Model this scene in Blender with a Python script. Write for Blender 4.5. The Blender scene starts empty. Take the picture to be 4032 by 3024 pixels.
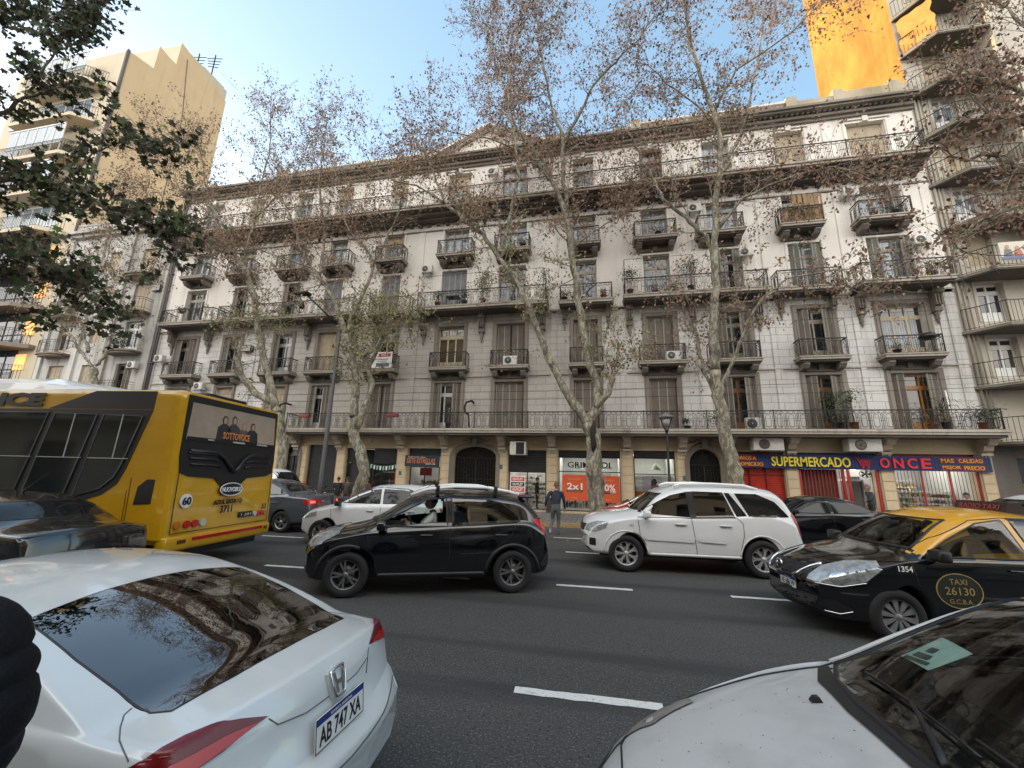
import bpy, bmesh, math, random
from math import sin, cos, pi, radians, sqrt, atan2, hypot
from mathutils import Vector, Matrix
from mathutils.bvhtree import BVHTree
from mathutils.geometry import tessellate_polygon
import numpy as np

random.seed(7)
scn = bpy.context.scene
COL = scn.collection

# ---------------------------------------------------------------- camera
CAM_H = 1.8
YAW, PIT, ROL = radians(-11.81), radians(12.6), radians(1.47)
cam_d = bpy.data.cameras.new('camera')
cam = bpy.data.objects.new('camera', cam_d)
COL.objects.link(cam)
cam_d.sensor_width = 36
cam_d.lens = 36 * 1600 / 4032
cam_d.clip_start = .02
cam_d.clip_end = 2000
_f = Vector((sin(YAW) * cos(PIT), cos(YAW) * cos(PIT), sin(PIT)))
_r = Vector((cos(YAW), -sin(YAW), 0))
_u = _r.cross(_f)
_r2 = _r * cos(ROL) + _u * sin(ROL)
_u2 = -_r * sin(ROL) + _u * cos(ROL)
cam.matrix_world = Matrix(((_r2.x, _u2.x, -_f.x, 0), (_r2.y, _u2.y, -_f.y, 0), (_r2.z, _u2.z, -_f.z, CAM_H), (0, 0, 0, 1)))
scn.camera = cam

# ---------------------------------------------------------------- world, sun, exposure
SUN_EL, SUN_AZ = radians(9), radians(18)      # sun to the left (-X), a little behind the facade (+Y)
sun_dir = Vector((-cos(SUN_EL) * cos(SUN_AZ), cos(SUN_EL) * sin(SUN_AZ), sin(SUN_EL)))
W = bpy.data.worlds.new('World')
scn.world = W
W.use_nodes = True
nt = W.node_tree
for n in list(nt.nodes): nt.nodes.remove(n)
wo = nt.nodes.new('ShaderNodeOutputWorld')
bg = nt.nodes.new('ShaderNodeBackground')
sky = nt.nodes.new('ShaderNodeTexSky')
sky.sky_type = 'NISHITA'
sky.sun_disc = False
sky.sun_elevation = SUN_EL
sky.sun_rotation = atan2(sun_dir.x, sun_dir.y)
sky.air_density = 1.0
sky.dust_density = 1.2
sky.ozone_density = 1.2
tc = nt.nodes.new('ShaderNodeTexCoord')
sep = nt.nodes.new('ShaderNodeSeparateXYZ')
nt.links.new(tc.outputs['Generated'], sep.inputs[0])
noi = nt.nodes.new('ShaderNodeTexNoise')
noi.inputs['Scale'].default_value = 2.6
noi.inputs['Detail'].default_value = 9
noi.inputs['Roughness'].default_value = .62
mp = nt.nodes.new('ShaderNodeMapping')
mp.inputs['Scale'].default_value = (1, 1, 2.2)
mp.inputs['Location'].default_value = (.35, .1, .2)
nt.links.new(tc.outputs['Generated'], mp.inputs[0])
nt.links.new(mp.outputs[0], noi.inputs['Vector'])
# more cloud low over the horizon; unseen bank added behind (y<0) lights the facade
def mth(op, a, b=None, clamp=False):
    n = nt.nodes.new('ShaderNodeMath'); n.operation = op; n.use_clamp = clamp
    for i, v in enumerate((a, b)):
        if v is None: continue
        if isinstance(v, (int, float)): n.inputs[i].default_value = v
        else: nt.links.new(v, n.inputs[i])
    return n.outputs[0]
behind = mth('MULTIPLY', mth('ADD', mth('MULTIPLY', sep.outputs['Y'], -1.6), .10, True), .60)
low = mth('MULTIPLY', mth('SUBTRACT', .42, sep.outputs['Z'], True), .38)
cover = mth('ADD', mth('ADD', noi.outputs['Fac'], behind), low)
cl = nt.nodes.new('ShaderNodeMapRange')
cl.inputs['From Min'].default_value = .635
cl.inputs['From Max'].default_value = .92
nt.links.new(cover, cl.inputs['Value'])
mix = nt.nodes.new('ShaderNodeMix'); mix.data_type = 'RGBA'
nt.links.new(cl.outputs[0], mix.inputs['Factor'])
hsv = nt.nodes.new('ShaderNodeHueSaturation')
hsv.inputs['Saturation'].default_value = 1.12
hsv.inputs['Value'].default_value = 1.6
nt.links.new(sky.outputs[0], hsv.inputs['Color'])
tint = nt.nodes.new('ShaderNodeMix'); tint.data_type = 'RGBA'; tint.blend_type = 'MULTIPLY'
tint.inputs['Factor'].default_value = 1; tint.inputs['B'].default_value = (.84, 1.0, 1.10, 1)
nt.links.new(hsv.outputs[0], tint.inputs['A'])
gam = nt.nodes.new('ShaderNodeGamma'); gam.inputs['Gamma'].default_value = .62
nt.links.new(tint.outputs['Result'], gam.inputs['Color'])
nt.links.new(gam.outputs[0], mix.inputs['A'])
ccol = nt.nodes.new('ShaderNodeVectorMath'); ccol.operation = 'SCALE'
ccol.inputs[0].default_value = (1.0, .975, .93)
nt.links.new(mth('ADD', mth('MULTIPLY', mth('MULTIPLY', sep.outputs['Y'], -2.2, True), 4.2), 2.15), ccol.inputs['Scale'])  # clouds behind the camera brightened as unseen fill for the facade
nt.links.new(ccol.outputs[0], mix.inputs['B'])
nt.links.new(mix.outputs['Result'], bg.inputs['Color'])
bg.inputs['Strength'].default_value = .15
nt.links.new(bg.outputs[0], wo.inputs[0])

sun_d = bpy.data.lights.new('sun', 'SUN')
sun_d.energy = 2.0
sun_d.angle = radians(.6)
sun_d.color = (1, .74, .44)
sun = bpy.data.objects.new('sun', sun_d)
COL.objects.link(sun)
sun.rotation_euler = sun_dir.to_track_quat('Z', 'Y').to_euler()
vs = scn.view_settings
vs.view_transform = 'Standard'
vs.look = 'None'
vs.exposure = 1.85
vs.gamma = 1
scn.render.resolution_x, scn.render.resolution_y = 1024, 768
scn.cycles.max_bounces = 6
scn.cycles.transparent_max_bounces = 12

# ---------------------------------------------------------------- helpers
def link(name, me, mats, parent=None, loc=None, rot=None):
    o = bpy.data.objects.new(name, me)
    if mats is not None and not len(me.materials):
        for m in (mats if isinstance(mats, (list, tuple)) else [mats]): me.materials.append(m)
    COL.objects.link(o)
    if parent: o.parent = parent
    if loc is not None: o.location = loc
    if rot is not None: o.rotation_euler = rot
    return o
def tag(o, label=None, cat=None, group=None, kind=None):
    for k, v in (('label', label), ('category', cat), ('group', group), ('kind', kind)):
        if v: o[k] = v
    return o
def empty(name, loc=(0, 0, 0), rz=0, label=None, cat=None, group=None):
    o = bpy.data.objects.new(name, None)
    o.empty_display_size = .1
    COL.objects.link(o)
    o.location = loc; o.rotation_euler = (0, 0, rz)
    return tag(o, label, cat, group)
def dup(o, parent=None, **kw):
    c = o.copy(); COL.objects.link(c)
    if parent is not None: c.parent = parent
    for k, v in kw.items():
        if k == 'loc': c.location = v
        elif k == 'rz': c.rotation_euler = (0, 0, v)
        else: c[k] = v
    for ch in [x for x in COL.objects if x.parent == o]:
        dup(ch, c)
    return c

class MB:
    """collects shapes into one mesh"""
    def __init__(s): s.v = []; s.f = []; s.m = []; s.sm = []
    def add(s, vs, fs, mi=0, smooth=False):
        b = len(s.v); s.v += [tuple(v) for v in vs]
        for f in fs: s.f.append([b + i for i in f]); s.m.append(mi); s.sm.append(smooth)
        return s
    def box(s, x0, y0, z0, x1, y1, z1, mi=0):
        if x0 > x1: x0, x1 = x1, x0
        if y0 > y1: y0, y1 = y1, y0
        if z0 > z1: z0, z1 = z1, z0
        return s.add([(x0, y0, z0), (x1, y0, z0), (x1, y1, z0), (x0, y1, z0), (x0, y0, z1), (x1, y0, z1), (x1, y1, z1), (x0, y1, z1)],
              [(0, 3, 2, 1), (4, 5, 6, 7), (0, 1, 5, 4), (1, 2, 6, 5), (2, 3, 7, 6), (3, 0, 4, 7)], mi)
    def rbox(s, x0, y0, z0, x1, y1, z1, r=.02, mi=0):
        """box with chamfered edges"""
        bm = bmesh.new()
        bmesh.ops.create_cube(bm, size=1)
        for v in bm.verts:
            v.co = Vector(((x0 + x1) / 2 + v.co.x * (x1 - x0), (y0 + y1) / 2 + v.co.y * (y1 - y0), (z0 + z1) / 2 + v.co.z * (z1 - z0)))
        bmesh.ops.bevel(bm, geom=bm.edges[:], offset=r, segments=2, affect='EDGES', profile=.6)
        bm.verts.index_update()
        s.add([v.co for v in bm.verts], [[v.index for v in f.verts] for f in bm.faces], mi, True)
        bm.free(); return s
    def quad(s, a, b, c, d, mi=0): return s.add([a, b, c, d], [(0, 1, 2, 3)], mi)
    def tube(s, pts, r, n=6, mi=0, cap=True, smooth=True, closed=False):
        pts = [Vector(p) for p in pts]
        rs = r if isinstance(r, (list, tuple)) else [r] * len(pts)
        vs = []; fs = []
        prev = None
        N = len(pts)
        for i, p in enumerate(pts):
            if closed: t = pts[(i + 1) % N] - pts[i - 1]
            else: t = pts[min(i + 1, N - 1)] - pts[max(i - 1, 0)]
            if t.length < 1e-9: t = Vector((0, 0, 1))
            t.normalize()
            if prev is None:
                a = Vector((0, 0, 1)) if abs(t.z) < .9 else Vector((1, 0, 0))
                u = t.cross(a).normalized()
            else:
                u = (prev - t * prev.dot(t))
                u = u.normalized() if u.length > 1e-6 else t.orthogonal().normalized()
            prev = u; w = t.cross(u)
            for k in range(n):
                a = 2 * pi * k / n + pi / n
                vs.append(p + (u * cos(a) + w * sin(a)) * rs[i])
        for i in range(N if closed else N - 1):
            for k in range(n):
                a = i * n + k; b = i * n + (k + 1) % n
                c = ((i + 1) % N) * n + (k + 1) % n; d = ((i + 1) % N) * n + k
                fs.append((a, b, c, d))
        if cap and not closed:
            fs.append(tuple(range(n))[::-1]); fs.append(tuple((N - 1) * n + k for k in range(n)))
        return s.add(vs, fs, mi, smooth)
    def bar(s, a, b, r, mi=0): return s.tube([a, b], r, 4, mi, True, False)
    def lathe(s, prof, c=(0, 0, 0), n=16, mi=0, axis='z', smooth=True, a0=0, a1=2 * pi):
        vs = []; full = abs(a1 - a0 - 2 * pi) < 1e-6
        m = n if full else n + 1
        for r, h in prof:
            for k in range(m):
                a = a0 + (a1 - a0) * k / n
                p = (r * cos(a), r * sin(a), h)
                if axis == 'y': p = (p[0], p[2], p[1])
                if axis == 'x': p = (p[2], p[0], p[1])
                vs.append((c[0] + p[0], c[1] + p[1], c[2] + p[2]))
        fs = []
        for i in range(len(prof) - 1):
            for k in range(n):
                k2 = (k + 1) % m
                fs.append((i * m + k, i * m + k2, (i + 1) * m + k2, (i + 1) * m + k))
        return s.add(vs, fs, mi, smooth)
    def prism(s, poly, y0, y1, mi=0, plane='xz'):
        """extrude a polygon given in the xz (or xy / yz) plane"""
        def P(p, h):
            return {'xz': (p[0], h, p[1]), 'xy': (p[0], p[1], h), 'yz': (h, p[0], p[1])}[plane]
        n = len(poly)
        tri = tessellate_polygon([[Vector((p[0], p[1], 0)) for p in poly]])
        vs = [P(p, y0) for p in poly] + [P(p, y1) for p in poly]
        fs = [tuple(t) for t in tri] + [tuple(i + n for i in t)[::-1] for t in tri]
        fs += [(i, (i + 1) % n, n + (i + 1) % n, n + i) for i in range(n)]
        return s.add(vs, fs, mi)
    def holed(s, outer, holes, y, depth, mi=0, mr=None, plane='xz'):
        """flat wall with openings and reveals going back by depth"""
        loops = [outer] + holes
        flat = [p for l in loops for p in l]
        tri = tessellate_polygon([[Vector((p[0], p[1], 0)) for p in l] for l in loops])
        P = (lambda a, b, h: (a, h, b)) if plane == 'xz' else (lambda a, b, h: (h, a, b))
        s.add([P(p[0], p[1], y) for p in flat], [tuple(t) for t in tri], mi)
        for l in holes:
            n = len(l)
            s.add([P(p[0], p[1], y) for p in l] + [P(p[0], p[1], y + depth) for p in l],
                  [(i, (i + 1) % n, n + (i + 1) % n, n + i) for i in range(n)], mi if mr is None else mr)
        return s
    def merge(s, o, mat=None, mi=None):
        b = len(s.v)
        s.v += [tuple(mat @ Vector(v)) for v in o.v] if mat is not None else o.v
        s.f += [[b + i for i in f] for f in o.f]
        s.m += o.m if mi is None else [mi] * len(o.f); s.sm += o.sm
        return s
    def mesh(s, name, fix=False):
        me = bpy.data.meshes.new(name)
        me.from_pydata(s.v, [], s.f)
        me.polygons.foreach_set('material_index', s.m)
        me.polygons.foreach_set('use_smooth', s.sm)
        if fix:
            bm = bmesh.new(); bm.from_mesh(me)
            bmesh.ops.recalc_face_normals(bm, faces=bm.faces[:])
            bm.to_mesh(me); bm.free()
        me.update()
        return me
    def build(s, name, mats, parent=None, loc=None, rot=None, fix=True):
        return link(name, s.mesh(name, fix), mats, parent, loc, rot)

def rect(x0, z0, x1, z1): return [(x0, z0), (x1, z0), (x1, z1), (x0, z1)]
def archp(x0, z0, x1, z1, rise, n=14):
    """opening with an arched top; z1 = crown, rise = height of the arch"""
    cx, hw = (x0 + x1) / 2, (x1 - x0) / 2
    return [(x0, z0), (x1, z0)] + [(cx + hw * cos(pi * k / n), z1 - rise + rise * sin(pi * k / n)) for k in range(n + 1)]

def text_mesh(txt, size, ext=.002, bold=0., align='CENTER', space=1.0):
    cu = bpy.data.curves.new('lettering', 'FONT')
    cu.body = txt; cu.size = size; cu.extrude = ext; cu.offset = bold
    cu.align_x = align; cu.align_y = 'CENTER'; cu.space_character = space
    cu.resolution_u = 3
    o = bpy.data.objects.new('lettering', cu)
    COL.objects.link(o)
    dg = bpy.context.evaluated_depsgraph_get()
    me = bpy.data.meshes.new_from_object(o.evaluated_get(dg))
    bpy.data.objects.remove(o)
    bpy.data.curves.remove(cu)
    return me
def text(txt, size, loc, m, parent=None, rot=(pi / 2, 0, 0), ext=.004, bold=0., align='CENTER', width=None, space=1.0, name='lettering', shear=0, tall=None):
    """lettering as a real mesh; by default it faces -Y"""
    me = text_mesh(txt, size, ext, bold, align, space)
    xs = [v.co.x for v in me.vertices]; ys = [v.co.y for v in me.vertices]
    w = max(xs) - min(xs); hh = max(ys) - min(ys); cx = (max(xs) + min(xs)) / 2; cy = (max(ys) + min(ys)) / 2
    sx = width / w if width else 1
    sy = tall / hh if tall else 1
    for v in me.vertices:
        x, y = v.co.x, v.co.y
        if align == 'CENTER': x -= cx
        y -= cy
        v.co.x = x * sx + y * shear; v.co.y = y * sy
    me.materials.clear(); me.materials.append(m)
    o = bpy.data.objects.new(name, me); COL.objects.link(o)
    if parent: o.parent = parent
    o.location = loc; o.rotation_euler = rot
    return o

# ---------------------------------------------------------------- materials
def mat(name, col, rough=.7, metal=0, var=0, scale=6, bump=0, bscale=40, coat=0, emit=0, stretch=None, col2=None, spec=None, detail=6, thr=None, obj=True):
    m = bpy.data.materials.new(name); m.use_nodes = True
    t = m.node_tree; b = t.nodes['Principled BSDF']
    c = (*col, 1)
    b.inputs['Base Color'].default_value = c
    b.inputs['Roughness'].default_value = rough
    b.inputs['Metallic'].default_value = metal
    if spec is not None: b.inputs['Specular IOR Level'].default_value = spec
    if coat:
        b.inputs['Coat Weight'].default_value = coat
        b.inputs['Coat Roughness'].default_value = .03
    if emit:
        b.inputs['Emission Color'].default_value = c
        b.inputs['Emission Strength'].default_value = emit
    if var or bump:
        tcn = t.nodes.new('ShaderNodeTexCoord')
        mpn = t.nodes.new('ShaderNodeMapping')
        t.links.new(tcn.outputs['Object'], mpn.inputs[0])
        if stretch: mpn.inputs['Scale'].default_value = stretch
    if var:
        n = t.nodes.new('ShaderNodeTexNoise')
        n.inputs['Scale'].default_value = scale; n.inputs['Detail'].default_value = detail
        n.inputs['Roughness'].default_value = .65
        t.links.new(mpn.outputs[0], n.inputs['Vector'])
        mr = t.nodes.new('ShaderNodeMapRange')
        lo, hi = thr or (.3, .7)
        mr.inputs['From Min'].default_value = lo; mr.inputs['From Max'].default_value = hi
        t.links.new(n.outputs['Fac'], mr.inputs['Value'])
        mx = t.nodes.new('ShaderNodeMix'); mx.data_type = 'RGBA'
        t.links.new(mr.outputs[0], mx.inputs['Factor'])
        mx.inputs['A'].default_value = c
        k = 1 - var
        mx.inputs['B'].default_value = (*col2, 1) if col2 else (col[0] * k, col[1] * k, col[2] * k, 1)
        t.links.new(mx.outputs['Result'], b.inputs['Base Color'])
    if bump:
        n2 = t.nodes.new('ShaderNodeTexNoise')
        n2.inputs['Scale'].default_value = bscale; n2.inputs['Detail'].default_value = 4
        t.links.new(mpn.outputs[0], n2.inputs['Vector'])
        bp = t.nodes.new('ShaderNodeBump'); bp.inputs['Strength'].default_value = bump
        bp.inputs['Distance'].default_value = .02
        t.links.new(n2.outputs['Fac'], bp.inputs['Height'])
        t.links.new(bp.outputs[0], b.inputs['Normal'])
    return m

def wall_mat(name, col, dirt, joints=None, amt=.55, streak=.8, jcol=(.16, .145, .125), xdirt=False):
    """rendered masonry with rain streaks and soot; joints=(w,h) adds ashlar joints"""
    m = mat(name, col, .88)
    t = m.node_tree; b = t.nodes['Principled BSDF']
    L = t.links.new
    tcn = t.nodes.new('ShaderNodeTexCoord')
    def noise(sc, stretch, lo, hi, det=7):
        mp = t.nodes.new('ShaderNodeMapping'); mp.inputs['Scale'].default_value = stretch
        L(tcn.outputs['Object'], mp.inputs[0])
        n = t.nodes.new('ShaderNodeTexNoise'); n.inputs['Scale'].default_value = sc
        n.inputs['Detail'].default_value = det; n.inputs['Roughness'].default_value = .65
        L(mp.outputs[0], n.inputs['Vector'])
        r = t.nodes.new('ShaderNodeMapRange'); r.inputs['From Min'].default_value = lo; r.inputs['From Max'].default_value = hi
        L(n.outputs['Fac'], r.inputs['Value'])
        return r.outputs[0]
    def mixc(f, a, bcol):
        x = t.nodes.new('ShaderNodeMix'); x.data_type = 'RGBA'
        L(f, x.inputs['Factor'])
        if isinstance(a, tuple): x.inputs['A'].default_value = (*a, 1)
        else: L(a, x.inputs['A'])
        x.inputs['B'].default_value = (*bcol, 1)
        return x.outputs['Result']
    def mul(a, k):
        x = t.nodes.new('ShaderNodeMath'); x.operation = 'MULTIPLY'
        L(a, x.inputs[0])
        if isinstance(k, (int, float)): x.inputs[1].default_value = k
        else: L(k, x.inputs[1])
        return x.outputs[0]
    if xdirt:      # the middle bays have never been cleaned: greyer paint between x=-17 and x=4
        sp = t.nodes.new('ShaderNodeSeparateXYZ'); L(tcn.outputs['Object'], sp.inputs[0])
        def ramp(lo, hi):
            r = t.nodes.new('ShaderNodeMapRange'); r.inputs['From Min'].default_value = lo; r.inputs['From Max'].default_value = hi
            L(sp.outputs['X'], r.inputs['Value']); return r.outputs[0]
        col = mixc(mul(mul(ramp(-18.5, -16.0), ramp(4.6, -2.2)), .92), col, (.42, .39, .355))
    c = mixc(mul(noise(.35, (1, 1, .7), .38, .68), amt), col, dirt)
    c = mixc(mul(noise(1.4, (1.6, 1.6, .12), .52, .78), streak), c, tuple(v * .72 for v in dirt))
    c = mixc(mul(noise(14, (1, 1, 1), .45, .75, 4), .22), c, tuple(v * .8 for v in dirt))
    if joints:
        sx = t.nodes.new('ShaderNodeSeparateXYZ'); L(tcn.outputs['Object'], sx.inputs[0])
        cb = t.nodes.new('ShaderNodeCombineXYZ')
        L(sx.outputs['X'], cb.inputs[0]); L(sx.outputs['Z'], cb.inputs[1])
        br = t.nodes.new('ShaderNodeTexBrick')
        br.inputs['Scale'].default_value = 1
        br.inputs['Brick Width'].default_value = joints[0]; br.inputs['Row Height'].default_value = joints[1]
        br.inputs['Mortar Size'].default_value = .011; br.inputs['Mortar Smooth'].default_value = .3
        br.inputs['Color1'].default_value = (0, 0, 0, 1); br.inputs['Color2'].default_value = (.12, .12, .12, 1)
        br.inputs['Mortar'].default_value = (1, 1, 1, 1)
        L(cb.outputs[0], br.inputs['Vector'])
        c = mixc(mul(br.outputs['Color'], .75), c, jcol)
        bp = t.nodes.new('ShaderNodeBump'); bp.inputs['Strength'].default_value = .5; bp.inputs['Distance'].default_value = .02
        bp.invert = True
        L(br.outputs['Color'], bp.inputs['Height']); L(bp.outputs[0], b.inputs['Normal'])
    L(c, b.inputs['Base Color'])
    return m

def stripes_mat(name, col, col2, period, axis='z', duty=.35, rough=.7, metal=0, bump=.6, jitter=.1):
    """slats, shutters and corrugations"""
    m = mat(name, col, rough, metal)
    t = m.node_tree; b = t.nodes['Principled BSDF']; L = t.links.new
    tcn = t.nodes.new('ShaderNodeTexCoord'); sx = t.nodes.new('ShaderNodeSeparateXYZ')
    L(tcn.outputs['Object'], sx.inputs[0])
    d = t.nodes.new('ShaderNodeMath'); d.operation = 'DIVIDE'
    L(sx.outputs[axis.upper()], d.inputs[0]); d.inputs[1].default_value = period
    fr = t.nodes.new('ShaderNodeMath'); fr.operation = 'FRACT'; L(d.outputs[0], fr.inputs[0])
    r = t.nodes.new('ShaderNodeMapRange'); r.inputs['From Min'].default_value = duty; r.inputs['From Max'].default_value = duty * .4
    L(fr.outputs[0], r.inputs['Value'])
    n = t.nodes.new('ShaderNodeTexNoise'); n.inputs['Scale'].default_value = 3; n.inputs['Detail'].default_value = 6
    L(tcn.outputs['Object'], n.inputs['Vector'])
    x = t.nodes.new('ShaderNodeMix'); x.data_type = 'RGBA'
    L(r.outputs[0], x.inputs['Factor']); x.inputs['A'].default_value = (*col, 1); x.inputs['B'].default_value = (*col2, 1)
    y = t.nodes.new('ShaderNodeMix'); y.data_type = 'RGBA'; y.blend_type = 'MULTIPLY'
    rr = t.nodes.new('ShaderNodeMapRange'); rr.inputs['From Min'].default_value = .3; rr.inputs['From Max'].default_value = .7
    rr.inputs['To Min'].default_value = 1 - jitter * 3; L(n.outputs['Fac'], rr.inputs['Value'])
    y.inputs['Factor'].default_value = 1
    L(x.outputs['Result'], y.inputs['A']); L(rr.outputs[0], y.inputs['B'])
    L(y.outputs['Result'], b.inputs['Base Color'])
    bp = t.nodes.new('ShaderNodeBump'); bp.inputs['Strength'].default_value = bump; bp.inputs['Distance'].default_value = period * .3
    L(fr.outputs[0], bp.inputs['Height']); L(bp.outputs[0], b.inputs['Normal'])
    return m

def glass_mat(name, tint, ref=.08, rough=.02, opac=.0, curve=4):
    """thin glass: tinted see-through plus a mirror layer that grows towards grazing angles"""
    m = bpy.data.materials.new(name); m.use_nodes = True
    t = m.node_tree; L = t.links.new
    for n in list(t.nodes): t.nodes.remove(n)
    o = t.nodes.new('ShaderNodeOutputMaterial')
    tr = t.nodes.new('ShaderNodeBsdfTransparent'); tr.inputs[0].default_value = (*tint, 1)
    gl = t.nodes.new('ShaderNodeBsdfGlossy'); gl.inputs['Roughness'].default_value = rough
    fr = t.nodes.new('ShaderNodeFresnel'); fr.inputs['IOR'].default_value = 1.5
    ad = t.nodes.new('ShaderNodeMath'); ad.operation = 'MULTIPLY_ADD'; ad.inputs[1].default_value = 1.6; ad.inputs[2].default_value = ref
    ad.use_clamp = True
    L(fr.outputs[0], ad.inputs[0])
    mx = t.nodes.new('ShaderNodeMixShader')
    L(ad.outputs[0], mx.inputs[0]); L(tr.outputs[0], mx.inputs[1]); L(gl.outputs[0], mx.inputs[2])
    L(mx.outputs[0], o.inputs[0])
    return m

M = {}
M['iron'] = mat('wrought iron', (.010, .011, .011), .6, .0)
M['stone_up'] = wall_mat('upper render', (.80, .76, .71), (.46, .41, .36), None, .35, .45)
M['stone_lo'] = wall_mat('ashlar render', (.66, .65, .63), (.33, .31, .285), (.95, .345), .5, .5, xdirt=True)
M['stone_gf'] = wall_mat('ground floor stone', (.52, .41, .27), (.30, .23, .15), None, .6, .3)
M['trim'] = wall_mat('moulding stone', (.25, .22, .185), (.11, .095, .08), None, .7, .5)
M['slab'] = wall_mat('balcony slab', (.50, .45, .38), (.20, .17, .13), None, .5, .95)
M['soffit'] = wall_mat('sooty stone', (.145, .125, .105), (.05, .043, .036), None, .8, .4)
M['old_white'] = wall_mat('flaking white paint', (.58, .57, .54), (.20, .185, .165), None, .9, 1.)
M['old_brown'] = wall_mat('brown old and shaded render', (.30, .25, .20), (.14, .115, .09), None, .7, .8)
M['cream'] = wall_mat('cream tower render', (.58, .50, .37), (.40, .33, .24), None, .4, .3)
M['party'] = wall_mat('yellow party wall', (.66, .47, .27), (.50, .34, .18), None, .45, .35)
M['ochre'] = wall_mat('sunlit ochre wall', (.52, .27, .05), (.27, .12, .015), None, .9, .8)
M['right'] = wall_mat('right block render', (.50, .46, .39), (.30, .265, .22), None, .5, .55)
M['plinth'] = mat('dark granite', (.05, .052, .055), .5, var=.5, scale=30)
M['wood_cream'] = mat('cream painted wood', (.52, .44, .31), .55, var=.25, scale=8)
M['wood_pale'] = mat('pale old wood', (.42, .38, .31), .6, var=.3, scale=9)
M['wood_brown'] = mat('brown wood', (.23, .105, .04), .5, var=.35, scale=7, stretch=(1, 1, .2))
M['wood_orange'] = mat('varnished orange wood', (.42, .17, .035), .4, var=.35, scale=5, stretch=(1, 1, .3))
M['white_frame'] = mat('white frame', (.72, .72, .70), .4, var=.1)
M['slat'] = stripes_mat('brown slatted shutter', (.235, .20, .165), (.07, .058, .048), .052, 'z', .45)
M['slat_cream'] = stripes_mat('cream slatted blind', (.55, .46, .33), (.32, .26, .18), .06, 'z', .35)
M['slat_green'] = stripes_mat('grey green shutter leaf', (.21, .215, .185), (.10, .10, .085), .05, 'z', .4)
M['slat_blue'] = stripes_mat('blue grey slatted shutter', (.27, .28, .30), (.10, .105, .12), .055, 'z', .4)
M['roller'] = stripes_mat('dark roller shutter', (.075, .078, .082), (.022, .023, .025), .085, 'z', .3, .45, .5)
M['roller_red'] = stripes_mat('red roller shutter', (.46, .03, .012), (.20, .010, .006), .09, 'z', .25, .5)
M['roller_dred'] = stripes_mat('dark red shutter box', (.20, .012, .012), (.09, .006, .006), .09, 'z', .25, .5)
M['corrug_blue'] = stripes_mat('blue corrugated sheet', (.012, .035, .15), (.006, .016, .075), .11, 'x', .35, .5)
M['pane'] = mat('window pane', (.035, .042, .05), .04, spec=1.0, var=.6, scale=.8)
M['pane_sky'] = mat('curtained pane with painted sky', (.30, .36, .42), .06, spec=1.0, var=.65, scale=2.2, stretch=(5, 1, .5))  # bluish sky reflection painted into the colour, over curtain streaks
M['pane_warm'] = mat('pane with warm room', (.10, .075, .045), .05, spec=1.0, var=.7, scale=2)
M['room'] = mat('dark room', (.03, .026, .022), .9)
M['curtain'] = stripes_mat('net curtain', (.50, .52, .54), (.30, .32, .35), .09, 'x', .4)
M['ac'] = mat('air conditioner casing', (.62, .61, .57), .45, var=.2, scale=7)
M['ac_dark'] = mat('air conditioner grille', (.05, .05, .05), .5, .2)
M['rust'] = mat('rusty metal', (.16, .09, .05), .8, var=.5, scale=20)
M['leafg'] = mat('pot plant leaves', (.045, .07, .025), .6, var=.5, scale=15)
M['leafd'] = mat('dry pot plant', (.11, .075, .035), .8, var=.5, scale=15)
M['pot'] = mat('terracotta pot', (.28, .10, .05), .8, var=.3)
M['potd'] = mat('black plastic pot', (.03, .03, .032), .6)
M['black'] = mat('black plastic', (.012, .012, .013), .45)
M['rubber'] = mat('tyre rubber', (.014, .014, .014), .8, var=.3, scale=30)
M['chrome'] = mat('chrome', (.75, .75, .76), .12, 1)
M['alloy'] = mat('alloy wheel', (.50, .51, .52), .3, .9)
M['alloy_dark'] = mat('dark alloy', (.20, .20, .21), .28, .6)
M['hubcap'] = mat('plastic hubcap', (.27, .28, .29), .4, .4, var=.3, scale=20)
M['disc'] = mat('brake disc', (.12, .11, .10), .4, .8)
M['white'] = mat('white paint mark', (.78, .78, .76), .5)
M['redl'] = mat('red lamp lens', (.50, .010, .012), .2, coat=.4)
M['redl_on'] = mat('lit brake lamp', (1, .06, .03), .2, emit=.9)
M['reddark'] = mat('dark red lens', (.16, .004, .008), .3, coat=.25)
M['orange_l'] = mat('orange lamp lens', (.55, .17, .02), .2, coat=1)
M['lens'] = mat('clear headlamp lens', (.50, .53, .55), .14, .25, coat=1, var=.6, scale=14)
M['seat'] = mat('seat cloth', (.045, .045, .05), .9)
M['seatw'] = mat('pale seat cloth', (.40, .40, .38), .9)
M['skin'] = mat('skin', (.38, .22, .15), .6)
M['hair'] = mat('dark hair', (.012, .010, .008), .6)
M['lamp_on'] = mat('lit shop lamp', (1, .96, .88), .3, emit=2.2)
M['lamp_soft'] = mat('shop strip light', (1, .97, .92), .3, emit=1.2)
M['warm_lit'] = mat('lit room window', (1, .46, .10), .4, emit=.3, var=.7, scale=4, col2=(.25, .10, .03))
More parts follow.
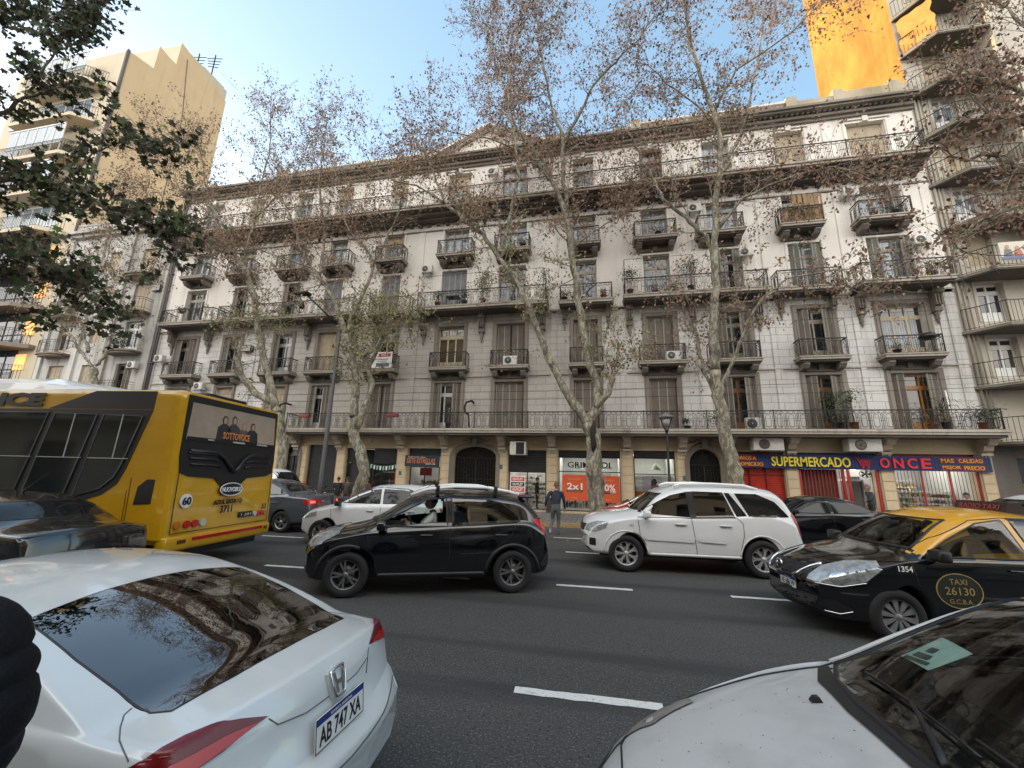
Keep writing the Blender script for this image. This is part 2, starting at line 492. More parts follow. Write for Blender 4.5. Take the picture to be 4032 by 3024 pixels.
# ================================================================ ground, road, pavements
def road_mat():
    m = mat('asphalt', (.035, .036, .038), .82)
    t = m.node_tree; b = t.nodes['Principled BSDF']; L = t.links.new
    g = t.nodes.new('ShaderNodeNewGeometry')
    def noi(sc, lo, hi, st=(1, 1, 1), det=5):
        mp = t.nodes.new('ShaderNodeMapping'); mp.inputs['Scale'].default_value = st
        L(g.outputs['Position'], mp.inputs[0])
        n = t.nodes.new('ShaderNodeTexNoise'); n.inputs['Scale'].default_value = sc; n.inputs['Detail'].default_value = det
        L(mp.outputs[0], n.inputs['Vector'])
        r = t.nodes.new('ShaderNodeMapRange'); r.inputs['From Min'].default_value = lo; r.inputs['From Max'].default_value = hi
        L(n.outputs['Fac'], r.inputs['Value']); return r.outputs[0], n.outputs['Fac']
    def mixc(f, a, c):
        x = t.nodes.new('ShaderNodeMix'); x.data_type = 'RGBA'; L(f, x.inputs['Factor'])
        if isinstance(a, tuple): x.inputs['A'].default_value = (*a, 1)
        else: L(a, x.inputs['A'])
        x.inputs['B'].default_value = (*c, 1); return x.outputs['Result']
    a, _ = noi(.5, .3, .7, (.35, 1, 1)); c = mixc(a, (.041, .040, .038), (.062, .060, .057))
    gr, raw = noi(60, .56, .66); c = mixc(gr, c, (.16, .16, .155))
    gr2, _ = noi(38, .42, .34); c = mixc(gr2, c, (.014, .014, .015))
    tr_, _ = noi(.9, .52, .62, (.08, 1.1, 1)); c = mixc(tr_, c, (.030, .030, .031))
    st, _ = noi(1.7, .66, .78, (.3, 1, 1)); c = mixc(st, c, (.022, .022, .023))
    L(c, b.inputs['Base Color'])
    bp = t.nodes.new('ShaderNodeBump'); bp.inputs['Strength'].default_value = .7; bp.inputs['Distance'].default_value = .008
    L(raw, bp.inputs['Height']); L(bp.outputs[0], b.inputs['Normal'])
    return m
KERB_Y = 15.45
tag(MB().quad((-600, -600, -.02), (600, -600, -.02), (600, 900, -.02), (-600, 900, -.02)).build('ground', mat('city ground', (.09, .088, .085), .9)), kind='structure')
tag(MB().quad((-90, -.6, 0), (90, -.6, 0), (90, KERB_Y, 0), (-90, KERB_Y, 0)).build('road', road_mat()), 'dark asphalt avenue with coarse aggregate', kind='structure')
def pave_mat():
    m = mat('pavement tiles', (.24, .23, .215), .85)
    t = m.node_tree; b = t.nodes['Principled BSDF']; L = t.links.new
    g = t.nodes.new('ShaderNodeNewGeometry')
    br = t.nodes.new('ShaderNodeTexBrick'); br.offset = 0
    br.inputs['Scale'].default_value = 1; br.inputs['Brick Width'].default_value = .2; br.inputs['Row Height'].default_value = .2
    br.inputs['Mortar Size'].default_value = .012
    br.inputs['Color1'].default_value = (.25, .24, .225, 1); br.inputs['Color2'].default_value = (.19, .185, .175, 1)
    br.inputs['Mortar'].default_value = (.07, .065, .06, 1)
    L(g.outputs['Position'], br.inputs['Vector'])
    n = t.nodes.new('ShaderNodeTexNoise'); n.inputs['Scale'].default_value = 1.4; n.inputs['Detail'].default_value = 7
    L(g.outputs['Position'], n.inputs['Vector'])
    x = t.nodes.new('ShaderNodeMix'); x.data_type = 'RGBA'; x.blend_type = 'MULTIPLY'; x.inputs['Factor'].default_value = .7
    L(br.outputs['Color'], x.inputs['A']); L(n.outputs['Fac'], x.inputs['B'])
    L(x.outputs['Result'], b.inputs['Base Color'])
    return m
PM = pave_mat()
tag(MB().box(-90, KERB_Y + .16, -.01, 90, 20.2, .15).build('pavement', PM), 'tiled pavement along the shops', kind='structure')
yk = mat('worn yellow kerb paint', (.42, .27, .07), .8, var=.6, scale=7, col2=(.20, .17, .13))
tag(MB().box(-90, KERB_Y, -.01, 90, KERB_Y + .157, .147).build('kerb', yk), 'kerb stone with worn yellow paint', kind='structure')
tag(MB().box(-90, -9.4, -.01, 90, -.75, .15).build('pavement', PM), kind='structure')
tag(MB().box(-90, -.747, -.01, 90, -.6, .147).build('kerb', mat('grey kerb', (.2, .19, .18), .8, var=.4)), kind='structure')
# lane dashes, each a thin sheet of paint
pm = mat('worn road paint', (.66, .66, .64), .7, var=.6, scale=26, col2=(.22, .22, .22), thr=(.56, .68))
def dash(x, y, a, w, l, lab=None):
    b = MB(); n = 14; rr = random.Random(int(x * 100))
    top = [(-l / 2 + l * i / n, w / 2 + rr.uniform(-.008, .006)) for i in range(n + 1)]
    bot = [(-l / 2 + l * i / n + rr.uniform(-.005, .005), -w / 2 - rr.uniform(-.008, .006)) for i in range(n + 1)]
    for i in range(n):
        b.quad((*bot[i], 0), (*bot[i + 1], 0), (*top[i + 1], 0), (*top[i], 0))
    o = b.build('lane_marking', pm, None, (x, y, .004), (0, 0, a))
    tag(o, lab, kind='structure')
for lane, (y0, sl, xs, w, l) in enumerate([(3.93, .03, [-9.6, -6.6, -3.4, -.12, 3.1, 6.3], .115, 1.22), (7.50, .045, [-11, -8.3, -5.5 - .1, -2.8 - .05, -.08, 2.68, 5.4, 8.2], .105, 1.25),
                          (10.65, .05, [-14, -11.2, -8.4, -5.7, -2.9, -.15, 2.6, 5.4, 8.2, 11], .10, 1.25), (12.95, .05, [-12.4, -9.4, -6.5, -3.6, -.7, 2.1, 5, 8, 11], .09, 1.2)]):
    for x in xs: dash(x, y0 + sl * x, math.atan(sl), w, l)
# bits of litter on the asphalt
lit = mat('pale litter', (.6, .58, .52), .8)
for x, y, s in [(-.6, 3.9, .03), (-1.9, 12.3, .05), (-1.2, 12.9, .04), (-.85, 12.4, .05), (.6, 12.6, .04)]:
    b = MB().add([(x - s, y, .005), (x, y - s * .6, .012), (x + s, y + s * .2, .006), (x, y + s * .7, .009)], [(0, 1, 2, 3)])
    tag(b.build('litter', lit), 'pale scrap of paper lying on the asphalt', 'litter', 'scraps of litter on the road')

# tar seams and a manhole in the asphalt
tarm = mat_tar = mat('tar seam', (.012, .012, .013), .5)
rr = random.Random(3)
for x0, y0, x1, y1 in ((-6, 9.05, 5, 9.25),):
    b = MB(); n = 26; P = []
    for i in range(n + 1):
        t = i / n; P.append((x0 + (x1 - x0) * t + rr.gauss(0, .02), y0 + (y1 - y0) * t + rr.gauss(0, .025)))
    for (a, c), (d, e) in zip(P, P[1:]):
        L = max(hypot(d - a, e - c), .01); nx, ny = -(e - c) / L * .009, (d - a) / L * .009
        b.quad((a - nx, c - ny, 0), (d - nx, e - ny, 0), (d + nx, e + ny, 0), (a + nx, c + ny, 0))
    tag(b.build('tar_seam', tarm, None, (0, 0, .003)), kind='structure')
b = MB(); b.lathe([(.001, .012), (.27, .012), (.28, .006), (.31, .012), (.33, .004)], (0, 0, 0), 28)
for k in range(5):
    for j in range(5): b.box(-.18 + k * .08, -.18 + j * .08, .012, -.15 + k * .08, -.15 + j * .08, .018)
tag(b.build('manhole_cover', mat('cast iron cover', (.05, .048, .045), .6, .5), None, (.9, 11.6, .0)), 'round cast iron manhole cover in the far lane', 'manhole cover')
# ================================================================ buildings
WP = {}
def wroot(name, loc, label, cat, group=None):
    o = empty(name, loc, 0, label, cat, group); WP[o.name] = Vector(loc); return o
def wpart(o, root):
    """child given in world coordinates"""
    o.parent = root; o.matrix_parent_inverse = Matrix.Translation(-WP[root.name]); return o
FY = 19.5

def win_unit(parent, x, z0, z1, w, style, y=FY, world=True, depth=.24, seed=0):
    """french window, shutter or blind; origin at the middle of its sill"""
    r = random.Random(int(x * 131 + z0 * 17 + seed))
    h = z1 - z0; hw = w / 2
    fm = {'pale': M['wood_pale'], 'cream': M['wood_cream'], 'white': M['white_frame'], 'brown': M['wood_brown'], 'orange': M['wood_orange']}
    parts = style.split('+'); main = parts[0]
    b = MB()
    b.box(-hw, -.02, 0, -hw + .06, .05, h); b.box(hw - .06, -.02, 0, hw, .05, h); b.box(-hw + .06, -.02, h - .06, hw - .06, .05, h)
    kind = main.split(':')
    col = kind[1] if len(kind) > 1 else 'pale'
    root = b.build('window', fm.get(col, M['wood_pale']), None, (x, y + depth, z0))
    if world: wpart(root, parent)
    else: root.parent = parent
    g = 'leaf' if kind[0] == 'door' else kind[0]
    if kind[0] in ('door', 'plain'):
        tz = h * .74
        f = MB(); th = .055
        n = 3 if w > 1.4 else 2
        iw = (w - .12) / n
        f.box(-hw + .06, -.03, tz, hw - .06, .03, tz + .09)
        for i in range(n):
            xa = -hw + .06 + i * iw
            for za, zb in ((.02, tz), (tz + .09, h - .06)):
                if i: f.box(xa - .035, -.035, za, xa + .035, .03, zb)
                f.box(xa + .035, -.02, zb - .05, xa + iw - .035, .02, zb)
                f.box(xa + .035, -.02, za, xa + iw - .035, .02, za + (.05 if za > 1 else .42))
        f.build('window_frame', fm.get(col, M['wood_pale']), root)
        gm = M['pane_sky'] if 'sky' in parts else (M['pane_warm'] if 'warm' in parts else M['pane'])
        MB().box(-hw + .05, .012, .02, hw - .05, .018, h - .06).build('window_pane', gm, root)
        if 'curt' in parts:
            MB().box(-hw + .1, .004, .45, -hw + .1 + (w - .2) * r.choice((.4, .9)), .010, tz - .05).build('curtain', M['curtain'], root)
    if kind[0] in ('shut', 'ajar'):
        sm = M[{'brown': 'slat', 'cream': 'slat_cream', 'blue': 'slat_blue', 'green': 'slat_green', 'pale': 'slat'}[col]]
        n = 4 if w > 1.3 else 3
        s = MB(); iw = (w - .12) / n
        for i in range(n):
            xa = -hw + .06 + i * iw
            yy = 0
            s.box(xa + .02, -.09 + yy, .03, xa + iw - .02, -.05 + yy, h - .08, 0)
            s.box(xa - .02, -.11, .02, xa + .02, -.04, h - .07, 1)
        s.box(-hw + .06, -.105, h - .07, hw - .06, -.04, h - .03, 1)
        s.box(-hw + .06, -.105, .0, hw - .06, -.04, .03, 1)
        fr = mat_cache('shutter stile', (.33, .30, .25)) if col != 'blue' else mat_cache('blue stile', (.33, .34, .36))
        if col == 'cream': fr = M['wood_cream']
        s.build('shutter', [sm, fr], root)
        if kind[0] == 'ajar': MB().box(-.04, -.115, .03, .05, -.035, h - .05).build('gap', M['room'], root)
    if kind[0] == 'roll':
        MB().box(-hw + .05, -.03, h * (.0 if len(parts) < 2 else .62), hw - .05, .0, h - .03).build('roller_blind', M['slat_cream'], root)
        MB().box(-hw + .05, .012, .02, hw - .05, .018, h - .06).build('window_pane', M['pane_sky'], root)
        if len(parts) > 1:
            f = MB()
            for i in range(3): f.box(-hw + .06 + i * (w - .18) / 2, -.02, 0, -hw + .12 + i * (w - .18) / 2, .01, h * .62)
            f.build('window_frame', fm['cream'], root)
    for p in parts[1:]:
        if p in ('leaves', 'green', 'leaf1', 'leafr'):
            sm = M['slat_green'] if p == 'green' else M['slat']
            lw = min(.42, w * .30)
            sides = {'leaves': (-1, 1), 'green': (-1, 1), 'leaf1': (-1,), 'leafr': (1,)}[p]
            for sd in sides:
                s = MB(); n = 2
                a = .5 + r.uniform(-.15, .2)
                for i in range(n):
                    s.box(.03 + i * lw / n, -.02, .03, (i + 1) * lw / n - .015, .02, h - .1, 0)
                    s.box(i * lw / n, -.03, .0, .03 + i * lw / n, .03, h - .07, 1)
                s.box(lw - .015, -.03, .0, lw + .01, .03, h - .07, 1)
                o = s.build('shutter', [sm, mat_cache('shutter stile', (.30, .28, .24))], root, (sd * (hw - .05), -.14, .02), (0, 0, (-a if sd < 0 else pi + a)))
    return root
_mc = {}
def mat_cache(n, c, **k):
    if n not in _mc: _mc[n] = mat(n, c, k.pop('rough', .6), **k)
    return _mc[n]

# ---- ornate iron railing
def ornate(b, L, H, along='x', ox=0, oy=0, oz=0, P=.43, r=.0105):
    def P3(u, z):
        return (ox + u, oy, oz + z) if along == 'x' else (ox, oy + u, oz + z)
    n = max(1, round(L / P)); p = L / n
    zt = H - .13
    for z, rr in ((.04, .013), (zt, .012), (H - .03, .012), (H, .020)):
        b.bar(P3(0, z), P3(L, z), rr)
    for i in range(n + 1):
        u = i * p
        b.bar(P3(u, 0), P3(u, zt), r)
        for k in range(2):
            uu = u + p * (.25 + .5 * k)
            if i < n: b.tube([P3(uu + cos(a) * .042, H - .08 + sin(a) * .042) for a in [j * pi / 3 for j in range(6)]], .009, 3, closed=True)
    for i in range(n):
        c = (i + .5) * p; w = p * .22; za, zb = .10, zt - .03
        pts = [(c + w * cos(t), zb - w + w * sin(t)) for t in [pi * k / 4 for k in range(5)]] + [(c + w * cos(t), za + w + w * sin(t)) for t in [pi + pi * k / 4 for k in range(5)]]
        b.tube([P3(*q) for q in pts], r, 3, closed=True)
        b.bar(P3(c - w, (za + zb) / 2), P3(i * p, (za + zb) / 2), r * .9)
        b.bar(P3(c + w, (za + zb) / 2), P3((i + 1) * p, (za + zb) / 2), r * .9)
        b.bar(P3(c - w - (p / 2 - w) * .55, .04), P3(c - w - (p / 2 - w) * .55, zb), r * .8)
        b.bar(P3(c + w + (p / 2 - w) * .55, .04), P3(c + w + (p / 2 - w) * .55, zb), r * .8)
def plain_rail(b, pts, H, gap=.125, r=.008, mid=True):
    """straight bars along a plan polyline"""
    for (x0, y0), (x1, y1) in zip(pts, pts[1:]):
        L = hypot(x1 - x0, y1 - y0); n = max(1, round(L / gap))
        for z, rr in ((H, .02), (.06, .011)) + (((H - .12, .008),) if mid else ()):
            b.bar((x0, y0, z), (x1, y1, z), rr)
        for i in range(n + 1):
            t = i / n; b.bar((x0 + (x1 - x0) * t, y0 + (y1 - y0) * t, 0), (x0 + (x1 - x0) * t, y0 + (y1 - y0) * t, H), r)

RAIL_CACHE = {}
def balcony(root, x0, x1, z, d, H, th=.18, corb='block', world=True, y=FY, posts=0):
    L = x1 - x0
    b = MB()
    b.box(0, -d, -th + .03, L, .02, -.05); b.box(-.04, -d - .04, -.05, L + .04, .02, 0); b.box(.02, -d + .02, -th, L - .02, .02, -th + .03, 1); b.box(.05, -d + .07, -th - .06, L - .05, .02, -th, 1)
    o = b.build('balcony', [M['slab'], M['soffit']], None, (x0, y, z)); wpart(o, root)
    key = (round(L, 2), d, H)
    if key not in RAIL_CACHE:
        q = MB(); e = .05
        ornate(q, L - 2 * e, H, 'x', e, -d + e)
        ornate(q, d - e, H, 'y', e, -d + e); ornate(q, d - e, H, 'y', L - e, -d + e)
        for px in (e, L - e): q.tube([(px, -d + e, 0), (px, -d + e, H + .03)], .018, 6)
        if posts:
            for k in range(1, int(L / posts)):
                px = e + (L - 2 * e) * k / int(L / posts); q.tube([(px, -d + e, 0), (px, -d + e, H + .02)], .02, 5)
        RAIL_CACHE[key] = q.mesh('railing')
    link('railing', RAIL_CACHE[key], M['iron'], o)
    if corb == 'block':
        for cx in (.12 + .14, L - .12 - .14):
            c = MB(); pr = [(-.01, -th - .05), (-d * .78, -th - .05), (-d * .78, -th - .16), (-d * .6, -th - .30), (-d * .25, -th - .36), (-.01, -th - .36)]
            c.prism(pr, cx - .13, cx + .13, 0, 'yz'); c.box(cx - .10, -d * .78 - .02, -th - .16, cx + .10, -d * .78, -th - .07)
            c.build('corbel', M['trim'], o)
        c = MB(); c.box(.40, -.09, -th - .34, L - .40, .01, -th - .06)
        c.box(.34, -.13, -th - .40, L - .34, .01, -th - .34); c.box(L / 2 - .1, -.15, -th - .34, L / 2 + .1, .01, -th - .08)
        for k in range(7):
            xx = L / 2 + (k - 3) * (L - 1) / 8
            c.tube([(xx - .06, -.10, -th - .2), (xx, -.12, -th - .14), (xx + .06, -.10, -th - .22)], .022, 5)
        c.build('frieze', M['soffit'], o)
    return o

def console(root, x, z, s=1., name='corbel', y=FY, m=None):
    """scroll console hanging under a long balcony"""
    b = MB(); w = .16 * s
    pr = [(0, 0), (-.42 * s, 0), (-.44 * s, -.10 * s), (-.36 * s, -.22 * s), (-.30 * s, -.30 * s), (-.22 * s, -.5 * s), (-.16 * s, -.75 * s), (-.24 * s, -.82 * s), (-.20 * s, -.95 * s), (0, -.98 * s)]
    b.prism(pr, -w / 1.15, w / 1.15, 0, 'yz')
    b.lathe([(.10 * s, -w * 1.05), (.12 * s, -w), (.12 * s, w), (.10 * s, w * 1.05)], (0, -.33 * s, -.14 * s), 10, 0, 'x')
    for k in range(3): b.box(-w + .03 + k * (w * .62), -.34 * s, -.72 * s, -w + .07 + k * (w * .62), -.12 * s, -.3 * s)
    b.lathe([(0.01, -1.5 * s), (.05 * s, -1.42 * s), (.035 * s, -1.36 * s), (.08 * s, -1.25 * s), (.05 * s, -1.18 * s), (.11 * s, -1.05 * s), (.09 * s, -.95 * s)], (0, -.07 * s, 0), 8)
    o = b.build(name, m or M['trim'], None, (x, y, z)); wpart(o, root); return o

COLX = [-24.7, -21.3, -17.75, -14.9, -11.25, -7.47, -4.22, -0.4, 3.12, 6.32, 9.72, 13.07]
COLW = [1.5, 1.15, 1.15, 1.15, 1.15, 1.45, 1.5, 1.2, 1.25, 1.4, 1.4, 1.7]
mb = wroot('apartment_building', (-6, 19.5, .15), 'long pale five storey apartment building with rows of iron balconies and shops below', 'building')
XL, XR = -27.15, 15.1

# --- ground floor wall with its shop openings
GO = [('arch', -16.79, -15.72, 3.11, .54), ('sq', -15.18, -13.45, 3.12, 0), ('sq', -12.91, -9.99, 2.98, 0), ('sq', -9.40, -7.62, 3.0, 0), ('arch', -6.94, -4.78, 3.13, .50),
      ('sq', -4.17, -2.33, 2.98, 0), ('sq', -1.78, 1.10, 3.02, 0), ('sq', 1.65, 3.47, 3.02, 0), ('arch', 4.03, 5.35, 3.14, .66), ('sq', 5.93, 7.80, 3.03, 0), ('sq', 8.31, 11.23, 3.03, 0), ('sq', 11.75, 14.61, 3.03, 0),
      ('sq', -19.6, -17.6, 3.0, 0), ('sq', -22.6, -20.4, 3.0, 0), ('sq', -25.9, -23.4, 3.0, 0)]
holes = []
for k, a, b_, t, rise in GO:
    holes.append(rect(a, .2, b_, t) if k == 'sq' else archp(a, .2, b_, t, rise))
w = MB(); w.holed(rect(XL, .152, XR, 3.72), holes, FY, .5)
wpart(w.build('ground_floor_wall', M['stone_gf']), mb)
# banded rustication: pier faces with joints
w = MB()
gs = sorted(GO, key=lambda g: g[1])
edges = [XL] + [v for g in gs for v in (g[1], g[2])] + [XR]
M['pier'] = wall_mat('pier stone', (.66, .53, .35), (.36, .28, .18), None, .5, .4)
for i in range(0, len(edges), 2):
    a, b_ = edges[i] + .06, edges[i + 1] - .06
    zz = .82; w = MB()
    while zz < 2.75:
        w.box(a, FY - .035, zz, b_, FY - .002, zz + .345, 0); zz += .37
    wpart(w.build('rusticated_pier', M['pier']), mb)
    wpart(MB().box(edges[i] + .02, FY - .05, .152, edges[i + 1] - .02, FY - .003, .80).build('plinth', M['plinth']), mb)
# arch surrounds and cartouches
for k, a, b_, t, rise in GO:
    if k != 'arch': continue
    w = MB()
    cx, hw = (a + b_) / 2, (b_ - a) / 2
    for (o0, o1, yy) in ((.02, .13, .05), (.13, .20, .08)):
        q = [(cx + (hw + o1) * cos(pi * i / 18), t - rise + (rise + o1) * sin(pi * i / 18)) for i in range(19)] + [(cx + (hw + o0) * cos(pi * i / 18), t - rise + (rise + o0) * sin(pi * i / 18)) for i in range(18, -1, -1)]
        n = 19
        for i in range(18): 
            P = [q[i], q[i + 1], q[2 * n - 2 - i], q[2 * n - 1 - i]]
            w.prism(P, FY - yy, FY - .001)
        for s in (-1, 1): w.box(cx + s * (hw + o0), FY - yy, .82, cx + s * (hw + o1), FY - .001, t - rise)
    w.prism([(cx - .10, t + .03), (cx + .10, t + .03), (cx + .15, t + .42), (cx - .15, t + .42)], FY - .16, FY - .001)
    for s in (-1, 1):
        w.tube([(cx + s * .15, FY - .08, t + .30), (cx + s * .30, FY - .1, t + .36), (cx + s * .42, FY - .08, t + .26), (cx + s * .55, FY - .06, t + .30), (cx + s * .66, FY - .05, t + .22)], [.05, .06, .045, .035, .015], 6)
        w.tube([(cx + s * .15, FY - .08, t + .18), (cx + s * .3, FY - .09, t + .15), (cx + s * .4, FY - .05, t + .10)], [.05, .04, .015], 6)
    wpart(w.build('arch_moulding', M['trim']), mb)

# --- upper walls
def floor_wall(z0, z1, ops, m, nm, dep=.24, y=FY, x0=XL, x1=XR):
    w = MB(); w.holed(rect(x0, z0, x1, z1), [rect(*o) for o in ops], y, dep)
    return wpart(w.build(nm, m), mb)
F = [(4.0, 6.38), (7.12, 9.48), (10.3, 12.75), (13.5, 15.35), (16.3, 18.95)]
floor_wall(3.72, 6.75, [(x - w_ / 2, F[0][0] - .1, x + w_ / 2, F[0][1]) for x, w_ in zip(COLX, COLW)], M['stone_lo'], 'first_floor_wall')
floor_wall(6.75, 10.0, [(x - w_ / 2, F[1][0], x + w_ / 2, F[1][1]) for x, w_ in zip(COLX, COLW)], M['stone_lo'], 'second_floor_wall')
floor_wall(10.0, 13.2, [(x - w_ / 2, F[2][0], x + w_ / 2, F[2][1]) for x, w_ in zip(COLX, COLW)], M['stone_up'], 'third_floor_wall')
floor_wall(13.2, 15.9, [(x - w_ / 2, F[3][0], x + w_ / 2, F[3][1]) for x, w_ in zip(COLX, COLW)], M['stone_up'], 'fourth_floor_wall')
floor_wall(15.9, 19.45, [(x - w_ / 2 + .05, F[4][0], x + w_ / 2 - .05, F[4][1]) for x, w_ in zip(COLX, COLW)], M['stone_up'], 'fifth_floor_wall')
# body of the block behind the facade, roof
w = MB(); w.box(XL + .02, FY + 1.2, 3.8, XR - .02, 31, 19.4)
wpart(w.build('block_core', M['room']), mb)
w = MB(); w.box(XL, FY + .3, 19.46, XR, 31, 19.9)
wpart(w.build('roof', M['old_brown']), mb)
w = MB(); w.quad((XL, FY, 3.7), (XL, 31, 3.7), (XL, 31, 19.9), (XL, FY, 19.9))
wpart(w.build('side_wall', M['stone_up']), mb)

# --- mouldings
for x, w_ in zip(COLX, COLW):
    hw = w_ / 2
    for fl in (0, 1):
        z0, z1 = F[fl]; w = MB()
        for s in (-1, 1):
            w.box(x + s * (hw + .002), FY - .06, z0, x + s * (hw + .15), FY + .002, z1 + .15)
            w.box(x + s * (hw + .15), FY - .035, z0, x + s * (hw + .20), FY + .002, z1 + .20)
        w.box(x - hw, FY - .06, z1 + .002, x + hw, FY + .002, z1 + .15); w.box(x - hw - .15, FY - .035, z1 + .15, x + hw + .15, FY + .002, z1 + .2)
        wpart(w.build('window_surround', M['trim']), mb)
for x, w_ in zip(COLX, COLW):
    hw = w_ / 2
    for fl in (2, 3, 4):
        z0, z1 = F[fl]; w = MB()
        for s in (-1, 1): w.box(x + s * (hw + .002), FY - .04, z0, x + s * (hw + .11), FY + .002, z1 + .1)
        w.box(x - hw, FY - .04, z1 + .002, x + hw, FY + .002, z1 + .1)
        if fl == 4:
            w.box(x - hw - .2, FY - .1, z1 + .14, x + hw + .2, FY + .002, z1 + .19); w.box(x - .12, FY - .12, z1 + .02, x + .12, FY - .041, z1 + .3)
        if fl == 3:
            for s in (-1, 1):    # frieze panels between the heads of the fourth floor
                xa = x + s * (hw + .22); xb = x + s * (hw + .95)
                w.box(xa, FY - .03, 15.42, xb, FY + .002, 15.74)
        wpart(w.build('window_surround', M['stone_up']), mb)
w = MB()
for k in range(int((XR - XL) / .55)):
    xx = XL + .3 + k * .55
    w.box(xx, FY - .17, 15.60, xx + .20, FY + .002, 15.78)
w.box(XL, FY - .05, 15.30, XR, FY + .001, 15.36)
w.box(XL, FY - .09, 13.0, XR, FY + .001, 13.06) if False else None
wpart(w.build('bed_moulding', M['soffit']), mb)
PIL = [(-26.95, .35), (-19.75, .4), (-9.55, .35), (-1.98, .3), (1.36, .3), (4.75, .12), (8.02, .3), (11.30, .22), (14.85, .35)]
for x, ww in PIL:
    wpart(MB().box(x - ww / 2, FY - .05, 3.95, x + ww / 2, FY + .001, 10.02).build('pilaster', M['stone_lo']), mb)
    wpart(MB().box(x - ww / 2, FY - .045, 10.11, x + ww / 2, FY + .001, 15.29).build('pilaster', M['stone_up']), mb); wpart(MB().box(x - ww / 2, FY - .045, 16.3, x + ww / 2, FY + .001, 19.2).build('pilaster', M['stone_up']), mb)
w = MB()
w.box(XL, FY - .10, 10.02, XR, FY + .001, 10.10); w.box(XL, FY - .05, 9.9, XR, FY + .001, 10.02)
w.box(XL, FY - .06, 6.66, XR, FY + .001, 6.72)
wpart(w.build('string_course', M['slab']), mb)

# --- ledge and long balcony of the first floor
w = MB()
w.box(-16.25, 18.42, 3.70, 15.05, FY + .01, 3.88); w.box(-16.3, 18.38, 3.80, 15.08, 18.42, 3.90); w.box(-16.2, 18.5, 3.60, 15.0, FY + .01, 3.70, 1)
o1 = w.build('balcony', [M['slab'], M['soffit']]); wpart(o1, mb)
q = MB(); LL = 30.9
ornate(q, LL, .80, 'x', -15.95, 18.5, 3.88); ornate(q, 1.0, .80, 'y', -15.95, 18.5, 3.88); ornate(q, 1.0, .80, 'y', -15.95 + LL, 18.5, 3.88)
for k in range(13): q.tube([(-15.95 + LL * k / 12, 18.5, 3.88), (-15.95 + LL * k / 12, 18.5, 4.72)], .022, 5)
q.build('railing', M['iron'], o1)
for x in (-15.9, -13.3, -9.75, -7.42, -4.46, -2.05, 1.38, 3.75, 5.66, 8.08, 11.5, 14.85):
    b = MB()
    b.prism([(0, 3.62), (-.62, 3.62), (-.66, 3.52), (-.50, 3.40), (-.36, 3.36), (-.30, 3.22), (-.2, 3.12), (0, 3.10)], -.16, .16, 0, 'yz')
    b.lathe([(.1, -.17), (.115, -.15), (.115, .15), (.1, .17)], (0, -.44, 3.46), 10, 0, 'x'); b.lathe([(.07, -.17), (.08, -.15), (.08, .15), (.07, .17)], (0, -.22, 3.22), 10, 0, 'x')
    b.box(-.22, -.68, 3.56, .22, 0, 3.62); b.box(-.19, -.2, 2.98, .19, 0, 3.08)
    for k in range(3): b.box(-.14 + k * .11, -.12, 2.84, -.08 + k * .11, 0, 2.98)
    wpart(b.build('corbel', wall_mat('console stone', (.52, .45, .36), (.25, .21, .16), None, .5, .5) if x == -15.9 else bpy.data.materials['console stone'], None, (x, FY, 0)), mb)
for z_, h_, dd_ in ((9.3, .6, .0),): pass
# fascia over shops
w = MB(); w.box(XL, FY - .04, 3.45, XR, FY + .001, 3.60)
wpart(w.build('fascia', M['stone_gf']), mb)

# --- second and fourth floor single balconies, third floor long ones, fifth floor gallery
B2 = [(-25.52, -23.17), (-22.1, -20.2), (-18.73, -16.6), (-15.75, -13.7), (-12.2, -10.28), (-8.41, -6.36), (-5.15, -3.2), (-1.2, 0.45), (2.05, 4.13), (5.07, 7.22), (8.7, 10.6), (11.85, 14.0)]
for a, b_ in B2: balcony(mb, a, b_, 7.10, .6, .78)
B4 = [(-25.5, -23.6), (-22.1, -20.3), (-18.6, -16.6), (-15.6, -13.7), (-12.1, -10.35), (-8.35, -6.32), (-5.15, -3.2), (-1.1, 0.4), (2.04, 4.08), (4.99, 7.09), (8.6, 10.4), (11.76, 13.86)]
for a, b_ in B4: balcony(mb, a, b_, 13.46, .7, .83)
for a, b_ in [(-26.0, -22.1), (-21.8, -12.8), (-12.1, -9.6), (-9.15, -2.27), (-1.66, 0.95), (1.45, 7.7), (8.1, 10.75), (11.25, 14.6)]:
    balcony(mb, a, b_, 10.28, .98 if b_ - a > 3 else .75, .82, .2, 'none')
for x in (-25.7, -23.0, -16.1, -13.4, -9.0, -5.75, -2.55, 1.72, 4.6, 7.46, 11.5, 14.3): console(mb, x, 10.02, 1.05)
for x in (-1.44, .72, 8.4, 10.5, -11.9, -9.8): console(mb, x, 10.02, .72)
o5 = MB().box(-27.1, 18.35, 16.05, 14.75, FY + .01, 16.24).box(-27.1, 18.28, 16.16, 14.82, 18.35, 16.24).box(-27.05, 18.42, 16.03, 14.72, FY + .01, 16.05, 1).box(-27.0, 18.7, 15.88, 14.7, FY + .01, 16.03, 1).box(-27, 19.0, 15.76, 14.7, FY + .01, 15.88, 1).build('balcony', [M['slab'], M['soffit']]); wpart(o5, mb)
q = MB(); ornate(q, 41.4, .95, 'x', -26.95, 18.42, 16.24, .46); ornate(q, 1.0, .95, 'y', -26.95, 18.42, 16.24); ornate(q, 1.0, .95, 'y', 14.45, 18.42, 16.24)
for k in range(15): q.tube([(-26.95 + 41.4 * k / 14, 18.42, 16.24), (-26.95 + 41.4 * k / 14, 18.42, 17.25)], .025, 5)
q.build('railing', M['iron'], o5)

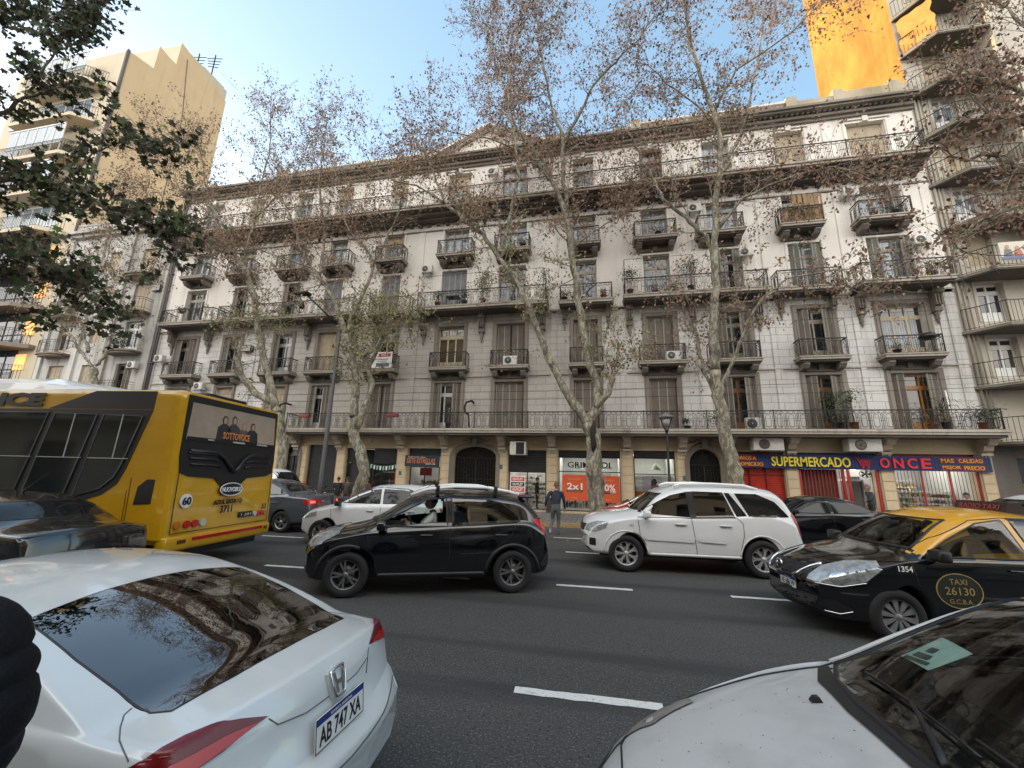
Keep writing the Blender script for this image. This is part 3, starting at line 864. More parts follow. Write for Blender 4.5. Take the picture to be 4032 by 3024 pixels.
# --- cornice, dentils, parapet, balustrade, pediment
w = MB()
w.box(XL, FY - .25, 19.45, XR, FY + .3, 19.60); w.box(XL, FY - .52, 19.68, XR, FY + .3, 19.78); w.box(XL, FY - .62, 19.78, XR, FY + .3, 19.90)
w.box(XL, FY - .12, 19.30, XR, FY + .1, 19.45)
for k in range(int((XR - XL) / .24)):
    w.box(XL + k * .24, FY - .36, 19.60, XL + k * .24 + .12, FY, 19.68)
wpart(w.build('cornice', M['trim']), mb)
M['mossy'] = wall_mat('mossy parapet', (.50, .44, .34), (.24, .20, .12), None, .8, .7)
def wallseg(a, b_, h, y=FY - .1):
    wpart(MB().box(a + .004, y, 19.9, b_ - .004, y + .35, 19.9 + h).build('parapet_section', M['mossy']), mb)
wallseg(10.2, 12.2, .75); wallseg(12.2, XR, .95); wallseg(11.9, 12.35, 1.08, FY - .14); wallseg(14.3, 14.8, 1.15, FY - .14)
wallseg(XL, -25, .7); wallseg(-25, -20.2, .45); wallseg(-20.2, -19.3, 1.0, FY - .14)
wallseg(-19.3, -9.6, .22); wallseg(-10.1, -9.2, .95, FY - .14); wallseg(-9.2, -8.6, .6)
wallseg(-2.9, -1.2, .75, FY - .14); wallseg(-1.2, 1.6, .35); wallseg(1.2, 2.3, .62); wallseg(2.3, 9.8, .22); wallseg(2.2, 2.7, 1.0, FY - .14); wallseg(9.8, 10.3, 1.0, FY - .14); wallseg(6.0, 6.4, .9, FY - .14)
def balus(a, b_):
    bal = MB()
    n = int((b_ - a) / .24)
    for k in range(n):
        bal.lathe([(.05, 20.12), (.045, 20.2), (.085, 20.32), (.05, 20.46), (.035, 20.55), (.055, 20.62)], (a + (k + .5) * (b_ - a) / n, FY + .06, 0), 6)
    bal.box(a, FY - .1, 20.62, b_, FY + .26, 20.74)
    wpart(bal.build('balustrade', M['stone_up']), mb)
balus(2.7, 6.0); balus(6.4, 9.8); balus(-19.3, -10.1)
w = MB()
px0, px1, pc, pz = -8.75, -2.75, -5.75, 21.55
w.prism([(px0, 19.9), (px1, 19.9), (pc, pz - .15)], FY - .2, FY + .3)
for (xa, xb) in ((px0 - .3, pc), (px1 + .3, pc)):
    P = [(xa, 19.92), (xb, pz), (xb, pz + .16), (xa, 20.08)]
    w.prism(P, FY - .62, FY + .3); P2 = [(xa, 19.84), (xb, pz - .1), (xb, pz - .002), (xa, 19.918)]
    w.prism(P2, FY - .4, FY + .28)
wpart(w.build('pediment', M['stone_up']), mb)

# --- windows, floor by floor (left to right)
ST = {0: ['shut:cream', 'shut:cream', 'shut:cream', 'door:white+leaves', 'ajar:brown', 'door:white+leaves', 'shut:brown', 'shut:brown', 'shut:brown', 'door:brown+leaves', 'door:brown+leaves', 'door:orange+warm+leaves'],
      1: ['door:pale+leaves', 'door:pale+leaf1', 'door:white+leaf1', 'shut:cream', 'door:cream+leaf1', 'door:cream+warm', 'ajar:brown', 'shut:brown', 'shut:brown', 'door:pale+leaves', 'door:pale+leaves', 'door:cream+curt'],
      2: ['door:pale', 'door:pale+leaf1', 'door:pale+leaf1', 'shut:blue', 'shut:blue', 'shut:blue', 'door:pale+curt', 'door:pale', 'door:pale+curt', 'door:pale+green', 'door:pale+sky+green', 'door:pale+sky+green'],
      3: ['door:pale+sky', 'door:pale+sky', 'door:pale+sky', 'door:pale+sky', 'roll:cream+half', 'door:pale+sky', 'door:pale+sky+curt', 'door:pale+sky', 'door:pale+sky+curt', 'door:pale+sky', 'door:pale+leafr', 'door:cream+sky+leafr'],
      4: ['door:pale+sky', 'roll:cream', 'door:pale+sky', 'roll:cream+half', 'roll:cream+half', 'roll:cream+half', 'door:brown+sky', 'door:pale', 'door:brown', 'door:pale+sky', 'roll:cream', 'roll:cream']}
for fl in range(5):
    for i, (x, w_) in enumerate(zip(COLX, COLW)):
        z0, z1 = F[fl]
        if fl == 0: z0 -= .1
        win_unit(mb, x, z0, z1, w_ - (.1 if fl == 4 else 0), ST[fl][i])

# --- iron doors in the arches
def iron_door(a, b_, t, rise, big=False):
    cx, hw = (a + b_) / 2, (b_ - a) / 2
    b = MB(); b.prism(archp(a, .2, b_, t, rise), FY + .34, FY + .36)
    o = b.build('entrance_door', mat_cache('dark door glass', (.012, .011, .010), rough=.25)); wpart(o, mb)
    q = MB(); zt = t - rise - .05; y = FY + .30
    for x in [a + .02 + (b_ - a - .04) * k / (14 if big else 10) for k in range((14 if big else 10) + 1)]:
        q.bar((x, y, .25), (x, y, zt), .011)
    for z in (.25, .9, 1.55, zt): q.bar((a, y, z), (b_, y, z), .02)
    for s in (-1, 0, 1): q.box(cx + s * hw - .03, y - .02, .2, cx + s * hw + .03, y + .03, zt)
    for s in (-1, 1):
        for (r0, zc, xc) in ((.16, zt + rise * .42, .45), (.10, zt + rise * .25, .75), (.12, zt + rise * .75, .2)):
            q.tube([(cx + s * hw * xc + r0 * (1 - k / 22) * cos(k * .55) * (1 if hw > .7 else .8), y, zc + min(r0, rise * .3) * (1 - k / 22) * sin(k * .55)) for k in range(18)], .011, 4)
        for zc in (1.75, 2.0):
            if zc < zt - .1: q.tube([(cx + s * hw * .5 + .12 * cos(k * .5), y, zc + .1 * sin(k * .5)) for k in range(13)], .010, 4)
    wpart(q.build('door_ironwork', M['iron']), mb)
    q.tube
iron_door(-16.79, -15.72, 3.11, .54); iron_door(-6.94, -4.78, 3.13, .50, True); iron_door(4.03, 5.35, 3.14, .66)
# ================================================================ neighbouring buildings
# --- right block with angled balconies
rb = wroot('apartment_building', (19, 19.5, .15), 'tall grey beige apartment block at the right edge with angled slab balconies', 'building')
RX = 15.1
SL = [3.51, 5.75, 8.08, 10.46, 12.77, 15.09, 17.55, 19.95, 22.4, 24.8, 27.2]     # balcony slab tops
ops = [rect(15.9, z + .02 + (0 if i % 2 else 0), 16.85, z + 1.72) for i, z in enumerate([6.1, 8.5, 11.0, 13.2, 15.6, 18.1, 20.7, 23.2, 25.7])]
w = MB(); w.holed(rect(RX, 3.4, 19.5, 36), ops, FY + .01, .2)
wpart(w.build('front_wall', M['right']), rb)
w = MB(); w.box(17.95, 18.42, 12.0, 27, FY + .009, 36); w.box(19.5, FY, 3.4, 27, FY + .3, 12)
wpart(w.build('bay_wall', M['right']), rb)
w = MB(); w.quad((RX, FY + .012, 3.4), (RX, 25.9, 3.4), (RX, 25.9, 36), (RX, FY + .012, 36))
w.quad((RX, 25.9, 3.4), (27, 25.9, 3.4), (27, 25.9, 36), (RX, 25.9, 36)); w.quad((RX, FY, 36), (27, FY, 36), (27, 25.9, 36), (RX, 25.9, 36))
m_och = M['ochre']
t = m_och.node_tree; bb = t.nodes['Principled BSDF']
n = t.nodes.new('ShaderNodeTexNoise'); n.inputs['Scale'].default_value = 1.3; n.inputs['Detail'].default_value = 9; n.inputs['Roughness'].default_value = .7
tcn = t.nodes.new('ShaderNodeTexCoord'); mpn = t.nodes.new('ShaderNodeMapping'); mpn.inputs['Rotation'].default_value = (.6, 0, 0); mpn.inputs['Scale'].default_value = (1, 1, .35)
t.links.new(tcn.outputs['Object'], mpn.inputs[0]); t.links.new(mpn.outputs[0], n.inputs['Vector'])
bp = t.nodes.new('ShaderNodeBump'); bp.inputs['Strength'].default_value = .9; bp.inputs['Distance'].default_value = .30
t.links.new(n.outputs['Fac'], bp.inputs['Height']); t.links.new(bp.outputs[0], bb.inputs['Normal'])
wpart(w.build('party_wall', m_och), rb)
w = MB()
for i, (z, zz) in enumerate([(6.1, 0), (8.5, 1), (11.0, 2), (13.2, 3), (15.6, 0), (18.1, 1), (20.7, 2), (23.2, 3), (25.7, 0)]):
    win_unit(rb, 16.375, z + .02, z + 1.72, .93, ['plain:white+warm', 'plain:white', 'roll:cream', 'plain:white+sky'][i % 4] if i < 4 else ['roll:cream', 'plain:white+sky'][i % 2], depth=.2, y=FY + .01)
    w.box(15.78, FY - .03, z + 1.74, 16.97, FY + .009, z + 1.86)
    w.box(15.78, FY - .03, z, 15.895, FY + .009, z + 1.74); w.box(16.855, FY - .03, z, 16.97, FY + .009, z + 1.74)
wpart(w.build('window_surrounds', M['right']), rb)
for i, z in enumerate(SL):
    xe = 17.38 if z > 13 else 20.5
    d = 1.15
    pl = [(15.05, FY), (15.1, FY - .12), (15.85, FY - d), (xe + (.5 if z > 13 else 0), FY - d), (xe + .5, FY)]
    b = MB()
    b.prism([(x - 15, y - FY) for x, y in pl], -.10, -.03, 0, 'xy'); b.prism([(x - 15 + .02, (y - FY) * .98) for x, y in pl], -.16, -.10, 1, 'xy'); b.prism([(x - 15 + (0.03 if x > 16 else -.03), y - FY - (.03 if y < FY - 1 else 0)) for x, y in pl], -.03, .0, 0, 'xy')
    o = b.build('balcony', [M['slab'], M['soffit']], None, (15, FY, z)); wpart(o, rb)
    q = MB(); plain_rail(q, [(.10, -.12), (.88, -d + .05), (xe - 15 + (.45 if z > 13 else 0), -d + .05)] + ([(xe - 15 + .45, -.05)] if z > 13 else []), .92, .135, .0085, False)
    q.build('railing', M['iron'], o)
w = MB(); w.box(15.35, FY - .02, 3.4, 19, FY + .0, 3.5)
wpart(w.build('string_course', M['right']), rb)
# ground floor of the right block
w = MB(); w.holed(rect(RX + .01, .152, 27, 3.4), [rect(15.9, .2, 19.2, 2.9)], FY + .012, .3); wpart(w.build('ground_floor_wall', wall_mat('sooty shop wall', (.20, .185, .165), (.08, .07, .06), None, .8, .5)), rb)
w = MB(); w.box(15.9, FY + .2, .2, 19.2, FY + .24, 2.9); wpart(w.build('roller_shutter', M['roller']), rb)
w = MB(); w.box(16.0, FY + .1, 1.0, 17.6, FY + .15, 1.95); wpart(w.build('notice_board', mat_cache('orange plywood', (.55, .33, .16), var=.3, scale=3)), rb)
# downpipe zone between the buildings
w = MB()
for x, r0 in ((15.22, .05), (15.38, .035), (15.52, .03)): w.tube([(x, FY - .06, 3.5), (x, FY - .06, 20)], r0, 6)
wpart(w.build('downpipe', M['right']), rb)
# orange awning and shade cloth high up (catches the sun)
b = MB(); rr = random.Random(4); nx, nz = 7, 12
vs = [(15.15 + .75 * i / nx + .05 * sin(j * 1.3 + i), FY - .15 - 1.0 * i / nx + .06 * sin(i * 2.1 + j * .7), 22.5 + 1.9 * j / nz) for j in range(nz + 1) for i in range(nx + 1)]
b.add(vs, [(j * (nx + 1) + i, j * (nx + 1) + i + 1, (j + 1) * (nx + 1) + i + 1, (j + 1) * (nx + 1) + i) for j in range(nz) for i in range(nx)], 0, True)
tag(b.build('shade_cloth', mat('orange shade cloth', (.62, .30, .07), .8, var=.3, scale=12)), 'torn orange shade cloth hanging on the highest balcony at the right', 'cloth')
# small mast aerial on the roof
b = MB(); b.tube([(8.9, 21.5, 19.9), (8.9, 21.5, 22.3)], .03, 5); b.bar((8.5, 21.5, 22.2), (9.3, 21.5, 22.3), .02); b.bar((8.6, 21.5, 21.9), (9.2, 21.5, 21.95), .015)
tag(b.build('antenna', M['rust']), 'small roof aerial standing beside the ochre wall', 'antenna')

# --- old flaking white building at the left
ob = wroot('apartment_building', (-32, 19.5, .15), 'old flaking white apartment building with curved balconies at the left', 'building')
OX0, OX1 = -36.7, -27.17
zs = [5.9, 8.72, 11.35, 13.95]
ops = []; wl = []
for z in (3.2, 5.95, 8.8, 11.45, 14.05):
    for x, w_, kind in ((-29.25, 1.35, 'd'), (-32.3, 1.0, 'w'), (-35.0, 1.3, 'd')):
        a, b_ = (z + .05, z + 2.15) if kind == 'd' else (z + .75, z + 2.15)
        ops.append(rect(x - w_ / 2, a, x + w_ / 2, b_)); wl.append((x, a, b_, w_, kind, z))
w = MB(); w.holed(rect(OX0, .15, OX1, 18.6), ops, FY, .22)
wpart(w.build('front_wall', M['old_white']), ob)
w = MB()
for x, ww in ((-27.55, .55), (-31.0, .4), (-33.6, .4), (-36.5, .35)): w.box(x - ww / 2, FY - .14, 2.5, x + ww / 2, FY + .001, 17.5)
w.box(OX0, FY - .5, 17.7, OX1, FY + .3, 17.9); w.box(OX0, FY - .3, 17.5, OX1, FY + .3, 17.7); w.box(OX0, FY + .0, 18.55, OX1, FY + .35, 18.75)
wpart(w.build('pilasters', M['old_white']), ob)
w = MB(); w.box(OX0 + .1, FY + 1.0, .2, OX1 - .02, 27, 18.3); wpart(w.build('block_core', M['old_brown']), ob)
w = MB()
for x, r0 in ((-27.05, .06), (-26.9, .045)): w.tube([(x, FY - .12, .3), (x, FY - .12, 19.4)], r0, 6)
for z in range(2, 19, 3): w.box(-27.14, FY - .2, z, -26.82, FY - .05, z + .06)
wpart(w.build('downpipe', mat_cache('dark pipe', (.07, .07, .075))), ob)
for k, (x, a, b_, w_, kind, z) in enumerate(wl):
    st = ['door:pale+leaves', 'door:cream', 'shut:cream', 'door:pale+leaf1', 'shut:cream', 'shut:cream', 'door:pale', 'door:white'][(k * 5 + 1) % 8]
    if abs(z - 11.45) < .1 and x > -33: st = 'shut:cream'
    win_unit(ob, x, a, b_, w_, st, depth=.22)
def curved_balcony(root, x0, x1, z, d=.85, n=10, H=.85):
    L = x1 - x0
    pl = [(0, 0)] + [(L / 2 - L / 2 * cos(pi * k / n), -d * .55 - d * .45 * sin(pi * k / n)) for k in range(n + 1)] + [(L, 0)]
    b = MB(); b.prism(pl, -.1, 0, 0, 'xy'); b.prism([(L * .06 + x * .88, y * .9) for x, y in pl], -.22, -.1, 0, 'xy')
    o = b.build('balcony', M['old_brown'], None, (x0, FY, z)); wpart(o, root)
    q = MB(); pts = [(x * .97 + L * .015, y * .96) for x, y in pl]
    for z_ in (H, H - .14, .15): q.tube([(x, y, z_) for x, y in pts], .018 if z_ == H else .012, 4)
    for (x, y), (x2, y2) in zip(pts, pts[1:]):
        m_ = max(1, int(hypot(x2 - x, y2 - y) / .3))
        for j in range(m_): q.bar((x + (x2 - x) * j / m_, y + (y2 - y) * j / m_, 0), (x + (x2 - x) * j / m_, y + (y2 - y) * j / m_, H), .01)
    q.build('railing', M['iron'], o)
for z in (3.3, 5.98, 8.85, 11.5, 14.1):
    curved_balcony(ob, -30.5, -28.1, z - .02); curved_balcony(ob, -36.2, -33.9, z - .02)

# --- cream tower with yellow party wall
tw = wroot('apartment_tower', (-42, 19.5, .15), 'tall cream apartment tower with glazed balconies and a yellow blind side wall', 'building')
TX = -36.72
w = MB(); sp = [(FY, .2), (27.8, .2), (27.8, 38.6), (22.9, 40), (22.85, 37.3), (21.4, 37.7), (21.35, 35.2), (FY, 34.8)]
tri = tessellate_polygon([[Vector((p[0], p[1], 0)) for p in sp]])
w.add([(TX, p[0], p[1]) for p in sp], [tuple(t_) for t_ in tri])
wpart(w.build('party_wall', M['party']), tw)
w = MB()
w.box(-48.5, FY, .2, TX - .01, 27.79, 34.8); w.box(-47, 21.4, 34.8, TX - .01, 27.79, 37.5); w.box(-45.5, 22.9, 37.5, TX - .01, 27.7, 39.8)
wpart(w.build('tower_block', M['cream']), tw)
w = MB(); w.box(-38.6, 25.2, 38.9, -36.9, 27.5, 40.1); wpart(w.build('water_tank_house', M['party']), tw)
wpart(MB().box(TX + .001, 24.6, 30.6, TX + .03, 25.1, 31.2).build('small_window', M['room']), tw)
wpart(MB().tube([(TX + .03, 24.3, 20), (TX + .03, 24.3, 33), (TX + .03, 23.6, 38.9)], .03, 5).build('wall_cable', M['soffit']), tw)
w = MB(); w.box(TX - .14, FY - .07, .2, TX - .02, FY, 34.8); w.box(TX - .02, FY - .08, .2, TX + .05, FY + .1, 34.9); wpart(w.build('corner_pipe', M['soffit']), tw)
tz = [4.6, 7.1, 9.6, 12.4, 15.3, 18.2, 21.3, 24.5, 27.9, 31.3]
for i, z in enumerate(tz):
    lo = z < 17  # lower floors: street shade put into the brown balcony colour
    pl = [(-45.0, FY), (-45.0, FY - 1.25), (-38.6, FY - 1.25), (-37.4, FY - .35), (-37.4, FY)]
    b = MB(); b.prism([(x + 41, y - FY) for x, y in pl], -.28, 0, 0, 'xy')
    o = b.build('balcony', M['old_brown'] if lo else M['cream'], None, (-41, FY, z)); wpart(o, tw)
    q = MB(); plain_rail(q, [(-3.95, -1.2), (2.4, -1.2), (3.55, -.35)], 1.0, .16, .012)
    q.build('railing', M['iron'], o)
    # glazing behind or enclosing the balcony
    g = MB(); yy = -1.1 if i in (6, 7, 9) else -.02
    n_ = 6
    for k in range(n_):
        xa = -3.6 + k * .95
        g.box(xa, yy, .9 if yy < -.5 else .1, xa + .9, yy + .02, 2.5, 0); g.box(xa + .9, yy - .03, .0, xa + .95, yy + .04, 2.55, 1)
    g.box(-3.7, yy - .03, 2.5, 2.1, yy + .05, 2.6, 1); g.box(-3.7, yy - .03, .82, 2.1, yy + .05, .9, 1)
    g.build('glazing', [M['pane_sky'] if not lo else M['pane'], M['white_frame'] if not lo else M['iron']], o)
    if lo:
        w2 = MB().box(-38.9, FY - .06, z + .8, -37.9, FY - .04, z + 1.9); wpart(w2.build('lit_window', M['warm_lit']), tw)
    else:
        w2 = MB().box(-47.6, FY - .06, z + .8, -45.6, FY - .04, z + 2.1); wpart(w2.build('side_window', M['pane_sky']), tw)
for i, (x, y) in enumerate([(-37.5, 25), (-37.3, 26.3)]):
    b = MB(); h = 4.4 if i else 3.0
    b.tube([(x, y, 37.5), (x, y, 38.5 + h)], .06, 5)
    for k in range(4): b.bar((x - .7 + k * .1, y - .2, 38 + h - k * .35), (x + .7 - k * .1, y + .2, 38 + h - k * .35 + .1), .035)
    if i: b.bar((x, y, 38 + h * .8), (x + 3, y + 1, 38.6), .02)
    tag(b.build('antenna', M['iron']), ['shorter spiky television aerial on the yellow tower roof', 'tall thin television aerial mast on the yellow tower roof'][i], 'antenna', None)

# --- street front behind the photographer (seen only as reflections and from aside)
def back_block(x0, x1, h, m, lab, n, seed):
    r = random.Random(seed)
    bb_ = wroot('apartment_building', ((x0 + x1) / 2, -9.5, .15), lab, 'building')
    ops = []; p = (x1 - x0) / n
    for f in range(int((h - 4) / 3.2)):
        for k in range(n):
            cx = x0 + (k + .5) * p; ops.append(rect(cx - .6, 4.3 + f * 3.2, cx + .6, 6.4 + f * 3.2))
    for k in range(n // 2):
        cx = x0 + (2 * k + 1) * p; ops.append(rect(cx - 1.3, .2, cx + 1.3, 3))
    w = MB(); w.holed(rect(x0, .15, x1, h), ops, -9.5, -.3); wpart(w.build('front_wall', m), bb_)
    w = MB(); w.box(x0, -11.5, .16, x1, -9.9, h - .2); wpart(w.build('dark_interior', M['pane']), bb_)
    w = MB(); w.box(x0, -9.5, h, x1, -9.0, h + .35)
    for f in range(int((h - 4) / 3.2)): w.box(x0 + 1, -9.5, 4.1 + f * 3.2, x1 - 1, -8.7, 4.25 + f * 3.2)
    wpart(w.build('ledges', m), bb_)
far = wroot('apartment_building', (-85, 19.5, .15), 'grey apartment row added beyond the cream tower to block low sun from the road', 'building')
w = MB(); w.box(-125, FY, .16, -48.6, 28, 22); wpart(w.build('front_wall', M['old_brown']), far)  # row added as a sun block, keeps the road in shade
w = MB()
for f_ in range(6):
    for k in range(24): w.box(-123 + k * 3, FY - .04, 4.2 + f_ * 3, -121.6 + k * 3, FY - .01, 6.2 + f_ * 3)
wpart(w.build('windows', M['pane']), far)
back_block(-34, -13, 19, M['cream'], 'cream apartment row across the avenue behind the viewer', 8, 1)
back_block(-13, 5, 15, M['old_brown'], 'brown apartment block behind the viewer on the near pavement', 6, 2)
back_block(5, 26, 20, M['right'], 'grey apartment block behind the viewer to the right', 8, 3)
# ================================================================ vehicles
def pch(pts):
    """monotone-ish smooth interpolation of a polyline (x ascending)"""
    xs = [p[0] for p in pts]; ys = [p[1] for p in pts]; n = len(xs)
    d = [(ys[i + 1] - ys[i]) / (xs[i + 1] - xs[i]) for i in range(n - 1)]
    m = [d[0]] + [0 if d[i - 1] * d[i] <= 0 else 2 / (1 / d[i - 1] + 1 / d[i]) for i in range(1, n - 1)] + [d[-1]]
    def f(x):
        if x <= xs[0]: return ys[0]
        if x >= xs[-1]: return ys[-1]
        i = 0
        while x > xs[i + 1]: i += 1
        h = xs[i + 1] - xs[i]; t = (x - xs[i]) / h
        return (1 + 2 * t) * (1 - t) ** 2 * ys[i] + t * (1 - t) ** 2 * h * m[i] + t * t * (3 - 2 * t) * ys[i + 1] + t * t * (t - 1) * h * m[i + 1]
    return f

class Car:
    """body lofted from side and plan profiles; lamps, glass and seams are laid onto it by projection.
    local axes: +x front, +y left, z up"""
    def __init__(s, name, loc, rz, label, cat, S, group=None):
        s.S = S; s.root = empty(name, loc, rz, label, cat, group)
        sc = S.get('scale', 1)
        s.root.scale = (sc, sc, sc)
        top, belt, wid, bot = pch(S['top']), pch(S['belt']), pch(S['wid']), pch(S['bot'])
        x0, x1 = S['top'][0][0], S['top'][-1][0]
        N = S.get('n', 96)
        xs = set()
        for i in range(N + 1): xs.add(x0 + (x1 - x0) * i / N)
        for i in range(1, 9):
            xs.add(x0 + .012 * i * i * .35); xs.add(x1 - .012 * i * i * .35)
        for wx in (S['wf'], S['wr']):
            R = S['ar']
            for a in range(0, 181, 12): xs.add(wx + R * cos(radians(a)))
        xs = sorted(xs)
        xs = [x for i, x in enumerate(xs) if i == 0 or i == len(xs) - 1 or x - xs[i - 1] > .004]
        tum, cf, cr = S.get('tum', .38), S.get('cf', .16), S.get('cr', .12)
        drop = S.get('drop', .085)
        s.rows = None
        V = []; NR = 0
        def section(x):
            zt, zb, w, zl = top(x), belt(x), wid(x), bot(x)
            zb = min(zb, zt - .004)
            low = zl
            for wx in (S['wf'], S['wr']):
                dd = S['ar'] ** 2 - (x - wx) ** 2
                if dd >= 0: low = max(low, S['wz'] + sqrt(dd) * .99)
            low = min(low, zb - .01)
            inset = min(.22, w * .3)
            pts = [(0, low + .0), (w - inset, low), (w - inset + .002, low)]
            def bulge(z):
                q = (z - S.get('zw', .62)) / .55
                y = w * (1 - .055 * q * q * (1 if q > 0 else 1.25))
                # shoulder crease
                return y
            K = 9
            for k in range(K + 1):
                z = low + (zb - low) * k / K
                pts.append((bulge(z), z))
            yb = pts[-1][1] and pts[-1][0]
            zr = zb + max(0, (zt - zb) - drop - .02 * min(1, (zt - zb) / .3))
            sh = min(.03, (zt - zb) * .5)
            yr = max(.05, yb - sh - tum * (zr - zb))
            A, B_, C_ = (yb - sh * .6, zb + sh * .3), (yr, zr), (0, zt)
            pts.append(A)
            for k in range(1, 6):
                t = k / 6; pts.append((A[0] + (B_[0] - A[0]) * t, A[1] + (B_[1] - A[1]) * t - 0))
            def roof(y): return zr + (zt - zr) * (1 - (abs(y) / max(yr, .01)) ** S.get('rp', 2.6))
            # rounded shoulder of the roof
            e = min(.09, yr * .3)
            P0 = (A[0] + (B_[0] - A[0]) * .86, A[1] + (B_[1] - A[1]) * .86); P2 = (yr - e, roof(yr - e))
            for t in (.15, .35, .55, .78, 1):
                pts.append(((1 - t) ** 2 * P0[0] + 2 * t * (1 - t) * B_[0] + t * t * P2[0], (1 - t) ** 2 * P0[1] + 2 * t * (1 - t) * (B_[1] + .012 * min(1, (zt - zb) / .3)) + t * t * P2[1]))
            for k in range(1, 11):
                y = (yr - e) * (1 - k / 10); pts.append((y, roof(y)))
            return pts
        for x in xs:
            p = section(x); NR = len(p)
            w = wid(x)
            for (y, z) in p + [(-y, z) for y, z in p[-2:0:-1]]:
                u = min(1, abs(y) / max(S['wmax'], .01))
                tf = max(0, min(1, (x - (x1 - 1.5)) / 1.3)); tr_ = max(0, min(1, ((x0 + 1.3) - x) / 1.1))
                tf = tf * tf * (3 - 2 * tf); tr_ = tr_ * tr_ * (3 - 2 * tr_)
                cab = S.get('cw', .10) * (1 if z > zmid(S) else 0)
                dx = -cf * tf * u ** 2.2 + cr * tr_ * u ** 2.2
                V.append((x + dx, y, z))
        C = 2 * NR - 2
        Fs = []; mi = []
        for i in range(len(xs) - 1):
            for k in range(C):
                k2 = (k + 1) % C
                Fs.append((i * C + k, (i + 1) * C + k, (i + 1) * C + k2, i * C + k2))
                kk = k if k < NR - 1 else C - 1 - k
                mi.append(1 if kk <= 2 else 0)
        Fs.append(tuple(range(C))); Fs.append(tuple((len(xs) - 1) * C + k for k in range(C))[::-1]); mi += [0, 0]
        s.V, s.F, s.mi = V, Fs, mi
        bm = bmesh.new()
        vs = [bm.verts.new(v) for v in V]
        for f in Fs:
            try: bm.faces.new([vs[i] for i in f])
            except ValueError: pass
        bmesh.ops.recalc_face_normals(bm, faces=bm.faces[:])
        bm.normal_update()
        s.bvh = BVHTree.FromBMesh(bm); bm.free()
        s.holes = []
    def axes(s, dv):
        dv = Vector(dv).normalized(); u = dv.cross(Vector((0, 0, 1))).normalized(); return dv, u, u.cross(dv)
    def flat(s, pts, dv):
        dv, u, v = s.axes(dv); return [(Vector(p).dot(u), Vector(p).dot(v)) for p in pts]
    def hit(s, a, b, d):
        if isinstance(d, tuple):
            dv, u, v = s.axes(d); org = u * a + v * b - dv * 8; r = s.bvh.ray_cast(org, dv)
            if r[0] is None: r = s.bvh.find_nearest(org + dv * 8)
            return r[0], (r[1] if r[1].dot(dv) < 0 else -r[1])
        org, dr = {'L': (Vector((a, 4, b)), Vector((0, -1, 0))), 'R': (Vector((a, -4, b)), Vector((0, 1, 0))), 'T': (Vector((a, b, 4)), Vector((0, 0, -1))),
                   'F': (Vector((7, a, b)), Vector((-1, 0, 0))), 'B': (Vector((-7, a, b)), Vector((1, 0, 0))),
                   'Q': (Vector((-.7071 * a + 4, .7071 * a + 4, b)), Vector((-.7071, -.7071, 0))), 'W': (Vector((-.7071 * a + 4, -.7071 * a - 4, b)), Vector((-.7071, .7071, 0))),
               'D': (Vector((a + 3, b, 3.5)), Vector((-.65, 0, -.76))), 'E': (Vector((a - 3, b, 3.5)), Vector((.65, 0, -.76)))}[d]
        r = s.bvh.ray_cast(org, dr)
        if r[0] is None:
            r = s.bvh.find_nearest(org + dr * 4)
            return r[0], (r[1] if r[1].dot(dr) < 0 else -r[1])
        n = r[1]
        return r[0], (n if n.dot(dr) < 0 else -n)
    def patch(s, poly, d, m, name, off=.006, res=.09, parent=None, label=None, smooth=True, thick=0):
        """lay a polygon onto the body"""
        bm = bmesh.new()
        pv = [bm.verts.new((p[0], p[1], 0)) for p in poly]
        tri = tessellate_polygon([[Vector((p[0], p[1], 0)) for p in poly]])
        for t in tri:
            try: bm.faces.new([pv[i] for i in t])
            except ValueError: pass
        for _ in range(5):
            es = [e for e in bm.edges if e.calc_length() > res]
            if not es: break
            bmesh.ops.subdivide_edges(bm, edges=es, cuts=1)
            bmesh.ops.triangulate(bm, faces=[f for f in bm.faces if len(f.verts) > 3])
        bm.verts.index_update()
        P = []; Nn = []
        for v in bm.verts:
            p, n = s.hit(v.co.x, v.co.y, d); P.append(p + n * off); Nn.append(n)
        for v, p in zip(bm.verts, P): v.co = p
        bmesh.ops.recalc_face_normals(bm, faces=bm.faces[:])
        bm.normal_update()
        if bm.faces and sum(f.normal.dot(Nn[f.verts[0].index]) for f in bm.faces) < 0:
            bmesh.ops.reverse_faces(bm, faces=bm.faces[:])
        me = bpy.data.meshes.new(name); bm.to_mesh(me); bm.free()
        me.polygons.foreach_set('use_smooth', [smooth] * len(me.polygons))
        o = link(name, me, m, parent or s.root)
        if label: o['label'] = label
        return o
    def rear(s, poly, m, name, off=.007, res=.045, sgn=1, dz=-.12):
        """lamp wrapped round the rear corner, outline given in side view"""
        dv = (.66, -.70 * sgn, dz); sd = 'L' if sgn > 0 else 'R'
        return s.patch(s.flat([s.hit(x, z, sd)[0] for x, z in poly], dv), dv, m, name, off, res)
    def diag(s, poly, m, name, off=.006, res=.05, sgn=1):
        """patch projected along the front corner diagonal, outline given in side view"""
        q = []
        for x, z in poly:
            p, n = s.hit(x, z, 'L'); q.append((.7071 * (p.y - p.x), z))
        return s.patch(q, 'Q' if sgn > 0 else 'W', m, name, off, res)
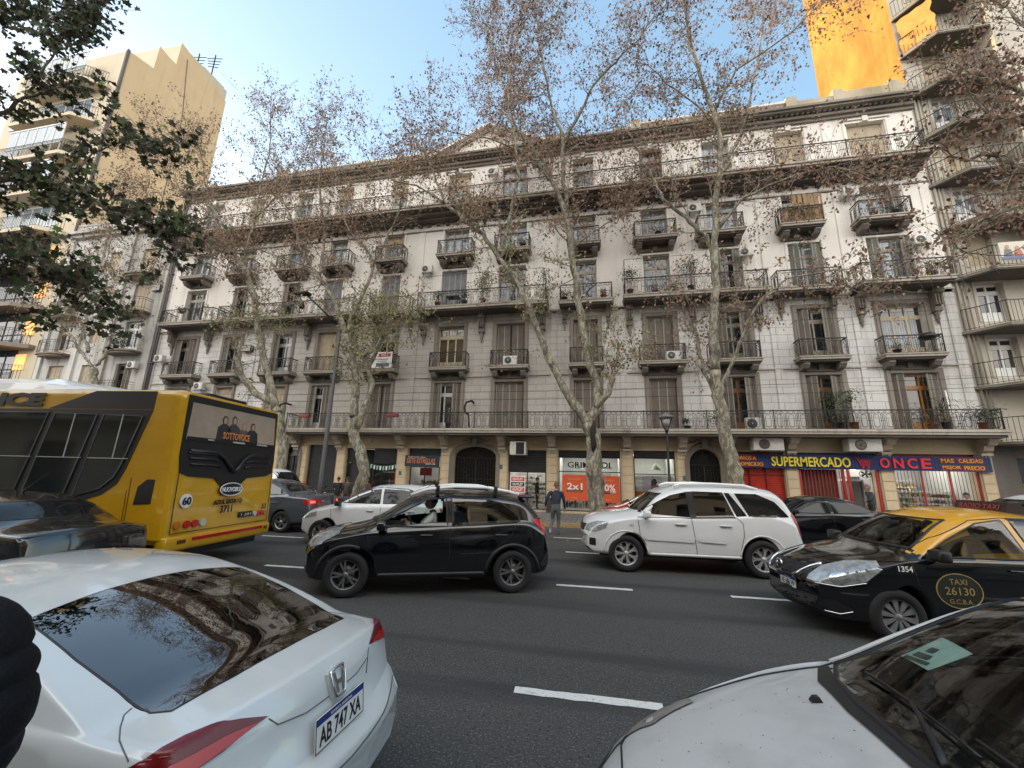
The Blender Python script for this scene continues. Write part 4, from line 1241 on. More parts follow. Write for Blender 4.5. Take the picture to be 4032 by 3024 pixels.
    def line(s, pts, d, r, m, name='seam', off=.0025, res=.05, closed=False, parent=None, n=4):
        q = []
        P = pts + [pts[0]] if closed else pts
        for a, b in zip(P, P[1:]):
            L = hypot(b[0] - a[0], b[1] - a[1]); k = max(1, int(L / res))
            for j in range(k): q.append((a[0] + (b[0] - a[0]) * j / k, a[1] + (b[1] - a[1]) * j / k))
        if not closed: q.append(P[-1])
        w = []
        for a, b in q:
            p, nn = s.hit(a, b, d); w.append(p + nn * off)
        if isinstance(m, MB): m.tube(w, r, n, closed=closed); return None
        return MB().tube(w, r, n, closed=closed).build(name, m, parent or s.root)
    def window(s, poly, d, glass, hole=True, trim=.02, name='side_window', trimmat=None, sides=None):
        for dd in (sides or [d]):
            if glass: s.patch(poly, dd, glass, name, .004)
            if hole: s.holes.append((poly, dd))
            if trim: s.line(poly, dd, trim, trimmat or M['black'], 'window_trim', -.004, closed=True, parent=None)
    def body(s, paint, name='body', split=None):
        V, Fs, mi = s.V, s.F, s.mi
        if s.holes:
            def inside(poly, x, y):
                c = False; j = len(poly) - 1
                for i in range(len(poly)):
                    a, b = poly[i], poly[j]
                    if (a[1] > y) != (b[1] > y) and x < (b[0] - a[0]) * (y - a[1]) / (b[1] - a[1]) + a[0]: c = not c
                    j = i
                return c
            nF = []; nm = []
            for f, m_ in zip(Fs, mi):
                if len(f) > 4: nF.append(f); nm.append(m_); continue
                kill = False
                for poly, d in s.holes:
                    ok = True
                    for i in f:
                        x, y, z = V[i]
                        if d == 'L': ok = y > .1 and inside(poly, x, z)
                        elif d == 'R': ok = y < -.1 and inside(poly, x, z)
                        elif d == 'T': ok = z > .8 and inside(poly, x, y)
                        elif d == 'F': ok = x > 0 and inside(poly, y, z)
                        elif d == 'B': ok = x < 0 and inside(poly, y, z)
                        if not ok: break
                    if ok: kill = True; break
                if not kill: nF.append(f); nm.append(m_)
            Fs, mi = nF, nm
        me = bpy.data.meshes.new(name); me.from_pydata(V, [], Fs)
        if split:
            mi = [2 if (m_ == 0 and split(*[sum(V[i][k] for i in f) / len(f) for k in range(3)])) else m_ for m_, f in zip(mi, Fs)]
        me.polygons.foreach_set('material_index', mi); me.polygons.foreach_set('use_smooth', [True] * len(Fs))
        bm = bmesh.new(); bm.from_mesh(me); bmesh.ops.recalc_face_normals(bm, faces=bm.faces[:]); bm.to_mesh(me); bm.free()
        mats = [paint if not isinstance(paint, (list, tuple)) else paint[0], M['black']]
        if split: mats.append(paint[1])
        return link(name, me, mats, s.root)
    def wheels(s, r, w, rim, style='five', rimr=.62, hub=None):
        S = s.S
        b = MB()
        b.lathe([(r * .62, -w * .5), (r * .90, -w * .5), (r * .985, -w * .38), (r, -w * .2), (r, w * .2), (r * .985, w * .38), (r * .90, w * .5), (r * .66, w * .5), (r * .64, w * .35)], (0, 0, 0), 36, 0, 'y')
        tm = b.mesh('tyre')
        q = MB(); R = r * .66; o = w * .36
        q.lathe([(R * .97, o - .10), (R * 1.0, o), (R, o + .012), (R * .93, o + .012), (R * .90, o - .012), (R * .88, o - .09)], (0, 0, 0), 32, 0, 'y')
        if style == 'five':
            for k in range(5):
                for dx in (-.085, .085):
                    a = 2 * pi * k / 5
                    p0 = (R * .16 * cos(a), R * .16 * sin(a)); p1 = (R * .92 * cos(a + dx * 2.2), R * .92 * sin(a + dx * 2.2))
                    q.prism(_bar2(p0, p1, R * .055, R * .07), o - .03, o + .002 + .0, 0, 'xz')
        elif style == 'seven':
            for k in range(7):
                a = 2 * pi * k / 7
                q.prism(_bar2((R * .12 * cos(a), R * .12 * sin(a)), (R * .70 * cos(a), R * .70 * sin(a)), R * .07, R * .10), o - .03, o + .004, 0, 'xz')
                for dx in (-.2, .2): q.prism(_bar2((R * .62 * cos(a), R * .62 * sin(a)), (R * .94 * cos(a + dx), R * .94 * sin(a + dx)), R * .08, R * .07), o - .03, o + .001, 0, 'xz')
        else:      # plastic hub cap with many blades
            for k in range(10):
                a = 2 * pi * k / 10 + .1
                q.prism(_bar2((R * .15 * cos(a), R * .15 * sin(a)), (R * .93 * cos(a + .12), R * .93 * sin(a + .12)), R * .05, R * .17), o - .02, o + .003, 0, 'xz')
        q.lathe([(.001, o + .014), (R * .15, o + .012), (R * .2, o - .002), (R * .22, o - .03)], (0, 0, 0), 20, 0, 'y')
        for k in range(5): q.lathe([(.001, o + .008), (.010, o + .007), (.011, o - .01)], (R * .12 * cos(k * 2 * pi / 5), 0, R * .12 * sin(k * 2 * pi / 5)), 6, 0, 'y')
        rm = q.mesh('rim')
        dk = MB(); dk.lathe([(.001, o - .05), (R * .62, o - .05), (R * .64, o - .07)], (0, 0, 0), 24, 0, 'y'); dk.lathe([(R * .64, o - .085), (R * .96, o - .085)], (0, 0, 0), 24, 1, 'y')
        dm = dk.mesh('brake_disc')
        for wx in (S['wf'], S['wr']):
            for sd in (1, -1):
                o_ = link('wheel', tm, M['rubber'], s.root, (wx, sd * (S['tr'] - w * .5), r), (0, 0, 0 if sd > 0 else pi))
                link('rim', rm, rim, o_); link('brake_disc', dm, [M['disc'], M['black']], o_)
    def underbody(s, z0=.20, z1=.62):
        S = s.S
        x0, x1 = S['top'][0][0], S['top'][-1][0]
        b = MB(); w = S['wmax'] - .24
        b.box(x0 + .35, -w, z0, x1 - .35, w, z0 + .12)
        for wx in (S['wf'], S['wr']): b.box(wx - .42, -w + .0, z0 + .12, wx + .42, w, z1)
        b.build('underbody', M['black'], s.root)
    def cabin(s, xf, xr, z=.5, sm=None, belt=.95, dash=True, hw=.62, rear=True):
        """seats, dashboard, steering wheel, seen through the glass"""
        sm = sm or M['seat']; b = MB()
        b.box(xr, -hw, z - .15, xf + .3, hw, z - .05)
        o = b.build('floor', M['seat'], s.root)
        for x in ((xf - .75, xf - 1.55) if rear else (xf - .75,)):
            for y in (.36, -.36):
                q = MB(); q.rbox(x - .25, y - .24, z - .04, x + .25, y + .24, z + .12, .05); q.rbox(x - .38, y - .24, z + .05, x - .22, y + .24, z + .62, .06); q.rbox(x - .40, y - .13, z + .64, x - .30, y + .13, z + .82, .04)
                q.build('seat', sm, s.root)
        if dash:
            q = MB(); q.rbox(xf - .12, -hw, z + .15, xf + .42, hw, belt - .03, .05)
            q.build('dashboard', M['black'], s.root)
            q = MB(); q.tube([(xf - .28 + .08 * sin(a), .36 + .18 * cos(a), belt - .02 + .17 * sin(a)) for a in [k * pi / 8 for k in range(16)]], .014, 5, closed=True)
            q.bar((xf - .28, .18, belt - .02), (xf - .28, .54, belt - .02), .012); q.bar((xf - .28, .36, belt - .02), (xf, .36, belt - .1), .03)
            q.build('steering_wheel', M['black'], s.root)
    def mirror(s, x, y, z, m, sides=(1, -1), w=.17):
        for sd in sides:
            b = MB(); b.rbox(x - .06, sd * y - .0 * sd if sd > 0 else -y - w, z - .06, x + .07, sd * y + w if sd > 0 else -y, z + .07, .035)
            b.box(x - .02, sd * (y - .1), z - .07, x + .05, sd * (y + .04), z - .03)
            b.build('wing_mirror', m, s.root)
def zmid(S): return 1.0
def _bar2(p0, p1, w0, w1):
    dx, dy = p1[0] - p0[0], p1[1] - p0[1]; L = hypot(dx, dy); nx, ny = -dy / L, dx / L
    return [(p0[0] + nx * w0, p0[1] + ny * w0), (p0[0] - nx * w0, p0[1] - ny * w0), (p1[0] - nx * w1, p1[1] - ny * w1), (p1[0] + nx * w1, p1[1] + ny * w1)]
def paint(name, c, metal=.0, rough=.22, dirt=.15):
    return mat(name, c, rough, metal, var=dirt, scale=2.2, coat=.9, thr=(.35, .8))
GL_DARK = glass_mat('tinted car glass', (.10, .11, .11), .05)
GL_CLEAR = glass_mat('clear car glass', (.62, .72, .70), .04)
GL_OPEN = glass_mat('open windscreen glass', (.80, .88, .86), -.05)
GL_MID = glass_mat('smoked car glass', (.33, .36, .36), .05)
def plate(C, txt, d, a, b, w=.40, h=.13, tilt=0, rot=None, blue=True):
    """number plate standing proud of the body"""
    p, n = C.hit(a, b, d)
    ax = 1 if d == 'F' else -1
    n = Vector((ax, 0, 0)) if tilt == 0 else Vector((ax * cos(tilt), 0, sin(tilt)))
    e = bpy.data.objects.new('number_plate', MB().box(-w / 2, -h / 2, -.006, w / 2, h / 2, 0).mesh('number_plate'))
    COL.objects.link(e); e.data.materials.append(M['white']); e.parent = C.root
    z = n; x = Vector((0, 1, 0)) if d == 'F' else Vector((0, -1, 0)); y = z.cross(x)
    e.matrix_local = Matrix(((x.x, y.x, z.x, p.x + n.x * .035), (x.y, y.y, z.y, p.y), (x.z, y.z, z.z, p.z), (0, 0, 0, 1)))
    bl = mat_cache('plate blue', (.01, .03, .22)); bk = mat_cache('plate black', (.01, .01, .012))
    q = MB(); q.box(-w / 2 + .004, h / 2 - .032, .0005, w / 2 - .004, h / 2 - .004, .0015); q.build('plate_band', bl, e)
    text(txt, .075, (0, -.014, .002), bk, e, rot=(0, 0, 0), ext=.0008, bold=.0012, width=w * .86, tall=h * .56)
    text('REPUBLICA ARGENTINA', .02, (0, h / 2 - .018, .002), M['white'], e, rot=(0, 0, 0), ext=.0004, width=w * .45, tall=.012)
    q = MB()
    for sx in (-1, 1): q.box(sx * (w / 2 - .004), -h / 2, .0004, sx * w / 2, h / 2, .002)
    for sy in (-1, 1): q.box(-w / 2, sy * (h / 2 - .004), .0004, w / 2, sy * h / 2, .002)
    q.build('plate_edge', bk, e)
    return e

# ---------------------------------------------------------------- black hatchback (middle lane)
BLACKP = paint('black car paint', (.003, .0035, .005), .0, .10)
S = dict(top=[(-1.97, .62), (-1.965, .72), (-1.91, .95), (-1.80, 1.14), (-1.55, 1.40), (-1.35, 1.475), (-.9, 1.515), (-.3, 1.525), (.1, 1.49), (.35, 1.41), (1.02, 1.03), (1.15, .985), (1.55, .90), (1.80, .83), (1.90, .76), (1.95, .68), (1.965, .60)],
         belt=[(-1.97, .60), (-1.90, .92), (-1.6, 1.03), (-.8, 1.0), (.3, .95), (1.0, .90), (1.5, .83), (1.8, .76), (1.93, .66), (1.965, .58)],
         wid=[(-1.97, .76), (-1.9, .80), (-1.6, .835), (-.8, .845), (.6, .845), (1.3, .845), (1.7, .825), (1.9, .77), (1.965, .70)],
         bot=[(-1.97, .42), (-1.94, .33), (-1.8, .28), (-1.2, .26), (1.2, .26), (1.75, .24), (1.92, .27), (1.965, .36)],
         wf=1.24, wr=-1.25, ar=.385, wz=.30, wmax=.845, tr=.85, tum=.36, cf=.22, cr=.16)
c = Car('hatchback_car', (-2.80, 7.03, 0), radians(203), 'black hatchback with roof rails and dark alloy wheels, a driver at its window', 'car', S)
fw = [(.93, .985), (.55, 1.17), (.12, 1.385), (-.16, 1.41), (-.20, .985)]
rw = [(-.28, .985), (-.25, 1.41), (-.80, 1.395), (-1.08, 1.33), (-1.33, 1.15), (-1.36, 1.07), (-1.2, 1.045)]
for sd in 'LR':
    c.window(fw, sd, None if sd == 'L' else GL_CLEAR, True, .016); c.window(rw, sd, GL_MID, True, .016)
    c.line([(-.22, 1.42), (-.235, .98), (-.25, .60), (-.22, .33)], sd, .005, M['black'])
    c.line([(.98, .93), (.96, .6), (.86, .36)], sd, .005, M['black'])
    c.line([(-1.30, 1.02), (-1.22, .85), (-.96, .66), (-.86, .5), (-.84, .33)], sd, .005, M['black'])
    for x in (-.10 + .22, -1.05): 
        p, n = c.hit(x, .86 + (0 if x > 0 else .02), sd)
        c.line([(x - .1, .86), (x + .1, .86)], sd, .016, BLACKP, 'door_handle', .018)
    for wx in (1.24, -1.25):
        c.line([(wx + .43 * cos(radians(a)), .28 + .43 * sin(radians(a))) for a in range(-8 if wx > 0 else -5, 189, 9)], sd, .034, M['black'], 'arch_cladding', -.008, n=6)
    c.line([(.80, .30), (-.80, .30)], sd, .035, M['black'], 'sill_cladding', -.01, n=6)
    # silver roof rail with two cross-bar feet
    q = MB(); sg = 1 if sd == 'L' else -1
    pts = [(.40, 1.44), (.15, 1.535), (-.3, 1.585), (-.8, 1.58), (-1.2, 1.52), (-1.38, 1.475)]
    q.tube([(x, sg * .565, z) for x, z in pts], .026, 6)
    q.build('roof_rail', mat_cache('satin aluminium', (.85, .86, .86), rough=.35), c.root)
    for x in (-.02, -.98):
        q = MB().rbox(x - .03, sg * .50, 1.44, x + .03, sg * .60, 1.60, .01); q.build('rail_clamp', M['black'], c.root)
    c.diag([(1.90, .69), (1.86, .77), (1.62, .88), (1.36, .935), (1.42, .86), (1.62, .74), (1.78, .68)], M['lens'], 'headlight', sgn=1 if sd == 'L' else -1)
    c.rear([(-1.56, 1.09), (-1.80, 1.09), (-1.90, 1.0), (-1.93, .86), (-1.86, .78), (-1.74, .90)], M['redl'], 'tail_light', sgn=1 if sd == 'L' else -1)
    c.patch([(-1.94, .35), (-1.96, .60), (-1.82, .62), (-1.70, .40)], sd, M['black'], 'bumper_insert')
    c.patch([(1.93, .40), (1.93, .50), (1.80, .52), (1.80, .42)], sd, mat_cache('fog lamp warm', (.20, .14, .10), rough=.2), 'fog_light')
for sy in (1, -1): c.patch([(sy * .50, 1.0), (sy * .74, 1.02), (sy * .76, .86), (sy * .62, .84)], 'B', M['redl'], 'tail_light')
c.window([(-.58, 1.34), (.58, 1.34), (.66, 1.08), (-.66, 1.08)], 'B', GL_MID, True, .02, 'rear_window')
c.window([(-.56, 1.38), (.56, 1.38), (.68, 1.04), (-.68, 1.04)], 'F', GL_CLEAR, True, .02, 'windscreen')
c.patch([(-.55, .70), (.55, .70), (.5, .46), (-.5, .46)], 'F', M['black'], 'grille')
c.patch([(-.25, .78), (.25, .78), (.25, .66), (-.25, .66)], 'B', M['white'], 'number_plate')
q = MB().rbox(-1.68, -.50, 1.415, -1.42, .50, 1.45, .012); q.build('spoiler', BLACKP, c.root)
q = MB(); q.bar((.25, .1, 1.49), (-.08, .16, 1.70), .006); q.build('aerial', M['black'], c.root)
c.line([(-.6, .25), (-.1, .05), (.3, .0)], 'F', .01, M['black'], 'wiper') if False else None
c.mirror(.78, .84, 1.0, BLACKP)
c.body(BLACKP); c.wheels(.315, .195, M['alloy_dark'], 'five'); c.underbody(); c.cabin(.62, -1.5, .48, M['seat'], .96)
hatch = c

# ---------------------------------------------------------------- white SUV
WHITEP = paint('white car paint', (.70, .71, .72), 0, .25, .08)
S = dict(top=[(-2.12, .66), (-2.115, .82), (-2.08, 1.08), (-2.0, 1.26), (-1.84, 1.54), (-1.70, 1.63), (-1.35, 1.68), (-.6, 1.705), (0, 1.69), (.28, 1.63), (.55, 1.53), (1.05, 1.16), (1.18, 1.125), (1.60, 1.07), (1.90, .99), (2.03, .91), (2.10, .79), (2.12, .66)],
         belt=[(-2.12, .64), (-2.0, 1.02), (-1.6, 1.13), (-.8, 1.10), (.4, 1.04), (1.1, 1.01), (1.7, .94), (1.95, .86), (2.07, .74), (2.12, .64)],
         wid=[(-2.12, .80), (-2.0, .86), (-1.6, .885), (-.5, .905), (.8, .905), (1.5, .90), (1.9, .85), (2.05, .79), (2.12, .70)],
         bot=[(-2.12, .45), (-2.08, .38), (-1.9, .36), (-1, .33), (1, .33), (1.8, .32), (2.04, .34), (2.12, .42)],
         wf=1.28, wr=-1.28, ar=.405, wz=.345, wmax=.905, tr=.90, tum=.21, cf=.20, cr=.10, rp=3.4)
c = Car('sport_utility_car', (1.74, 9.82, 0), radians(185), 'white sport utility car with roof rails crossing in the middle lane', 'car', S)
f1 = [(1.00, 1.13), (.62, 1.34), (.36, 1.47), (.05, 1.545), (.02, 1.07)]
f2 = [(-.10, 1.065), (-.08, 1.56), (-.66, 1.555), (-.82, 1.10)]
f2b = [(-.88, 1.11), (-.72, 1.595), (-.80, 1.59), (-.95, 1.45), (-1.04, 1.12)]
f3 = [(-1.10, 1.12), (-.90, 1.54), (-1.30, 1.54), (-1.62, 1.40), (-1.84, 1.13)]
WH = mat_cache('near black glass', (.010, .012, .014), rough=.05, spec=.45)
for sd in 'LR':
    for k, f_ in enumerate((f1, f2, [(-.87, 1.11), (-.70, 1.55), (-.78, 1.545), (-1.05, 1.13)], f3)): c.window(f_, sd, GL_DARK if k < 2 else WH, False, .010)
    c.patch([(.02, 1.06), (.05, 1.55), (-.08, 1.56), (-.10, 1.06)], sd, M['black'], 'door_pillar', .008)
    c.line([(1.02, 1.04), (.02, 1.055), (-.85, 1.09)], sd, .008, M['black'], 'window_trim')
    c.line([(.0, 1.05), (-.03, .75), (-.06, .36)], sd, .005, M['black']); c.line([(1.03, 1.04), (1.0, .7), (.92, .36)], sd, .005, M['black'])
    c.line([(-.86, 1.09), (-.96, .98), (-.95, .75), (-.90, .60), (-.84, .36)], sd, .005, M['black'])
    for a, b in ((.93, -.03), (-.08, -.62)): c.patch([(a, .66), (a - .05, .62), (b + .03, .60), (b, .65), (b, .70), (a - .05, .72)], sd, WHITEP, 'side_moulding', .022)
    for x in (.22, -.62): c.line([(x - .12, .93), (x + .10, .93)], sd, .018, WHITEP, 'door_handle', .02)
    q = MB(); sg = 1 if sd == 'L' else -1
    q.tube([(.25, sg * .64, 1.645), (.10, sg * .60, 1.70), (-.5, sg * .60, 1.72), (-1.15, sg * .60, 1.70), (-1.4, sg * .60, 1.63)], .028, 6); q.build('roof_rail', mat_cache('satin aluminium', (.62, .63, .64)), c.root)
    c.diag([(2.05, .72), (2.0, .84), (1.82, .92), (1.60, .925), (1.66, .80), (1.86, .72)], M['lens'], 'headlight', sgn=1 if sd == 'L' else -1)
    c.rear([(-1.88, 1.18), (-1.97, 1.19), (-2.05, 1.04), (-2.10, .82), (-2.0, .78), (-1.95, .98)], M['redl'], 'tail_light', .014, sgn=1 if sd == 'L' else -1)
    c.patch([(1.98, .46), (1.98, .60), (1.86, .60), (1.86, .46)], sd, M['black'], 'fog_light')
    for wx in (1.28, -1.28):
        c.line([(wx + .425 * cos(radians(a)), .345 + .425 * sin(radians(a))) for a in range(0, 181, 9)], sd, .016, WHITEP, 'arch_lip', -.002, n=5)
    c.line([(.86, .36), (-.86, .36)], sd, .03, WHITEP, 'sill', -.01, n=6)
    c.patch([(1.02 + .18, .90), (1.02 + .10, .90), (1.12, .86), (1.20, .86)], sd, mat_cache('grey badge', (.4, .4, .42)), 'badge')
c.window([(-.62, 1.50), (.62, 1.50), (.76, 1.16), (-.76, 1.16)], 'F', GL_DARK, True, .02, 'windscreen')
c.window([(-.60, 1.52), (.60, 1.52), (.68, 1.20), (-.68, 1.20)], 'B', WH, False, .02, 'rear_window')
c.patch([(-.5, .84), (.5, .84), (.42, .70), (-.42, .70)], 'F', M['black'], 'grille')
c.mirror(.86, .88, 1.10, WHITEP, w=.2)
c.body(WHITEP); c.wheels(.345, .225, mat_cache('bright alloy', (.55, .56, .57), rough=.3, metal=.55), 'seven'); c.underbody(.26, .7); c.cabin(.7, -1.6, .6, M['seat'], 1.05)

# ---------------------------------------------------------------- taxi
TAXIY = paint('taxi yellow paint', (.72, .36, .012), 0, .25)
S = dict(top=[(-2.24, .50), (-2.22, .80), (-2.14, 1.02), (-1.95, 1.08), (-1.55, 1.12), (-.85, 1.40), (-.5, 1.50), (-.1, 1.52), (.20, 1.49), (.42, 1.42), (1.10, 1.02), (1.25, .975), (1.65, .90), (1.95, .81), (2.09, .74), (2.17, .66), (2.20, .60)],
         belt=[(-2.24, .48), (-2.1, .95), (-1.5, 1.01), (-.8, .99), (.4, .95), (1.1, .92), (1.6, .84), (1.95, .75), (2.14, .65), (2.20, .58)],
         wid=[(-2.24, .68), (-2.1, .76), (-1.7, .83), (-.8, .85), (.8, .85), (1.4, .845), (1.8, .82), (2.05, .75), (2.20, .64)],
         bot=[(-2.24, .48), (-2.15, .36), (-1.9, .27), (-1, .23), (1, .23), (1.8, .21), (2.12, .22), (2.20, .30)],
         wf=1.32, wr=-1.28, ar=.355, wz=.30, wmax=.85, tr=.85, tum=.40, cf=.30, cr=.16)
c = Car('taxi_car', (4.66, 6.92, 0), radians(184.5), 'black and yellow taxi sedan with a roof sign at the right of the road', 'taxi', S)
f1 = [(.93, .975), (.60, 1.16), (.18, 1.36), (-.12, 1.41), (-.17, .985)]
f2 = [(-.25, .985), (-.20, 1.425), (-.62, 1.395), (-1.05, 1.22), (-1.28, 1.04), (-1.1, 1.02)]
for sd in 'LR':
    c.window(f1, sd, GL_CLEAR, True, .014); c.window(f2, sd, GL_CLEAR, True, .014)
    c.line([(1.10, .93), (1.06, .6), (.96, .28)], sd, .005, M['black']); c.line([(-.19, .96), (-.22, .6), (-.2, .28)], sd, .005, M['black'])
    c.line([(1.06, .97), (.72, 1.17), (.22, 1.39), (-.15, 1.43), (-.6, 1.42), (-1.1, 1.24)], sd, .005, M['black'])
    c.diag([(2.10, .60), (2.06, .66), (1.90, .77), (1.64, .85), (1.38, .88), (1.42, .81), (1.60, .66), (1.85, .585)], M['lens'], 'headlight', .008, sgn=1 if sd == 'L' else -1)
    c.diag([(1.95, .63), (1.90, .70), (1.78, .74), (1.74, .66), (1.84, .61)], mat_cache('lamp bowl', (.75, .77, .78), rough=.15, metal=.8), 'lamp_bowl', .012, sgn=1 if sd == 'L' else -1)
    c.line([(2.10, .585), (1.85, .575), (1.60, .645)], sd, .008, M['chrome'], 'lamp_trim')
    c.patch([(2.04, .28), (2.04, .40), (1.92, .42), (1.74, .33), (1.86, .27)], sd, M['black'], 'bumper_vent'); c.line([(2.02, .28), (1.88, .265), (1.76, .31)], sd, .008, M['chrome'], 'vent_trim')
    c.line([(.1, .86), (-.08, .86)], sd, .015, BLACKP, 'door_handle', .018)
    c.patch([(-2.0, .98), (-2.15, .92), (-2.18, .78), (-2.0, .80)], sd, M['redl'], 'tail_light')
for sd, yy in (('F', 1),):
    c.window([(-.50, 1.375), (.50, 1.375), (.63, 1.04), (-.63, 1.04)], 'F', GL_OPEN, True, .022, 'windscreen')
    c.patch([(-.42, .76), (.42, .76), (.34, .52), (-.34, .52)], 'F', M['black'], 'grille')
    for s_ in (-1, 1):
        c.line([(s_ * .46, .79), (s_ * .36, .64), (s_ * .20, .56)], 'F', .022, M['chrome'], 'grille_chrome', .004, n=5)
    for z in (.58, .64, .70): c.line([(-.34, z), (.34, z)], 'F', .006, mat_cache('dark grey plastic', (.04, .04, .045)), 'grille_slat', .006)
    p, n = c.hit(0, .68, 'F')
    b = MB(); b.tube([(p.x + .02, .07 * cos(a), p.z + .07 * sin(a)) for a in [k * pi / 10 for k in range(20)]], .012, 6, closed=True); b.box(p.x + .01, -.085, p.z - .016, p.x + .035, .085, p.z + .016)
    b.build('emblem', M['chrome'], c.root)
    c.patch([(-.62, .42), (.62, .42), (.55, .28), (-.55, .28)], 'F', M['black'], 'lower_grille')
c.window([(-.55, 1.32), (.55, 1.32), (.62, 1.12), (-.62, 1.12)], 'B', GL_MID, True, .014, 'rear_window')
plate(c, 'AE 606 VV', 'F', 0, .47)
c.line([(.66, .99), (.35, .955), (-.2, .94)], 'T', .01, M['black'], 'wiper') if False else None
def tsplit(x, y, z): return z > .985 + .0 * x and (x > -1.9 and x < 1.02 or (abs(y) > .60 and x < 1.2)) and not (x < -1.5)
c.body([BLACKP, TAXIY], split=lambda x, y, z: z > .99 and -1.62 < x < 1.14 and not (x > .93 and abs(y) < .66))
c.mirror(.86, .84, 1.0, M['black'], w=.2)
c.wheels(.30, .19, M['hubcap'], 'cap'); c.underbody(.2, .6); c.cabin(.72, -1.5, .45, M['seat'], .95)
MB().rbox(.62, -.06, 1.255, .66, .10, 1.32, .01).build('rear_view_mirror', M['black'], c.root)
# roof sign and markings
b = MB(); b.prism([(-.68, 1.47), (-.44, 1.47), (-.49, 1.61), (-.63, 1.61)], -.36, .36, 0, 'xz')
sg = b.build('roof_sign', mat_cache('dark brown sign box', (.035, .018, .015)), c.root)
mat_cache('dull red lettering', (.30, .05, .04))
text('RADIO TAXI', .10, (0, 0, 0), bpy.data.materials['dull red lettering'], sg, ext=.002, bold=.001).matrix_local = Matrix.Translation((-.456, 0, 1.545)) @ Matrix.Rotation(pi / 2, 4, 'Z') @ Matrix.Rotation(pi / 2 - .4, 4, 'X')
def side_text(C, txt, x, z, size, m, bold=0., tall=None, width=None, name='lettering'):
    """lettering wrapped onto the left flank"""
    me = text_mesh(txt, size, 0.0, bold)
    xs = [v.co.x for v in me.vertices]; ys = [v.co.y for v in me.vertices]
    cy = (max(ys) + min(ys)) / 2; cx = (max(xs) + min(xs)) / 2; sx = width / (max(xs) - min(xs)) if width else 1
    for v in me.vertices:
        p, n = C.hit(x - (v.co.x - cx) * sx, z + v.co.y - cy, 'L'); v.co = p + n * .008
    me.materials.clear(); me.materials.append(m)
    o = bpy.data.objects.new(name, me); COL.objects.link(o); o.parent = C.root; return o
side_text(c, '1354', 1.18, .83, .085, M['white'], .002)
gold = mat_cache('gold paint', (.42, .30, .08))
el = [(.66 + .235 * cos(a), .62 + .185 * sin(a)) for a in [k * pi / 14 for k in range(28)]]
c.patch(el, 'L', mat_cache('dark green black', (.006, .012, .008)), 'door_badge', .004)
c.line(el, 'L', .006, gold, 'badge_ring', .003, closed=True)
side_text(c, 'TAXI', .66, .72, .085, gold); side_text(c, '26130', .66, .62, .115, gold, width=.30); side_text(c, 'G.C.B.A.', .66, .51, .07, gold)
taxi = c
# ---------------------------------------------------------------- near white sedan, rear seen from above
NW = paint('pearl white car paint', (.66, .70, .71), 0, .20, .06)
S = dict(top=[(-2.40, .60), (-2.395, .655), (-2.33, .70), (-2.285, .74), (-2.27, .86), (-2.25, .95), (-2.235, 1.045), (-2.19, 1.085), (-2.05, 1.088), (-1.83, 1.10), (-1.6, 1.17), (-.87, 1.385), (-.4, 1.465), (.1, 1.48), (.45, 1.43), (.7, 1.34), (1.30, 1.0), (1.45, .95), (1.9, .86), (2.15, .76), (2.25, .62)],
         belt=[(-2.40, .58), (-2.33, .69), (-2.28, .80), (-2.24, .93), (-2.1, 1.0), (-1.5, 1.03), (-.8, 1.0), (.4, .96), (1.2, .92), (1.8, .82), (2.1, .70), (2.25, .60)],
         wid=[(-2.40, .82), (-2.33, .84), (-2.2, .85), (-1.9, .87), (-1.3, .895), (-.5, .90), (.8, .90), (1.5, .88), (2.0, .80), (2.25, .66)],
         bot=[(-2.40, .40), (-2.36, .33), (-2.0, .25), (-1, .2), (1, .2), (1.9, .2), (2.15, .24), (2.25, .34)],
         wf=1.38, wr=-1.32, ar=.36, wz=.31, wmax=.90, tr=.90, tum=.30, cf=.25, cr=.20, drop=.06, rp=2.2)
CX, CYY, CA, CS = -3.16, 2.04, 178.8, .85
S['scale'] = CS
c = Car('sedan_car', (CX, CYY, 0), radians(CA), 'near white sedan seen from behind and above, with dark rear window and red tail lamp', 'car', S)
GLR = glass_mat('dark rear glass', (.03, .03, .032), .12, .01)
c.window([(-1.79, .655), (-1.86, .62), (-1.90, .35), (-1.91, 0), (-1.90, -.35), (-1.86, -.62), (-1.79, -.655), (-1.3, -.66), (-.87, -.635), (-.84, -.3), (-.83, 0), (-.84, .3), (-.87, .635), (-1.3, .66)], 'T', GLR, True, .010, 'rear_window')
for sd in 'LR':
    c.window([(1.1, .99), (.6, 1.26), (.15, 1.36), (0, .99)], sd, GL_DARK, False, .012)
    c.window([(-.05, .99), (.05, 1.36), (-.45, 1.35), (-1.0, 1.16), (-1.25, 1.06)], sd, GL_DARK, False, .012)

    # C shaped gap round the fuel flap and boot lid shut line

